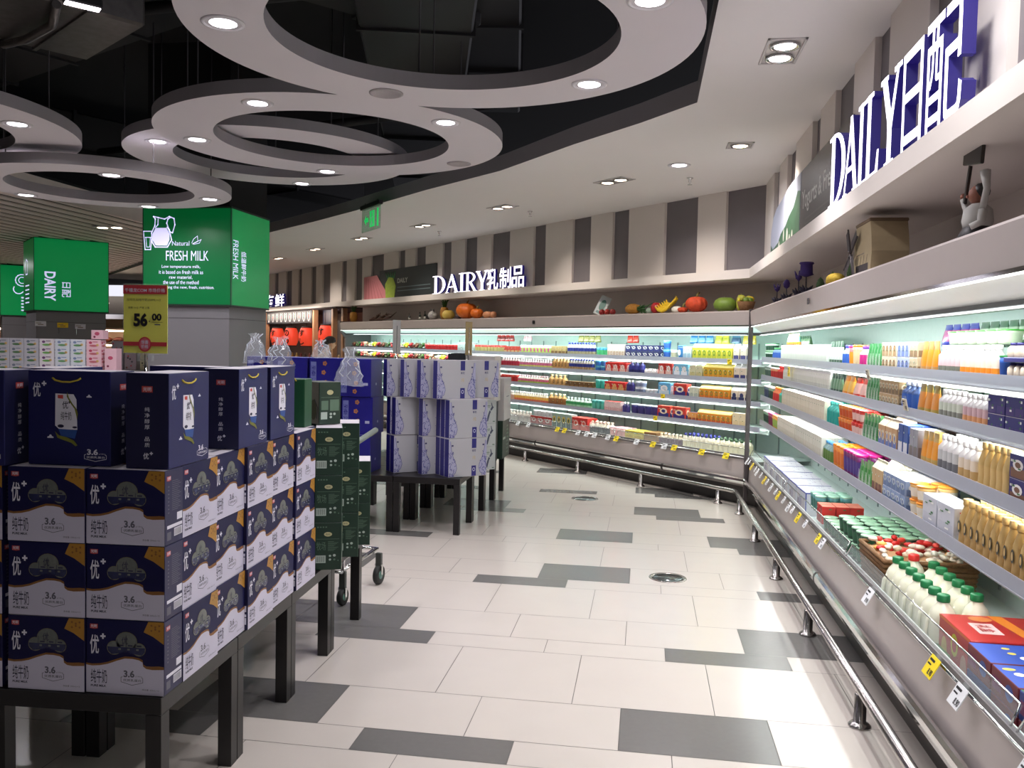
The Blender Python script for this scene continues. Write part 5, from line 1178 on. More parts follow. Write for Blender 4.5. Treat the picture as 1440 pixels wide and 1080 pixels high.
def P_pouch(w, h, body, accent, stripe=False, spout=None):
    """soft upright pouch: full at the foot, pinched flat at the top"""
    b = MB(); n = 12; vs = []; bm = rgb(body, .3, coat=.3)
    lv = [(.0, .9, .42), (.06, 1, .48), (.25, 1, .46), (.5, .96, .36), (.75, .92, .2), (.93, .9, .04), (1.0, .9, .03)]
    for f, a, d in lv:
        for i in range(n): t_ = 2 * PI * i / n; ca, sa = math.cos(t_), math.sin(t_); vs.append((w / 2 * a * (abs(ca) ** .6) * (1 if ca >= 0 else -1), w / 2 * d * sa, h * f))
    am = rgb(accent, .35, coat=.3); L = len(lv)
    b.add(vs, [(j * n + i, j * n + (i + 1) % n, (j + 1) * n + (i + 1) % n, (j + 1) * n + i) for j in range(L - 1) for i in range(n) if j not in (2, 3)] + [tuple(range(n - 1, -1, -1))], bm, True)
    b._more([(j * n + i, j * n + (i + 1) % n, (j + 1) * n + (i + 1) % n, (j + 1) * n + i) for j in (2, 3) for i in range(n)], am, True, L * n)
    if stripe:
        b.face((-w / 2, -w * .25, 0), (1, 0, 0), (0, 0, 1))
        for q in range(3): b.dec([(w * (.15 + .25 * q), h * .12), (w * (.24 + .25 * q), h * .12), (w * (.34 + .22 * q), h * .62), (w * (.30 + .22 * q), h * .62)], rgb((240, 246, 240)))
    o = b.build('pouch')
    if spout: c = MB(); c.lathe([(.006, h * .97), (.006, h * 1.01), (.009, h * 1.01), (.009, h * 1.06), (.0001, h * 1.06)], rgb(spout), 8); c.build('cap', o)
    return o
def P_pack(w, h, d, body, cap, tray_, n=3, m=2):
    """shrink-wrapped tray of little bottles as one lifted unit"""
    b = MB(); b.box(-w / 2, w / 2, 0, d, 0, h * .25, rgb(tray_), .002); o = b.build('tray')
    r = w / n / 2 * .94; P0 = []
    for i in range(n):
        for j in range(m):
            x, y = -w / 2 + w / n * (i + .5), d / m * (j + .5)
            if not P0:
                bb = MB(); bb.lathe([(r * .9, h * .02 + .003), (r, h * .5), (r * .95, h * .72), (r * .6, h * .85)], rgb(body), 8); q1 = bb.build('bottle', o); cc = MB(); cc.lathe([(r * .62, h * .85), (r * .62, h), (.0001, h)], rgb(cap), 8); q2 = cc.build('cap', q1); P0.append(1)
            else:
                q1 = q1.copy(); COL.objects.link(q1); q3 = q2.copy(); COL.objects.link(q3); q3.parent = q1
            q1.location = (x, y, 0)
    return o
CACHE = {}
KN = {P_bottle: ('drink_bottle', 'bottle'), P_cup: ('yogurt_cup', 'yogurt cup'), P_carton: ('milk_carton', 'carton'), P_pouch: ('yogurt_pouch', 'pouch'), P_pack: ('bottle_multipack', 'multipack')}
COUNT = {}
def put(fn, args, kw, loc, rz, label, group, name=None, cat=None, sx=1.0, sz=1.0):
    key = (fn.__name__, repr(args), repr(sorted(kw.items()))); nm, ct = KN[fn]; nm = name or nm; ct = cat or ct
    if key not in CACHE:
        o = fn(*args, **kw); o.name = nm; o.data.name = nm; CACHE[key] = o; o.location = loc; o.rotation_euler = (0, 0, rz); o.scale = (sx, sx, sz); tag(o, label, ct, group)
    else:
        o = copy_tree(CACHE[key], loc, rz, label, group, sx, sz)
    COUNT[group] = COUNT.get(group, 0) + 1
    return o
SEEN = {}
ORDN = ('top', 'second', 'third', 'fourth')
def block(fr, sh, s0, s1, fn, args, desc, kw=None, deep=1, layers=1, pitch=None, o0=None, z=None, where=None, dp=None, jit=.0015, tilt=0.0, name=None, cat=None):
    kw = kw or {}; w, h = args[0], args[1]; pitch = pitch or w * 1.03
    zs = ZR if fr is FR else ZB
    zz = (zs[sh] if sh is not None else 0) if z is None else z
    cool = 'right' if fr is FR else 'back'
    label = '%s, %s' % (desc, where or ('%s cooler %s shelf' % (cool, ORDN[sh])))
    assert label not in SEEN, label
    SEEN[label] = 1
    n = max(1, int(round(abs(s1 - s0) / pitch))); p = (s1 - s0) / n
    d = dp or (args[2] if fn in (P_carton, P_pack) else w); o = .222 if o0 is None else o0
    half = 0 if fn in (P_carton, P_pack) else d / 2
    if fn is P_pouch: half = w * .26; d = w * .5
    rr = random.Random(int(s0 * 1000) + (sh or 9) * 7)
    for a in range(deep):
        for l in range(layers):
            for k in range(n):
                s = s0 + p * (k + .5) + rr.uniform(-jit, jit)
                put(fn, args, kw, fr.p(s, o + half + a * d * 1.04 + rr.uniform(0, jit), zz + .001 + l * (h + (.001 if fn is not P_pouch else .004))), fr.rot + tilt + rr.uniform(-.02, .02), label, desc + ', ' + ('%s cooler' % cool), name=name, cat=cat, sx=min(1.0, p / (w * 1.01)) if p < w else 1.0)

WH = (240, 236, 236); PK = (226, 190, 196); TEA = (60, 170, 160); ORA = (236, 140, 44); RED = (198, 44, 42); GRE = (50, 130, 72); DG = (26, 64, 48); NV = (44, 38, 110); LB = (110, 170, 216); BL = (54, 96, 180); TAN = (206, 168, 112); BRO = (136, 98, 66); YE = (232, 206, 80); MAG = (184, 40, 120); BEI = (220, 206, 180); GY = (150, 156, 168)
# right cooler, top shelf: from the corner towards the camera
R = FR
block(R, 0, .02, .50, P_cup, (.07, .075, (190, 220, 200), GRE, DG), 'green-lidded pot in the corner', layers=2)
block(R, 0, .52, 1.0, P_bottle, (.05, .11, (100, 130, 170), GRE, BL), 'small blue and green bottle')
block(R, 0, 1.02, 2.86, P_carton, (.062, .13, .06, (214, 222, 214), (206, 214, 206), None), 'tall pale white carton in an even row', {'marks': 1}, deep=1)
block(R, 0, 1.25, 1.75, P_pouch, (.085, .085, ORA, (120, 190, 170)), 'orange-topped pack laid on the pale cartons', z=ZR[0] + .134, where='right cooler')
block(R, 0, 2.90, 3.24, P_pouch, (.07, .15, (70, 100, 84), (200, 214, 204)), 'dark green and white pouch')
block(R, 0, 3.27, 3.40, P_bottle, (.06, .125, (200, 206, 226), (70, 70, 190), BL), 'bottle with a violet-blue top')
block(R, 0, 3.41, 3.50, P_cup, (.08, .12, (226, 120, 130), MAG, ORA), 'pink cup with a magenta lid')
block(R, 0, 3.51, 3.66, P_cup, (.075, .125, (180, 160, 130), ORA, (214, 190, 150)), 'cup with a bright orange lid')
block(R, 0, 3.67, 3.82, P_bottle, (.06, .12, (206, 180, 214), (120, 60, 170), MAG), 'bottle with a purple top')
block(R, 0, 3.84, 4.12, P_pouch, (.055, .13, GRE, (60, 140, 80)), 'green pouch with white slanting stripes', {'stripe': True})
block(R, 0, 4.14, 4.38, P_carton, (.058, .066, .06, BEI, (176, 146, 110), WH, BRO), 'little brown and white carton, two high', layers=2)
block(R, 0, 4.40, 4.57, P_carton, (.055, .066, .055, (186, 196, 224), (120, 140, 200), WH, (90, 100, 160)), 'little blue-white carton with spots, two high', layers=2)
block(R, 0, 4.58, 4.69, P_carton, (.052, .066, .05, (206, 190, 160), (150, 120, 90), WH), 'little beige carton, two high', layers=2)
block(R, 0, 4.71, 4.91, P_pouch, (.07, .135, (190, 140, 84), ORA), 'orange and brown pouch')
block(R, 0, 4.93, 5.16, P_bottle, (.047, .118, WH, WH, PK, (120, 120, 110)), 'white yogurt bottle with dark dots and pink neck line')
block(R, 0, 5.17, 5.50, P_bottle, (.047, .118, WH, WH, (240, 216, 200), ORA), 'white yogurt bottle with an orange foot band')
block(R, 0, 5.51, 5.56, P_cup, (.05, .085, BL, GRE, (40, 70, 140)), 'single blue cup with a green lid')
block(R, 0, 5.57, 6.3, P_pack, (.15, .062, .10, (214, 196, 178), NV, NV), 'navy multipack of little bottles, two high', layers=2)
# second shelf
block(R, 1, .02, .38, P_cup, (.07, .10, (150, 170, 160), DG, (70, 100, 90)), 'dark green cup near the corner')
block(R, 1, .40, .80, P_cup, (.07, .10, (220, 150, 110), WH, RED), 'white-lidded red and orange cup')
block(R, 1, .81, 1.12, P_bottle, (.07, .12, RED, RED, (180, 40, 40)), 'red-capped red bottle')
block(R, 1, 1.14, 2.94, P_bottle, (.052, .132, (236, 234, 226), WH, (226, 226, 214), (206, 206, 196)), 'plain white bottle in a long even row', {'neck': .7})
block(R, 1, 2.97, 3.26, P_pouch, (.07, .125, (64, 96, 84), (120, 160, 130)), 'grey-green pouch')
block(R, 1, 3.28, 3.52, P_pouch, (.12, .12, ORA, (244, 190, 90)), 'bright orange bag')
block(R, 1, 3.53, 3.82, P_pouch, (.13, .115, (214, 50, 40), (240, 190, 180)), 'bright red bag')
block(R, 1, 3.84, 4.10, P_pouch, (.055, .13, (74, 150, 90), (50, 130, 70)), 'green pouch with white stripes', {'stripe': True})
block(R, 1, 4.12, 4.44, P_carton, (.055, .062, .055, (180, 150, 110), (120, 96, 70), WH, BEI), 'brown carton with a white top, two high', layers=2)
block(R, 1, 4.46, 4.67, P_bottle, (.06, .13, (70, 96, 150), (200, 206, 226), BL), 'blue bottle with a pale cap')
block(R, 1, 4.69, 4.94, P_pouch, (.075, .13, (190, 160, 80), (230, 150, 70)), 'yellow-brown and orange pouch')
block(R, 1, 4.96, 5.20, P_bottle, (.048, .118, WH, WH, (220, 226, 210), (150, 150, 140)), 'white yogurt bottle with small dark marks')
block(R, 1, 5.21, 5.44, P_bottle, (.048, .115, WH, WH, PK, (236, 170, 120)), 'white yogurt bottle with a pink and orange band')
block(R, 1, 5.46, 5.74, P_carton, (.135, .062, .09, NV, (70, 50, 120), (226, 214, 200)), 'navy and white pack with brown lid squares, two high', {'marks': 4, 'cols': 2}, layers=2)
block(R, 1, 5.75, 6.3, P_carton, (.12, .062, .09, (50, 60, 190), (120, 70, 40), WH), 'bright blue pack with brown corner, two high', layers=2)
# third shelf
block(R, 2, .02, .30, P_cup, (.07, .12, (70, 90, 110), WH, (60, 70, 100)), 'dark blue-grey cup with a white lid')
block(R, 2, .31, .60, P_cup, (.07, .12, (120, 150, 120), WH, DG), 'green cup with a white lid')
block(R, 2, .61, .95, P_bottle, (.07, .135, (210, 110, 70), ORA, RED), 'orange-capped red bottle')
block(R, 2, .96, 1.12, P_bottle, (.07, .13, TEA, TEA, (90, 160, 120)), 'turquoise bottle left of the cream cartons')
block(R, 2, 1.14, 2.86, P_carton, (.064, .14, .07, (226, 218, 198), (216, 206, 184), WH), 'tall cream carton with a white top', {'marks': 1}, deep=2)
block(R, 2, 2.90, 3.18, P_bottle, (.068, .15, TEA, (96, 200, 190), (40, 150, 140)), 'turquoise bottle right of the cream cartons', deep=2)
block(R, 2, 3.22, 3.52, P_cup, (.075, .072, (214, 130, 60), ORA, (196, 84, 40)), 'orange cup, two high', layers=2, deep=2)
block(R, 2, 3.54, 3.78, P_cup, (.075, .072, (190, 50, 40), (220, 50, 44), (226, 190, 180)), 'red cup, two high', layers=2, deep=2)
block(R, 2, 3.80, 4.11, P_pouch, (.06, .14, (80, 150, 90), (50, 120, 70)), 'leaf-green pouch with white stripes', {'stripe': True}, deep=2)
block(R, 2, 3.80, 4.06, P_cup, (.08, .075, (140, 30, 34), (120, 24, 30)), 'dark red cup at the back', o0=.42, layers=2)
block(R, 2, 4.13, 4.44, P_carton, (.06, .14, .055, (190, 150, 110), (90, 110, 170), (240, 220, 200), BEI), 'brown and blue carton with a cream top', {'gable': True}, deep=2)
block(R, 2, 4.46, 4.61, P_carton, (.065, .14, .06, (60, 86, 150), (206, 206, 214), BL), 'deep blue and white carton', deep=2)
block(R, 2, 4.63, 4.74, P_carton, (.055, .135, .055, (150, 150, 160), (120, 110, 110), WH), 'grey carton with dark print', deep=2)
block(R, 2, 4.76, 4.95, P_pouch, (.072, .14, (206, 170, 100), (240, 160, 60)), 'orange-topped beige pouch', deep=2)
block(R, 2, 4.97, 5.18, P_bottle, (.05, .145, WH, WH, (206, 206, 206), (120, 120, 124)), 'milky bottle with grey marks', deep=3)
block(R, 2, 5.19, 5.36, P_bottle, (.05, .14, WH, WH, (236, 220, 200), TAN), 'milky bottle with a tan foot', deep=3)
block(R, 2, 5.38, 5.63, P_bottle, (.048, .158, (216, 184, 122), (226, 196, 140), (220, 186, 124)), 'tall golden bottle', {'shape': 1, 'neck': .5}, deep=2)
block(R, 2, 5.65, 6.3, P_carton, (.13, .075, .10, NV, (120, 80, 60), WH, WH), 'dark navy pack with white print, two high', layers=2)
# fourth shelf
block(R, 3, .02, .34, P_cup, (.075, .12, (120, 160, 130), WH, DG), 'green cup with white lid at the corner')
block(R, 3, .35, .60, P_cup, (.075, .12, (150, 50, 90), MAG, (120, 40, 70)), 'dark magenta cup')
block(R, 3, .61, .93, P_cup, (.075, .12, (220, 160, 70), ORA, (150, 180, 80)), 'amber cup with orange lid')
block(R, 3, .95, 1.80, P_carton, (.066, .135, .08, (226, 222, 208), (210, 206, 190), WH), 'cream carton in the far run', {'marks': 1}, deep=2)
block(R, 3, 1.82, 2.80, P_carton, (.066, .14, .08, (214, 214, 202), (204, 200, 186), WH), 'off-white carton in the near run', {'marks': 1}, deep=2)
block(R, 3, 2.82, 3.08, P_bottle, (.07, .13, (120, 150, 150), (90, 160, 210), (90, 120, 60)), 'blue-capped green and blue bottle', deep=3)
block(R, 3, 3.10, 3.37, P_cup, (.075, .14, (226, 140, 60), (240, 140, 30), (206, 110, 50)), 'tall bright orange cup', deep=3)
block(R, 3, 3.39, 3.74, P_cup, (.07, .14, (110, 40, 100), (200, 30, 130), (80, 60, 130)), 'magenta-lidded purple cup', deep=3)
block(R, 3, 3.76, 4.03, P_pouch, (.06, .125, (110, 160, 100), (70, 140, 70)), 'pale green pouch with stripes', {'stripe': True}, deep=2)
block(R, 3, 4.05, 4.23, P_carton, (.066, .16, .06, (190, 160, 120), (110, 60, 50), (240, 236, 210)), 'tall tan carton with a cream roof', {'gable': True}, deep=3)
block(R, 3, 4.25, 4.60, P_carton, (.075, .066, .075, (130, 150, 186), (90, 110, 150), WH, (200, 206, 214)), 'blue-grey yogurt pack with white top, two high', layers=2, deep=3)
block(R, 3, 4.62, 4.80, P_cup, (.08, .07, (226, 180, 110), (240, 150, 50), (236, 226, 210)), 'white and orange cup, two high', layers=2, deep=2)
block(R, 3, 4.83, 5.20, P_carton, (.17, .125, .10, (200, 202, 212), (190, 192, 204), (226, 228, 236)), 'large pale grey printed bag of milk', {'marks': 8}, name='milk_bag_pack', cat='milk pack')
block(R, 3, 5.22, 6.3, P_bottle, (.056, .172, (206, 172, 112), (200, 164, 104), (204, 168, 108), (196, 158, 100)), 'tall tan bottle with a dark round label', {'shape': 1, 'neck': .52, 'label': (60, 60, 52)}, deep=2)
# the open trays
TR = .401
WR = 'right cooler tray'
YB = mat('yogurt_box_white', (214, 216, 224), .45, noise=.03, nscale=12); YE_ = rgb((70, 80, 160)); YP = rgb((150, 140, 170))
b = MB(); W, D, Z = .33, .24, .16; b.box(-W / 2, W / 2, 0, D, 0, Z, YB, .002); b.face((-W / 2, 0, Z), (1, 0, 0), (0, 1, 0)); b.rect(0, W, 0, .006, YE_); b.rect(W - .006, W, 0, D, YE_)
rr = random.Random(3)
for q in range(24): x, y = rr.uniform(.02, W - .05), rr.uniform(.02, D - .03); b.rect(x, x + rr.uniform(.01, .03), y, y + .006, YP)
b.face((-W / 2, 0, 0), (1, 0, 0), (0, 0, 1)); b.rect(0, .008, 0, Z, YE_); b.rect(0, W, Z - .008, Z, YE_); b.rect(.05, W - .03, .03, Z - .05, rgb((190, 180, 190))); b.oval(.16, .08, .05, .04, YP, .0012); b.rect(.06, .12, .05, .09, rgb((120, 100, 130)), .0012)
b.face((W / 2, 0, 0), (0, 1, 0), (0, 0, 1)); b.rect(0, D, Z - .008, Z, YE_); b.rect(0, .008, 0, Z, YE_)
ybx = b.build('yogurt_box')
for k in range(6):
    s = .55 + k * .345
    o = ybx if k == 0 else ybx.copy()
    if k: COL.objects.link(o)
    o.location = R.p(s, .20, TR); o.rotation_euler = (0, 0, R.rot + .01 * (k % 3)); tag(o, 'large pale yogurt box with blue edges, %s from the corner in the right tray' % ('first', 'second', 'third', 'fourth', 'fifth', 'sixth')[k], 'box', 'pale boxes in the right tray')
block(R, None, 2.58, 2.82, P_cup, (.075, .11, (90, 150, 150), (150, 196, 176), (70, 120, 110)), 'green-lidded blue pot beside the pale boxes', z=TR + .09, where=WR, o0=.2, deep=3)
block(R, None, 2.85, 3.02, P_carton, (.08, .11, .08, RED, (160, 40, 40), (206, 120, 100)), 'red carton by the green pots', z=TR + .06, where=WR, o0=.2, deep=3)
GL_ = (120, 160, 130)
for q, (s0, s1, l) in enumerate(((3.05, 3.45, 1), (3.47, 3.75, 2), (3.77, 4.06, 2))):
    block(R, None, s0, s1, P_cup, (.088, .085, (30, 66, 48), (150, 190, 160), (44, 96, 66)), 'dark green yogurt pot with pale lid, %s group' % ('far', 'middle', 'near')[q], z=TR + .04, where=WR, o0=.19, deep=5 if q else 4, layers=l, pitch=.093)
# basket with red sweets
t = thing('wicker_basket', 'brown wicker basket full of red sweets and white packets in the tray', 'basket', R.p(4.26, .38, TR), R.rot)
b = MB(); hh = .19
for k in range(9):
    z = .012 + k * .022; f = 1 + k * .012; b.tube([(-.20 * f, -.18 * f, z), (.20 * f, -.18 * f, z), (.20 * f, .18 * f, z), (-.20 * f, .18 * f, z)], .012, BRN, 6, closed=True)
b.box(-.19, .19, -.17, .17, .0, .02, BRN); b.build('basket_body', t)
b = MB(); rr = random.Random(4)
for k in range(90):
    x, y = rr.uniform(-.19, .19), rr.uniform(-.17, .17); c_ = rgb(rr.choice(((196, 30, 30), (214, 60, 50), (196, 36, 36), (236, 220, 206), (240, 180, 90), (236, 228, 214)))) if x < .06 else rgb(rr.choice(((230, 222, 206), (216, 200, 176), (236, 232, 220))))
    b.M = Matrix.Translation((x, y, .185 + rr.uniform(-.01, .04))) @ Matrix.Rotation(rr.uniform(0, 3), 4, 'Z') @ Matrix.Rotation(rr.uniform(-.6, .6), 4, 'X'); b.ball((0, 0, 0), (.026, .016, .012), c_, 8, 5)
o = b.build('sweets', t); o['kind'] = 'stuff'; b = MB(); b.box(-.185, .185, -.165, .165, .10, .175, rgb((190, 150, 110))); b.build('basket_filling', t)
# big milk jugs with green caps
def jug(cap):
    b = MB(); w, h = .098, .235; jm = mat('milk_jug', (232, 230, 208), .3, coat=.3)
    b.lathe([(w * .43, 0), (w * .5, .008), (w * .5, .03), (w * .5, h * .58), (w * .47, h * .68), (w * .38, h * .77), (w * .22, h * .85), (w * .2, h * .91)], jm, 4 * 4, sx=1, sy=1)
    o = b.build('milk_jug'); b = MB(); b.tube([(-.0, -w * .50, h * .25), (0, -w * .60, h * .38), (0, -w * .56, h * .55), (0, -w * .34, h * .70)], [.007, .009, .009, .007], jm, 8); b.build('handle', o)
    b = MB(); b.face((-.025, -w * .49, h * .12), (1, 0, 0), (0, 0, 1)); b.build('label', o) if False else None
    c = MB(); c.lathe([(w * .235, h * .885), (w * .24, h * .9), (w * .235, h * .985), (w * .2, h), (.0001, h)], rgb(cap), 16); c.build('cap', o); return o
jp = jug((20, 110, 62)); jf = [True]
for c_ in range(2):
    for k in range(7):
        if c_ == 1 and k > 5: continue
        s, o_ = 4.565 + .097 * k + .06 * c_, .215 + .13 * c_ + .0
        if jf[0]: jf[0] = False; o = jp; o.location = R.p(s, o_, TR); o.rotation_euler = (0, 0, R.rot)
        else: o = copy_tree(jp, R.p(s, o_, TR), R.rot + .1 * math.sin(k * 3 + c_), None, None)
        tag(o, 'milk jug with green cap, %s in the %s row from the wicker basket' % (('first', 'second', 'third', 'fourth', 'fifth', 'sixth', 'seventh')[k], ('aisle-side', 'inner')[c_]), 'milk jug', 'green-capped milk jugs')
j2 = jug((206, 44, 40)); j2.location = R.p(4.50, .30, TR); j2.rotation_euler = (0, 0, R.rot); tag(j2, 'milk jug with the only red cap, beside the wicker basket', 'milk jug')
b = MB(); b.box(-.55, .0, -.06, .02, 0, .06, rgb((50, 92, 50)), .006); b.build('green_divider', loc=R.p(5.32, .20, TR), rz=R.rot, tags=('strip of artificial green grass in front of the milk jugs', 'divider'))
# red and blue boxes nearest the camera
t = thing('biscuit_box', 'big red gift box with a yellow ribbon print beside the milk jugs', 'box', R.p(5.19, .19, TR), R.rot + .0)
RB = mat('red_box', (178, 36, 36), .35, noise=.1, nscale=14, coat=.2); b = MB(); W, D, Z = .30, .46, .175; b.box(0, W, 0, D, 0, Z, RB, .003)
b.face((0, 0, Z), (1, 0, 0), (0, 1, 0)); b.dec([(0, .16), (0, .21), (W, .24), (W, .20)], rgb((222, 130, 40))); b.rect(.10, .22, .06, .14, rgb((220, 190, 186))); b.oval(.05, .12, .03, .04, rgb((200, 120, 60)), .0012); b.oval(.24, .34, .03, .03, rgb((200, 110, 70))); b.text('礼盒', .12, .2, .075, .125, RB, .01, .0014)
b.face((0, 0, 0), (1, 0, 0), (0, 0, 1)); b.oval(.06, .06, .03, .05, rgb((196, 170, 90))); b.oval(.16, .11, .035, .04, rgb((190, 190, 60))); b.oval(.16, .11, .022, .025, RB, .0012); b.oval(.25, .06, .03, .045, rgb((190, 150, 130))); b.rect(0, W, Z - .01, Z, rgb((206, 110, 50)))
b.face((W, 0, 0), (0, 1, 0), (0, 0, 1)); b.rect(0, D, Z - .03, Z - .022, rgb((222, 120, 50))); b.text('丹麦', .1, .3, .04, .12, rgb((222, 150, 70)), .01); b.face((0, D, 0), (0, -1, 0), (0, 0, 1)); b.text('丹麦', .1, .3, .04, .12, rgb((222, 150, 70)), .01)
b.build('box_body', t)
def bbox(s, o_, z, label, top, side):
    b = MB(); W, D, Z = .19, .30, .085; b.box(0, W, 0, D, 0, Z, rgb(side), .002)
    b.face((0, 0, Z), (1, 0, 0), (0, 1, 0)); b.rect(.002, W - .002, .002, D - .002, rgb(top)); rr = random.Random(int(s * 100))
    for q in range(9): b.oval(rr.uniform(.03, W - .03), rr.uniform(.03, D - .03), rr.uniform(.01, .028), rr.uniform(.008, .02), rgb(rr.choice(((236, 232, 240), (226, 120, 100), (240, 214, 90), (236, 236, 240)))), .0012, 9)
    b.face((0, 0, 0), (1, 0, 0), (0, 0, 1)); b.rect(.01, W * .4, .02, .06, rgb((120, 40, 90))); b.oval(W * .7, .045, .03, .025, rgb((70, 90, 160)))
    b.build('biscuit_box', loc=R.p(s, o_, z), rz=R.rot, tags=(label, 'box', 'blue and red boxes in the near end of the tray'))
names = ('blue box with floral lid just past the red gift box', 'red-sided blue-lidded box nearer the camera', 'blue box at the right picture edge')
for k in range(4):
    for l in (0, 1):
        bbox(5.50 + .2 * k, .18, TR + .0865 * l, 'blue flowery biscuit box, %s layer, %s from the red gift box' % (('lower', 'upper')[l], ('first', 'second', 'third', 'fourth')[k]), (44, 78, 170) if k != 2 else (60, 110, 80), (44, 60, 130) if (k + l) % 3 == 0 else (120, 40, 50))
# flat packets standing against the back of the top shelf, right cooler
for s0, s1, c1, c2, nm in ((.4, 1.2, (50, 110, 70), (120, 170, 120), 'green salad packet at the back, far end'), (4.38, 4.78, (60, 70, 170), (170, 60, 130), 'blue and magenta packet hanging at the back'), (4.80, 5.25, (70, 110, 84), (170, 190, 170), 'striped green vegetable packet at the back'), (5.27, 6.2, (120, 150, 110), (190, 200, 170), 'pale green vegetable bag at the back, near end')):
    block(R, 0, s0, s1, P_pouch, (.11, .10, c1, c2), nm, z=ZR[0] + .115, where='right cooler', o0=.40, pitch=.1)
block(R, 0, 4.95, 5.5, P_cup, (.085, .05, (190, 206, 180), (70, 170, 60)), 'green-lidded tub above the white bottles', z=ZR[0] + .121, where='right cooler', o0=.24)
# hanging wire card and bits clipped to the right cooler shelves
for s, z, nm in ((3.98, ZR[0] + .0, 'upper'), (4.62, ZR[1] + .06, 'lower')): price_tag(R, s, z, .198, rgb((206, 196, 176)), 'tilted beige shelf talker card on the right cooler, %s one' % nm, .06, .2)

# back cooler, from the corner to the left (s grows to the left)
B = FB
block(B, 0, .12, .30, P_carton, (.075, .165, .06, (226, 214, 196), (80, 80, 130), WH), 'white and blue carton next to the corner post', {'gable': True})
block(B, 0, .31, .86, P_carton, (.068, .165, .06, (206, 196, 70), (176, 180, 60), (240, 224, 130), (110, 140, 50)), 'yellow-green carton with a leafy roof', {'gable': True})
block(B, 0, .88, 1.0, P_carton, (.06, .14, .06, (200, 214, 220), (150, 180, 200), WH), 'pale blue-white carton')
block(B, 0, 1.01, 1.11, P_cup, (.085, .15, BL, (90, 150, 200), (60, 130, 190), WH), 'single blue cup')
block(B, 0, 1.12, 1.22, P_cup, (.08, .10, WH, WH, (196, 190, 160)), 'short white cup')
block(B, 0, 1.24, 1.34, P_cup, (.09, .10, (70, 150, 200), (150, 200, 220), BL), 'bright blue tall pot', layers=2)
block(B, 0, 1.36, 1.94, P_carton, (.095, .072, .08, (50, 52, 100), (60, 64, 120), None, WH), 'navy pack with a white circle, two high', layers=2)
block(B, 0, 1.96, 2.27, P_carton, (.10, .15, .08, (226, 214, 206), (196, 170, 150), RED), 'red-topped pale multipack', {'cols': 2})
block(B, 0, 2.29, 2.50, P_cup, (.08, .11, (60, 150, 196), (120, 196, 210), (80, 180, 120)), 'blue pot with pale lid')
block(B, 0, 2.52, 3.08, P_bottle, (.055, .165, (214, 214, 206), (50, 60, 150), (40, 50, 130), (160, 150, 120)), 'white bottle with a blue top')
block(B, 0, 3.10, 3.42, P_carton, (.07, .115, .06, (196, 172, 120), (130, 96, 60), (220, 200, 150)), 'short tan carton')
block(B, 0, 3.44, 4.17, P_cup, (.075, .12, (236, 226, 232), (240, 226, 236), (196, 214, 120), (206, 90, 150)), 'white cup with pink and green print')
block(B, 0, 4.19, 4.56, P_carton, (.08, .10, .07, (196, 70, 60), (214, 180, 130), (220, 110, 90)), 'red and sand carton')
block(B, 0, 4.58, 5.4, P_cup, (.085, .11, (190, 70, 60), (206, 60, 56), (190, 180, 120)), 'red fruit cup')
block(B, 0, 5.42, 5.9, P_carton, (.20, .14, .12, (190, 206, 206), (170, 190, 190), (206, 220, 220)), 'pale green leaning package', {'marks': 5})
block(B, 0, 5.92, 7.0, P_cup, (.11, .11, (196, 50, 50), (200, 190, 180), (180, 40, 44)), 'big red berry tub')
block(B, 1, .12, .28, P_carton, (.075, .155, .06, (220, 206, 186), (60, 60, 110), WH), 'tan and white carton next to the post', {'gable': True})
block(B, 1, .29, .69, P_carton, (.068, .15, .06, (214, 176, 60), (206, 140, 50), (240, 220, 120), (120, 130, 50)), 'amber fruit carton with a yellow roof', {'gable': True})
block(B, 1, .71, .90, P_carton, (.085, .13, .07, (206, 204, 170), (190, 180, 130), (226, 222, 190)), 'beige-green carton')
block(B, 1, .92, 1.14, P_carton, (.105, .14, .07, (120, 186, 220), (226, 230, 240), (170, 210, 226), WH), 'sky blue and white box')
block(B, 1, 1.16, 1.38, P_carton, (.10, .14, .07, (186, 56, 50), (226, 190, 180), (200, 80, 70), WH), 'red box left of the sky blue box')
block(B, 1, 1.40, 1.62, P_pack, (.11, .07, .09, WH, WH, (60, 60, 70)), 'white tray of small cups')
block(B, 1, 1.64, 1.90, P_bottle, (.075, .155, (44, 44, 110), WH, (60, 60, 140), (40, 40, 100)), 'tall navy bottle')
block(B, 1, 1.92, 2.30, P_carton, (.12, .125, .08, (200, 48, 44), (226, 180, 170), (214, 60, 56), (240, 220, 216)), 'red strawberry pack')
block(B, 1, 2.32, 2.53, P_cup, (.085, .07, (70, 160, 200), (140, 206, 220), (60, 110, 180)), 'blue pot, two high', layers=2)
block(B, 1, 2.55, 3.04, P_bottle, (.055, .15, (206, 200, 186), (44, 54, 150), (50, 60, 140), (180, 150, 110)), 'blue-capped milk drink bottle')
block(B, 1, 3.06, 3.41, P_bottle, (.075, .155, (206, 166, 110), (226, 196, 150), (206, 160, 100)), 'caramel bottle with a dark oval', {'label': (60, 44, 40)})
block(B, 1, 3.43, 4.17, P_bottle, (.055, .125, (240, 226, 232), WH, (220, 120, 160), (220, 220, 120)), 'white bottle with pink and yellow print')
block(B, 1, 4.19, 4.64, P_bottle, (.06, .14, (226, 200, 200), WH, (190, 50, 80), (190, 60, 70)), 'white bottle with red flowers')
block(B, 1, 4.66, 6.0, P_carton, (.16, .07, .12, (170, 150, 130), (120, 60, 50), (196, 190, 180)), 'tray of meat and fruit in film')
block(B, 2, .12, .31, P_carton, (.08, .145, .06, (226, 210, 190), (50, 50, 90), WH, (50, 56, 100)), 'white carton with a navy heart, by the post', {'gable': True})
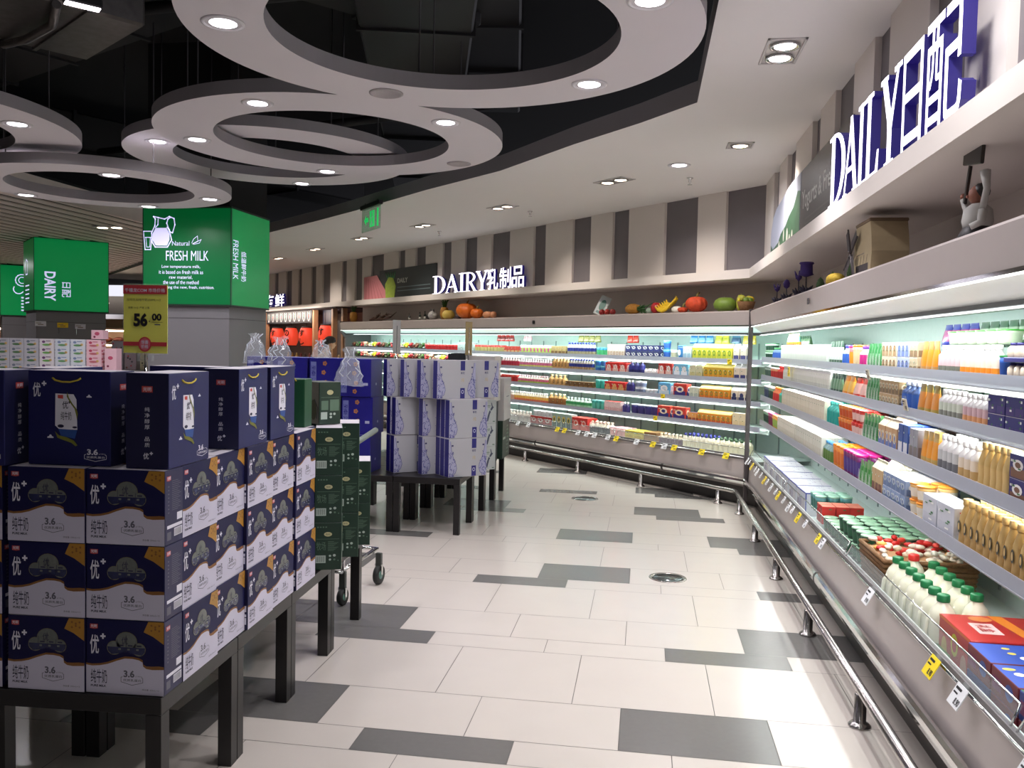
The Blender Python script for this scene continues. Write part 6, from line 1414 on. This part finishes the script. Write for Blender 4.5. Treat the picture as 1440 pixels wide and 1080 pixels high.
block(B, 2, .33, .74, P_carton, (.068, .145, .06, (226, 150, 50), (206, 110, 50), (244, 222, 130), (140, 140, 50)), 'orange fruit carton with a yellow roof', {'gable': True})
block(B, 2, .76, .89, P_carton, (.065, .12, .06, (206, 210, 190), (170, 180, 170), WH), 'pale grey-green carton')
block(B, 2, .91, 1.15, P_carton, (.20, .145, .07, (190, 60, 50), (60, 50, 120), (200, 90, 80), (240, 226, 210)), 'red and navy box with a cream disc')
block(B, 2, 1.17, 1.38, P_carton, (.19, .145, .07, (100, 170, 214), (200, 214, 226), LB, WH), 'light blue box with a white disc')
block(B, 2, 1.40, 1.60, P_cup, (.07, .06, WH, (226, 230, 236), (190, 196, 206)), 'low white pot')
block(B, 2, 1.61, 1.78, P_cup, (.08, .07, (206, 212, 226), WH, (120, 130, 160)), 'round white-blue pot, two high', layers=2)
block(B, 2, 1.80, 1.92, P_bottle, (.06, .145, (40, 38, 100), WH, (60, 50, 120)), 'navy bottle with white cap')
block(B, 2, 1.94, 2.30, P_carton, (.12, .115, .08, (190, 40, 40), (214, 160, 100), (206, 56, 50), (220, 160, 110)), 'red boxed multipack')
block(B, 2, 2.32, 2.51, P_cup, (.09, .125, (50, 160, 150), (110, 200, 190), (60, 180, 160)), 'teal pot with a pale lid')
block(B, 2, 2.53, 3.09, P_carton, (.085, .085, .07, (110, 80, 50), (150, 110, 60), (150, 120, 80)), 'squat brown pack')
block(B, 2, 3.11, 3.48, P_bottle, (.08, .15, (206, 166, 104), (230, 200, 150), (200, 156, 96)), 'tan bottle with a brown oval', {'label': (80, 56, 40)})
block(B, 2, 3.50, 4.20, P_bottle, (.058, .12, (236, 230, 220), (240, 200, 210), (214, 110, 140), (170, 200, 80)), 'small white bottle with green and pink band')
block(B, 2, 4.22, 4.64, P_cup, (.075, .12, (200, 70, 60), WH, (180, 40, 40)), 'red cup with a white lid')
block(B, 2, 4.66, 5.6, P_cup, (.08, .12, (226, 200, 196), WH, (200, 80, 80)), 'pink-white cup')
block(B, 3, .11, .28, P_carton, (.09, .14, .06, (230, 216, 180), (226, 206, 160), (240, 230, 206)), 'plain cream carton by the post')
block(B, 3, .30, .76, P_carton, (.068, .14, .06, (226, 150, 60), (200, 90, 50), (240, 214, 120), (150, 150, 60)), 'orange and yellow carton with a pale roof', {'gable': True})
block(B, 3, .78, .90, P_carton, (.06, .10, .06, (226, 160, 90), (150, 70, 60), (90, 60, 100)), 'small orange and purple pack')
block(B, 3, .92, 1.15, P_carton, (.20, .14, .07, (200, 66, 56), (60, 50, 120), (210, 110, 90), (240, 214, 180)), 'red box with a cream disc, right of the pair')
block(B, 3, 1.17, 1.38, P_carton, (.19, .14, .07, (196, 60, 50), (44, 50, 120), (210, 110, 90), (236, 220, 196)), 'red box with a cream disc, left of the pair')
block(B, 3, 1.40, 1.85, P_cup, (.10, .125, (40, 40, 100), (214, 218, 230), (60, 50, 110)), 'navy cup with a big white lid')
block(B, 3, 1.87, 1.98, P_bottle, (.055, .135, (44, 40, 100), WH, (70, 60, 130)), 'slim navy bottle')
block(B, 3, 2.0, 2.30, P_carton, (.10, .13, .08, (226, 200, 200), (206, 160, 160), RED), 'white pack with a red roof band', {'cols': 3})
block(B, 3, 2.32, 2.57, P_cup, (.085, .125, (50, 150, 140), (130, 210, 206), (90, 180, 160)), 'turquoise pot with glossy lid')
block(B, 3, 2.59, 3.09, P_bottle, (.065, .13, (206, 226, 214), (214, 240, 230), (60, 150, 90), (160, 206, 170)), 'mint green and white bottle')
block(B, 3, 3.11, 3.48, P_bottle, (.08, .155, (200, 160, 100), (236, 216, 170), (150, 96, 50)), 'tan bottle with pale shoulders', {'label': (90, 60, 40)})
block(B, 3, 3.50, 4.28, P_bottle, (.052, .14, (244, 236, 214), WH, (240, 190, 90), (226, 120, 90)), 'cream bottle with an orange foot')
block(B, 3, 4.30, 5.3, P_bottle, (.055, .14, (240, 230, 220), WH, (220, 180, 160)), 'cream bottle half hidden by the stacked cartons')
WB = 'back cooler tray'
TB_ = .471
block(B, None, .12, .52, P_bottle, (.062, .15, (240, 232, 206), (60, 90, 60), (226, 216, 180)), 'milk bottle with a dark green cap', z=TB_, where=WB, o0=.2, deep=3)
block(B, None, .54, .96, P_bottle, (.062, .155, (242, 236, 214), (40, 44, 130), (226, 216, 186)), 'milk bottle with a dark blue cap', z=TB_, where=WB, o0=.2, deep=3)
block(B, None, .98, 1.33, P_bottle, (.06, .12, (226, 210, 186), (240, 226, 200), (90, 60, 80)), 'cream bottle with a plum band', z=TB_, where=WB, o0=.2, deep=2)
block(B, None, 1.35, 1.56, P_carton, (.20, .11, .22, BRO, (150, 110, 70), (150, 116, 76)), 'brown boxed pack', z=TB_, where=WB, o0=.2)
block(B, None, 1.58, 1.88, P_carton, (.15, .10, .22, (206, 186, 80), (190, 160, 60), (226, 206, 90)), 'yellow boxed pack', z=TB_, where=WB, o0=.2)
block(B, None, 1.90, 2.18, P_cup, (.07, .11, (236, 200, 196), (240, 190, 196), (226, 170, 170)), 'pink-lidded cup', z=TB_, where=WB, o0=.2, deep=3)
block(B, None, 2.20, 2.56, P_bottle, (.07, .15, (236, 230, 214), (226, 190, 170), (50, 50, 60)), 'white bottle with a broad dark band', z=TB_, where=WB, o0=.2, deep=2)
block(B, None, 2.58, 2.90, P_carton, (.15, .17, .16, (190, 44, 40), (206, 80, 60), (214, 70, 60), (226, 180, 170)), 'tall red gift box right of the green packs', z=TB_, where=WB, o0=.2)
block(B, None, 2.92, 3.33, P_carton, (.10, .19, .10, (150, 170, 160), (60, 84, 74), (196, 210, 200), (220, 190, 80)), 'green and yellow tall pack', z=TB_, where=WB, o0=.2)
block(B, None, 3.35, 3.82, P_carton, (.16, .12, .16, (170, 44, 40), (140, 36, 36), (196, 190, 190), (214, 190, 184)), 'dark red box with pale packs on top', z=TB_, where=WB, o0=.2)
block(B, None, 3.35, 3.82, P_cup, (.09, .07, (206, 206, 206), (226, 226, 230)), 'pale cup standing on the dark red boxes', z=TB_ + .122, where=WB, o0=.22)
block(B, None, 3.84, 4.4, P_bottle, (.075, .16, (220, 210, 200), (236, 232, 226), (190, 180, 176)), 'off-white bottle at the left of the tray', z=TB_, where=WB, o0=.2)
for s0, s1, c1, c2, nm in ((.15, .32, (214, 196, 80), (200, 180, 70), 'yellow packet at the back of the top shelf, by the post'), (.34, .48, (90, 130, 160), (60, 90, 130), 'blue-grey packet at the back of the top shelf'), (.50, .70, (216, 206, 80), (190, 190, 70), 'lemon packet at the back of the top shelf'), (.72, 1.06, (60, 130, 190), (130, 180, 216), 'sky blue packet at the back of the top shelf'), (1.9, 2.1, (200, 60, 50), (220, 90, 70), 'red crumpled packet hanging under the back canopy'), (2.6, 3.05, (150, 150, 90), (190, 180, 120), 'olive packet at the back of the top shelf'), (4.1, 4.3, (206, 200, 200), (230, 180, 190), 'pale packet at the back of the top shelf'), (4.55, 5.0, (190, 50, 46), (120, 40, 40), 'dark red packet at the back of the top shelf')):
    block(B, 0, s0, s1, P_pouch, (.12, .09, c1, c2), nm, z=ZB[0] + .17, where='back cooler', o0=.36, pitch=.11)
# wrapped meat, fruit and sushi trays at the left end, behind the tables
rr = random.Random(12)
FT = (((196, 80, 80), 'rosy'), ((226, 206, 190), 'pale'), ((170, 60, 56), 'dark red'), ((90, 120, 70), 'green'), ((220, 170, 150), 'peach'), ((240, 206, 60), 'yellow'), ((120, 80, 60), 'brown'))
def food_tray(c):
    b = MB(); b.prism([(-.08, -.06), (.08, -.06), (.085, .06), (-.085, .06)], 0, .02, rgb((40, 38, 40))); o = b.build('food_tray'); r2 = random.Random(c[0]); b = MB()
    for k in range(12): b.M = Matrix.Translation((r2.uniform(-.06, .06), r2.uniform(-.04, .04), .03 + .012 * (k % 3))); b.ball((0, 0, 0), (.024, .018, .014), rgb(tuple(max(0, min(255, int(v * r2.uniform(.75, 1.2)))) for v in c)), 8, 5)
    b.build('food', o); return o
FP = {}
for sh in (0, 1):
    for k in range(20):
        s = 6.3 + .19 * k + (.0 if sh else .75)
        if s > 10.1: continue
        c, nm = FT[(k * 3 + sh * 2) % 7]
        if nm not in FP: o = FP[nm] = food_tray(c)
        else: o = copy_tree(FP[nm], None, 0, None, None)
        o.location = FB.p(s, .32, ZB[sh] + .004); o.rotation_euler = (0, 0, FB.rot + rr.uniform(-.1, .1)); o.scale = (1, 1, 1.8)
        tag(o, '%s wrapped food tray at the left end of the back cooler, %s shelf' % (nm, ORDN[sh]), 'food tray', 'food trays at the left end of the back cooler')

# ---------------------------------------------------------------- sushi corner with red lanterns, left of the back cooler
WOOD = mat('pale_wood', (196, 150, 112), .55, noise=.12, nscale=20); DKW = rgb((40, 32, 34), .7)
b = MB(); ext(FB, 10.5, SB1, [(1.5, 0), (1.5, LZ0), (1.6, LZ0), (1.6, 0)], mat('sushi_wall', (140, 110, 100), .7, noise=.2, nscale=2), b); struct(b.build('wall_back_alcove'))
b = MB(); ext(FB, 10.5, SB1, [(.06, LZ0 - .02), (.06, LZ0), (1.6, LZ0), (1.6, LZ0 - .02)], DKW, b); struct(b.build('trim_3'))
for s, nm in ((10.62, 'beside the cooler end'), (11.15, 'right of the single red lantern'), (12.25, 'left of the single red lantern'), (15.6, 'behind the milk column')):
    b = MB(); b.box(-.045, .045, -.05, .05, 0, LZ0 - .02, WOOD, .004); b.build('wooden_post', loc=FB.p(s, .3), rz=FB.rot, tags=('pale wooden post ' + nm, 'post', 'wooden posts of the sushi corner'))
t = thing('glass_partition', 'clear glass partition beside the wooden post by the cooler end', 'partition', FB.p(10.9, .35), FB.rot); b = MB(); b.box(-.24, .24, -.005, .005, 0, 2.1, GLASS); b.build('pane', t)
LAN = mat('lantern_paper', (200, 44, 32), .55, emit=.40, ec=(255, 84, 52), noise=.05, nscale=30); LINK_ = rgb((30, 16, 16))
def lantern(s, o, txt, label, zc=1.62, r=.17, h=.42):
    t = thing('paper_lantern', label, 'lantern', FB.p(s, o, zc - h / 2), FB.rot, 'red paper lanterns of the sushi corner')
    b = MB(); n = 13; pr = []
    for k in range(n): f = k / (n - 1); rr_ = r * (.50 + .50 * math.sin(PI * (.07 + .86 * f)) ** .7); pr.append((rr_ * (1.0 if k % 2 == 0 else .985), h * f))
    b.lathe([(.0001, 0)] + pr + [(.0001, h)], LAN, 22); b.build('paper_shade', t)
    b = MB(); b.lathe([(r * .62, -.012), (r * .78, -.008), (r * .78, .01), (.0001, .01)], DKW, 18); b.build('rim', t); b = MB(); b.lathe([(r * .70, h - .006), (r * .78, h), (r * .6, h + .02), (.0001, h + .02)], DKW, 18); b.build('rim', t)
    b = MB(); b.tube([(0, 0, h), (0, 0, LZ0 - .03 - (zc - h / 2))], .004, DKW, 5); b.build('cord', t)
    b = MB()
    for q, ch in enumerate(txt):
        a = -PI / 2 + .55 if len(txt) < 3 or True else -PI / 2
        vs, fs, fn, _ = text_mesh(ch, .03); w_ = r * .75; h_ = h * .9 / len(txt) * .78; z_ = h * .93 - (q + 1) * h * .9 / len(txt) + .02
        V = [((r * 1.02) * math.cos(a + (v.x - .5) * w_ / r), (r * 1.02) * math.sin(a + (v.x - .5) * w_ / r), z_ + v.y * h_) for v in vs]; b.add(V, fs, LINK_)
    b.build('lettering', t)
    l = bpy.data.lights.new('lantern_bulb', 'POINT'); l.energy = .5; l.color = (1, .35, .2); l.shadow_soft_size = .1; q = bpy.data.objects.new('lantern_bulb', l); COL.objects.link(q); q.location = FB.p(s, o - r - .15, zc)
lantern(11.78, .35, 'すし', 'single tall red paper lantern beside the wooden posts', 1.64, .15, .47)
lantern(12.93, .35, 'すし', 'red paper lantern, right one of the three together'); lantern(13.95, .35, 'のり', 'red paper lantern, middle one of the three together'); lantern(14.95, .35, 'すし', 'red paper lantern, left one by the milk column')
t = thing('noren_banner', 'dark banner with a row of white painted loops above the lanterns', 'banner', FB.p(15.6, .28, 1.93), FB.rot)
b = MB(); b.box(0, 3.2, -.006, .006, 0, .28, rgb((30, 28, 34)), 0); b.face((0, -.006, 0), (1, 0, 0), (0, 0, 1))
for k in range(10):
    x = .22 + k * .31; b.line([(x - .06, .24), (x - .07, .12), (x - .03, .05), (x + .03, .05), (x + .07, .12), (x + .06, .24)], .022, rgb((240, 236, 236))); b.oval(x, .15, .03, .035, rgb((150, 50, 50) if k % 2 else (60, 110, 80))); b.line([(x - .03, .22), (x + .03, .2)], .016, rgb((120, 170, 130)))
b.build('cloth', t)
area('sushi_fill_light', tuple(FB.p(13.6, -.05, LZ0 - .08)), (FB.n.x, FB.n.y, -.6), 4.5, .06, 22, WARM, xdir=(FB.d.x, FB.d.y, 0))  # unseen strip lamp added to brighten the banner loops
t = thing('menu_banner', 'dark hanging menu strip above the single red lantern', 'banner', FB.p(12.1, .42, 1.9), FB.rot); b = MB(); b.box(0, .75, -.005, .005, 0, .30, rgb((46, 50, 70))); b.face((0, -.005, 0), (1, 0, 0), (0, 0, 1))
for k in range(5): b.rect(.08 + .13 * k, .13 + .13 * k, .05, .25, rgb((100, 84, 90)))
b.build('cloth', t)
downlight(tuple(FB.p(11.45, .45, LZ0 - .022)), .06, 'small round spotlight above the single red lantern', 'sushi corner lights', .5)
t = thing('sushi_counter', 'wooden counter of the sushi corner below the lanterns', 'counter', FB.p(15.8, .5), FB.rot); b = MB(); b.box(0, 4.6, 0, .6, 0, .95, mat('counter_wood', (90, 60, 44), .6, noise=.2, nscale=8), .01); b.box(-.03, 4.63, -.03, .63, .95, .99, WOOD, .004); b.build('counter_body', t)
rr = random.Random(8)
for k in range(14):
    c = rr.choice(((150, 110, 50), (120, 50, 50), (70, 90, 60), (190, 160, 90), (60, 40, 36)))
    b = MB(); b.lathe([(.045, 0), (.05, .02), (.05, .14), (.03, .18), (.02, .22), (.02, .25), (.0001, .25)], rgb(c), 12); ob = b.build('sauce_bottle', loc=FB.p(11.4 + .3 * k, .75, .992), tags=('sauce bottle on the sushi counter below the lanterns', 'bottle', 'sauce bottles on the sushi counter'))
# person bending at the left end of the back cooler, seen over the plastic bags
def person(loc, rz):
    t = thing('person', 'person with dark hair and pale top bending near the back cooler end', 'person', loc, rz)
    J = {'pelvis': ((0, 0, .92), .15), 'waist': ((0, -.04, 1.05), .13), 'chest': ((0, -.12, 1.22), .15), 'neck': ((0, -.20, 1.37), .055), 'headb': ((0, -.24, 1.44), .075), 'headt': ((0, -.26, 1.53), .07)}
    E_ = [('pelvis', 'waist'), ('waist', 'chest'), ('chest', 'neck'), ('neck', 'headb'), ('headb', 'headt')]
    for s_, n_ in ((-1, 'l'), (1, 'r')):
        J['sh' + n_] = ((.17 * s_, -.14, 1.29), .055); J['el' + n_] = ((.22 * s_, -.22, 1.04), .042); J['wr' + n_] = ((.18 * s_, -.42, .98), .03); J['hand' + n_] = ((.17 * s_, -.50, .97), .034)
        J['hip' + n_] = ((.09 * s_, .0, .86), .09); J['kn' + n_] = ((.10 * s_, -.02, .48), .062); J['an' + n_] = ((.10 * s_, .02, .09), .042); J['toe' + n_] = ((.11 * s_, -.13, .04), .035)
        E_ += [('chest', 'sh' + n_), ('sh' + n_, 'el' + n_), ('el' + n_, 'wr' + n_), ('wr' + n_, 'hand' + n_), ('pelvis', 'hip' + n_), ('hip' + n_, 'kn' + n_), ('kn' + n_, 'an' + n_), ('an' + n_, 'toe' + n_)]
    for s_, n_ in ((-1, 'l'), (1, 'r')):
        for f in range(5):
            x0 = .17 * s_ + (-.028 + .014 * f); L_ = (.05, .075, .08, .075, .06)[f]
            if f == 0: J['f%s%d' % (n_, f)] = ((.17 * s_ - .045 * s_, -.53, .965), .009)
            else: J['f%s%d' % (n_, f)] = ((x0, -.50 - L_, .96), .009)
            E_.append(('hand' + n_, 'f%s%d' % (n_, f)))
    names_ = list(J); me = bpy.data.meshes.new('body'); me.from_pydata([J[n][0] for n in names_], [(names_.index(a), names_.index(c)) for a, c in E_], [])
    o = bpy.data.objects.new('body', me); COL.objects.link(o); o.parent = t
    m = o.modifiers.new('skin', 'SKIN'); 
    for i, n in enumerate(names_):
        sv = me.skin_vertices[0].data[i] if me.skin_vertices else None
        if sv: sv.radius = (J[n][1], J[n][1])
    me2 = None
    if not me.skin_vertices:
        me.update(); bpy.context.view_layer.update()
    o.modifiers.new('sub', 'SUBSURF').levels = 1
    try:
        for i, n in enumerate(names_): me.skin_vertices[0].data[i].radius = (J[n][1], J[n][1])
        me.skin_vertices[0].data[0].use_root = True
    except Exception: pass
    me.materials.append(mat('pale_top', (196, 170, 150), .8))
    b = MB(); b.ball((0, -.255, 1.55), (.095, .11, .085), rgb((34, 22, 20), .7), 16, 10); b.ball((0, -.17, 1.50), (.085, .07, .08), rgb((34, 22, 20), .7), 14, 8); b.build('hair', t)
    b = MB(); sk = rgb((206, 160, 130), .6); b.ball((0, -.275, 1.475), (.072, .085, .095), sk, 14, 10); b.ball((0, -.362, 1.465), (.012, .016, .02), sk, 8, 5)
    for q in (-1, 1): b.ball((.028 * q, -.348, 1.487), (.010, .006, .006), LINK_, 8, 5); b.ball((.073 * q, -.27, 1.475), (.010, .02, .026), sk, 8, 5)
    b.ball((0, -.354, 1.432), (.022, .006, .006), rgb((150, 70, 66)), 8, 5); b.build('face', t)
    return t
person(tuple(FB.p(9.9, -.55)), FB.rot + 2.9)

# ---------------------------------------------------------------- left background: stacked small boxes on a gondola before the second column
t = thing('display_gondola', 'white display stand carrying small milk boxes, at the left edge', 'display stand', (-8.9, 8.6, 0)); b = MB(); b.box(0, 3.1, 0, .7, 0, 1.14, rgb((200, 198, 200)), .01)
for z in (.3, .6, .9): b.box(-.005, 3.105, -.01, 0, z, z + .03, rgb((150, 150, 156)))
b.build('stand_body', t)
def milk_brick(c, mk, gr, seed):
    b = MB(); b.box(0, .172, 0, .10, 0, .088, rgb(c), .0015)
    for q in (0, 1):
        if q == 0: b.face((0, 0, 0), (1, 0, 0), (0, 0, 1)); w = .172
        else: b.face((.172, 0, 0), (0, 1, 0), (0, 0, 1)); w = .10
        b.oval(w * .5, .022, w * .3, .012, rgb(gr)); b.oval(w * .78, .03, w * .1, .014, rgb((226, 190, 120))); b.oval(w * .3, .055, w * .12, .014, rgb(mk)); b.rect(w * .45, w * .8, .06, .068, rgb(mk), .001)
    return b.build('milk_brick')
K1 = milk_brick((196, 196, 206), (120, 130, 150), (90, 130, 90), 1); K2 = milk_brick((232, 226, 232), (120, 80, 130), (120, 180, 100), 2); K3 = milk_brick((220, 226, 236), (130, 150, 190), (110, 160, 110), 3); K4 = milk_brick((236, 196, 206), (190, 70, 100), (200, 110, 120), 4)
kinds = [(K1, -8.80, 'grey'), (K1, -8.62, 'grey'), (K1, -8.44, 'grey'), (K1, -8.26, 'grey'), (K1, -8.08, 'grey'), (K1, -7.90, 'grey'), (K1, -7.72, 'grey'), (K1, -7.54, 'grey'), (K1, -7.36, 'grey'), (K2, -7.17, 'white'), (K3, -6.98, 'pale blue'), (K3, -6.79, 'pale blue'), (K4, -6.60, 'pink')]
X0 = -8.80; usedk = set()
for ci, (kk, x, nm) in enumerate(kinds):
    nn = 4
    for lv in range(nn):
        if kk not in usedk: usedk.add(kk); o = kk
        else: o = kk.copy(); COL.objects.link(o)
        o.location = (x + .52, 8.62 - 0.0, 1.141 + lv * .0885); cw = ('rightmost' if ci == 12 else 'next to the pink stack' if ci == 11 else 'third from the right' if ci == 10 else 'beside the grey ones' if ci == 9 else 'in the grey block at the left')
        tag(o, '%s small milk box %s, %s level' % (nm, cw, ('lowest', 'second', 'third', 'highest')[lv]), 'milk box', 'small milk boxes before the second column')
for q, (x, z, h) in enumerate(((-6.02, 1.50, .10), (-5.86, 1.141, .26))):
    b = MB(); b.box(0, .14, 0, .1, 0, h, rgb((232, 190, 202)), .002); b.face((0, 0, 0), (1, 0, 0), (0, 0, 1)); b.oval(.07, h * .6, .03, .02, rgb((190, 80, 110))); b.oval(.04, h * .25, .014, .012, rgb((130, 40, 70)))
    b.build('pink_carton', loc=(x - .0, 8.62, z + .002), tags=(('pink small carton crowning the pink stack', 'pink upright carton at the right foot of the pink stack')[q], 'carton'))
cr = math.radians(46)
for q, (x, z, c, nm) in enumerate(((-.02, 1.68, (220, 218, 226), 'white price sign at the left edge of the second column'), (.30, 1.665, (238, 202, 40), 'yellow price sign on the second column'), (.56, 1.65, (214, 212, 222), 'white price sign right of the yellow one on the second column'))):
    b = MB(); b.box(0, .16, -.006, 0, 0, .08, rgb(c), .002); b.face((0, -.006, 0), (1, 0, 0), (0, 0, 1)); b.rect(.015, .09, .045, .055, rgb((130, 120, 90))); b.rect(.04, .12, .02, .032, rgb((120, 100, 80)))
    b.box(.02, .026, -.004, 0, -.10, 0, CHROME); b.build('price_sign', loc=(-9.66 + x * math.cos(cr) + .01 * math.sin(cr), 12.45 + x * math.sin(cr) - .01 * math.cos(cr), z), rz=cr, tags=(nm, 'price sign'))
t = thing('price_arch', 'cream arched price board with red writing at the left picture edge', 'sign', (-8.95, 8.98, 1.14)); b = MB(); b.M = Matrix(((1, 0, 0, 0), (0, 0, -1, 0), (0, 1, 0, 0), (0, 0, 0, 1)))
b.prism([(0, 0), (.75, 0), (.75, .52)] + [(.375 + .375 * math.cos(a * PI / 10), .52 + .14 * math.sin(a * PI / 10)) for a in range(11)] + [(0, .52)], 0, .02, rgb((206, 190, 166))); b.M = Matrix.Identity(4); b.face((0, -.02, 0), (1, 0, 0), (0, 0, 1))
b.text('鲜牛奶', .15, .55, .50, .58, rgb((190, 60, 60)), .01); b.rect(.0, .3, .40, .47, rgb((190, 50, 60))); b.rect(.35, .7, .38, .46, rgb((206, 190, 40))); b.build('board', t)
# dark goods and far bakery shelf between the columns
t = thing('dark_shelf', 'black shelf of dotted grey boxes right of the pink stack', 'shelf', (-6.35, 9.3, 0)); b = MB(); b.box(0, .9, 0, .4, 0, 1.14, rgb((60, 56, 58)), .01); b.build('shelf_body', t)
for q, (x, h, c, nm) in enumerate(((.05, .34, (120, 112, 116), 'tall grey dotted box on the black shelf, left one'), (.22, .33, (136, 120, 124), 'tall grey dotted box on the black shelf, red stripe'), (.42, .22, (150, 140, 110), 'low olive dotted box on the black shelf'), (.60, .21, (120, 110, 90), 'low brown dotted box on the black shelf'))):
    b = MB(); b.box(0, .15, 0, .12, 0, h, rgb(c), .002); b.face((0, 0, 0), (1, 0, 0), (0, 0, 1)); r2 = random.Random(q)
    for k in range(10): b.oval(r2.uniform(.02, .13), r2.uniform(.02, h - .02), .011, .011, rgb(r2.choice(((40, 36, 38), (150, 40, 50), (60, 90, 60)))), .001, 7)
    b.build('dotted_box', loc=(-6.35 + x, 9.4, 1.142), tags=(nm, 'box'))
t = thing('bakery_shelf', 'far lit bakery shelf between the two green columns', 'shelf', (-17.5, 20.0, 0))
b = MB(); b.box(0, 6, 0, .7, 0, .9, rgb((70, 50, 46))); b.box(0, 6, .65, .7, .9, 2.0, rgb((206, 170, 140)))
for z in (1.05, 1.35, 1.72): b.box(0, 6, 0, .64, z, z + .03, rgb((90, 70, 60)))
b.build('shelf_body', t); b = MB()
for z in (1.34, 1.71): b.box(.05, 5.95, .0, .04, z - .045, z - .005, LEDW)
b.build('shelf_lamp', t)
for z in (1.085, 1.385):
    for k in range(16):
        b = MB(); b.ball((0, 0, .075), (.15, .12, .07), rgb(((150, 84, 60), (170, 110, 70), (120, 66, 56))[k % 3]), 10, 6); b.build('bread_loaf', loc=(-11.75 - .33 * k, 20.3, z), tags=('brown loaf on the far lit bakery shelf', 'bread', 'loaves on the far bakery shelf'))
t = thing('shop_sign', 'black shop sign with white letters between the two green columns', 'sign', (-17.5, 19.95, 2.12)); b = MB(); b.box(0, 6, 0, .7, 0, .44, rgb((34, 30, 32))); b.face((0, 0, 0), (1, 0, 0), (0, 0, 1)); b.text('RY', 3.78, 4.08, .14, .27, rgb((214, 210, 206)), .01); b.build('board', t)
area('bakery_light', (-13.5, 19.4, 2.6), (0, .4, -1), 4, .1, 40, WARM)
# ---------------------------------------------------------------- drains in the floor
for x, y, r_, nm in ((.19, 5.76, .125, 'round steel floor drain cover near the front, shining'), (-.56, 8.60, .135, 'round dull floor drain cover towards the back')):
    t = thing('floor_drain', nm, 'floor drain', (x, y, 0)); b = MB(); b.lathe([(r_, .0005), (r_ * .98, .004), (r_ * .86, .004), (r_ * .84, .001), (.0001, .001)], STEEL, 30); b.build('rim', t)
    b = MB(); b.lathe([(r_ * .8, .0015), (r_ * .78, .0045), (.0001, .0045)], mat('drain_plate', (120, 130, 132), .18, metal=.9, noise=.4, nscale=12), 26)
    for k in range(5): b.box(-r_ * .5, r_ * .5, -r_ * .5 + k * r_ * .23, -r_ * .5 + k * r_ * .23 + .006, .0046, .0052, KICK)
    b.build('cover', t)
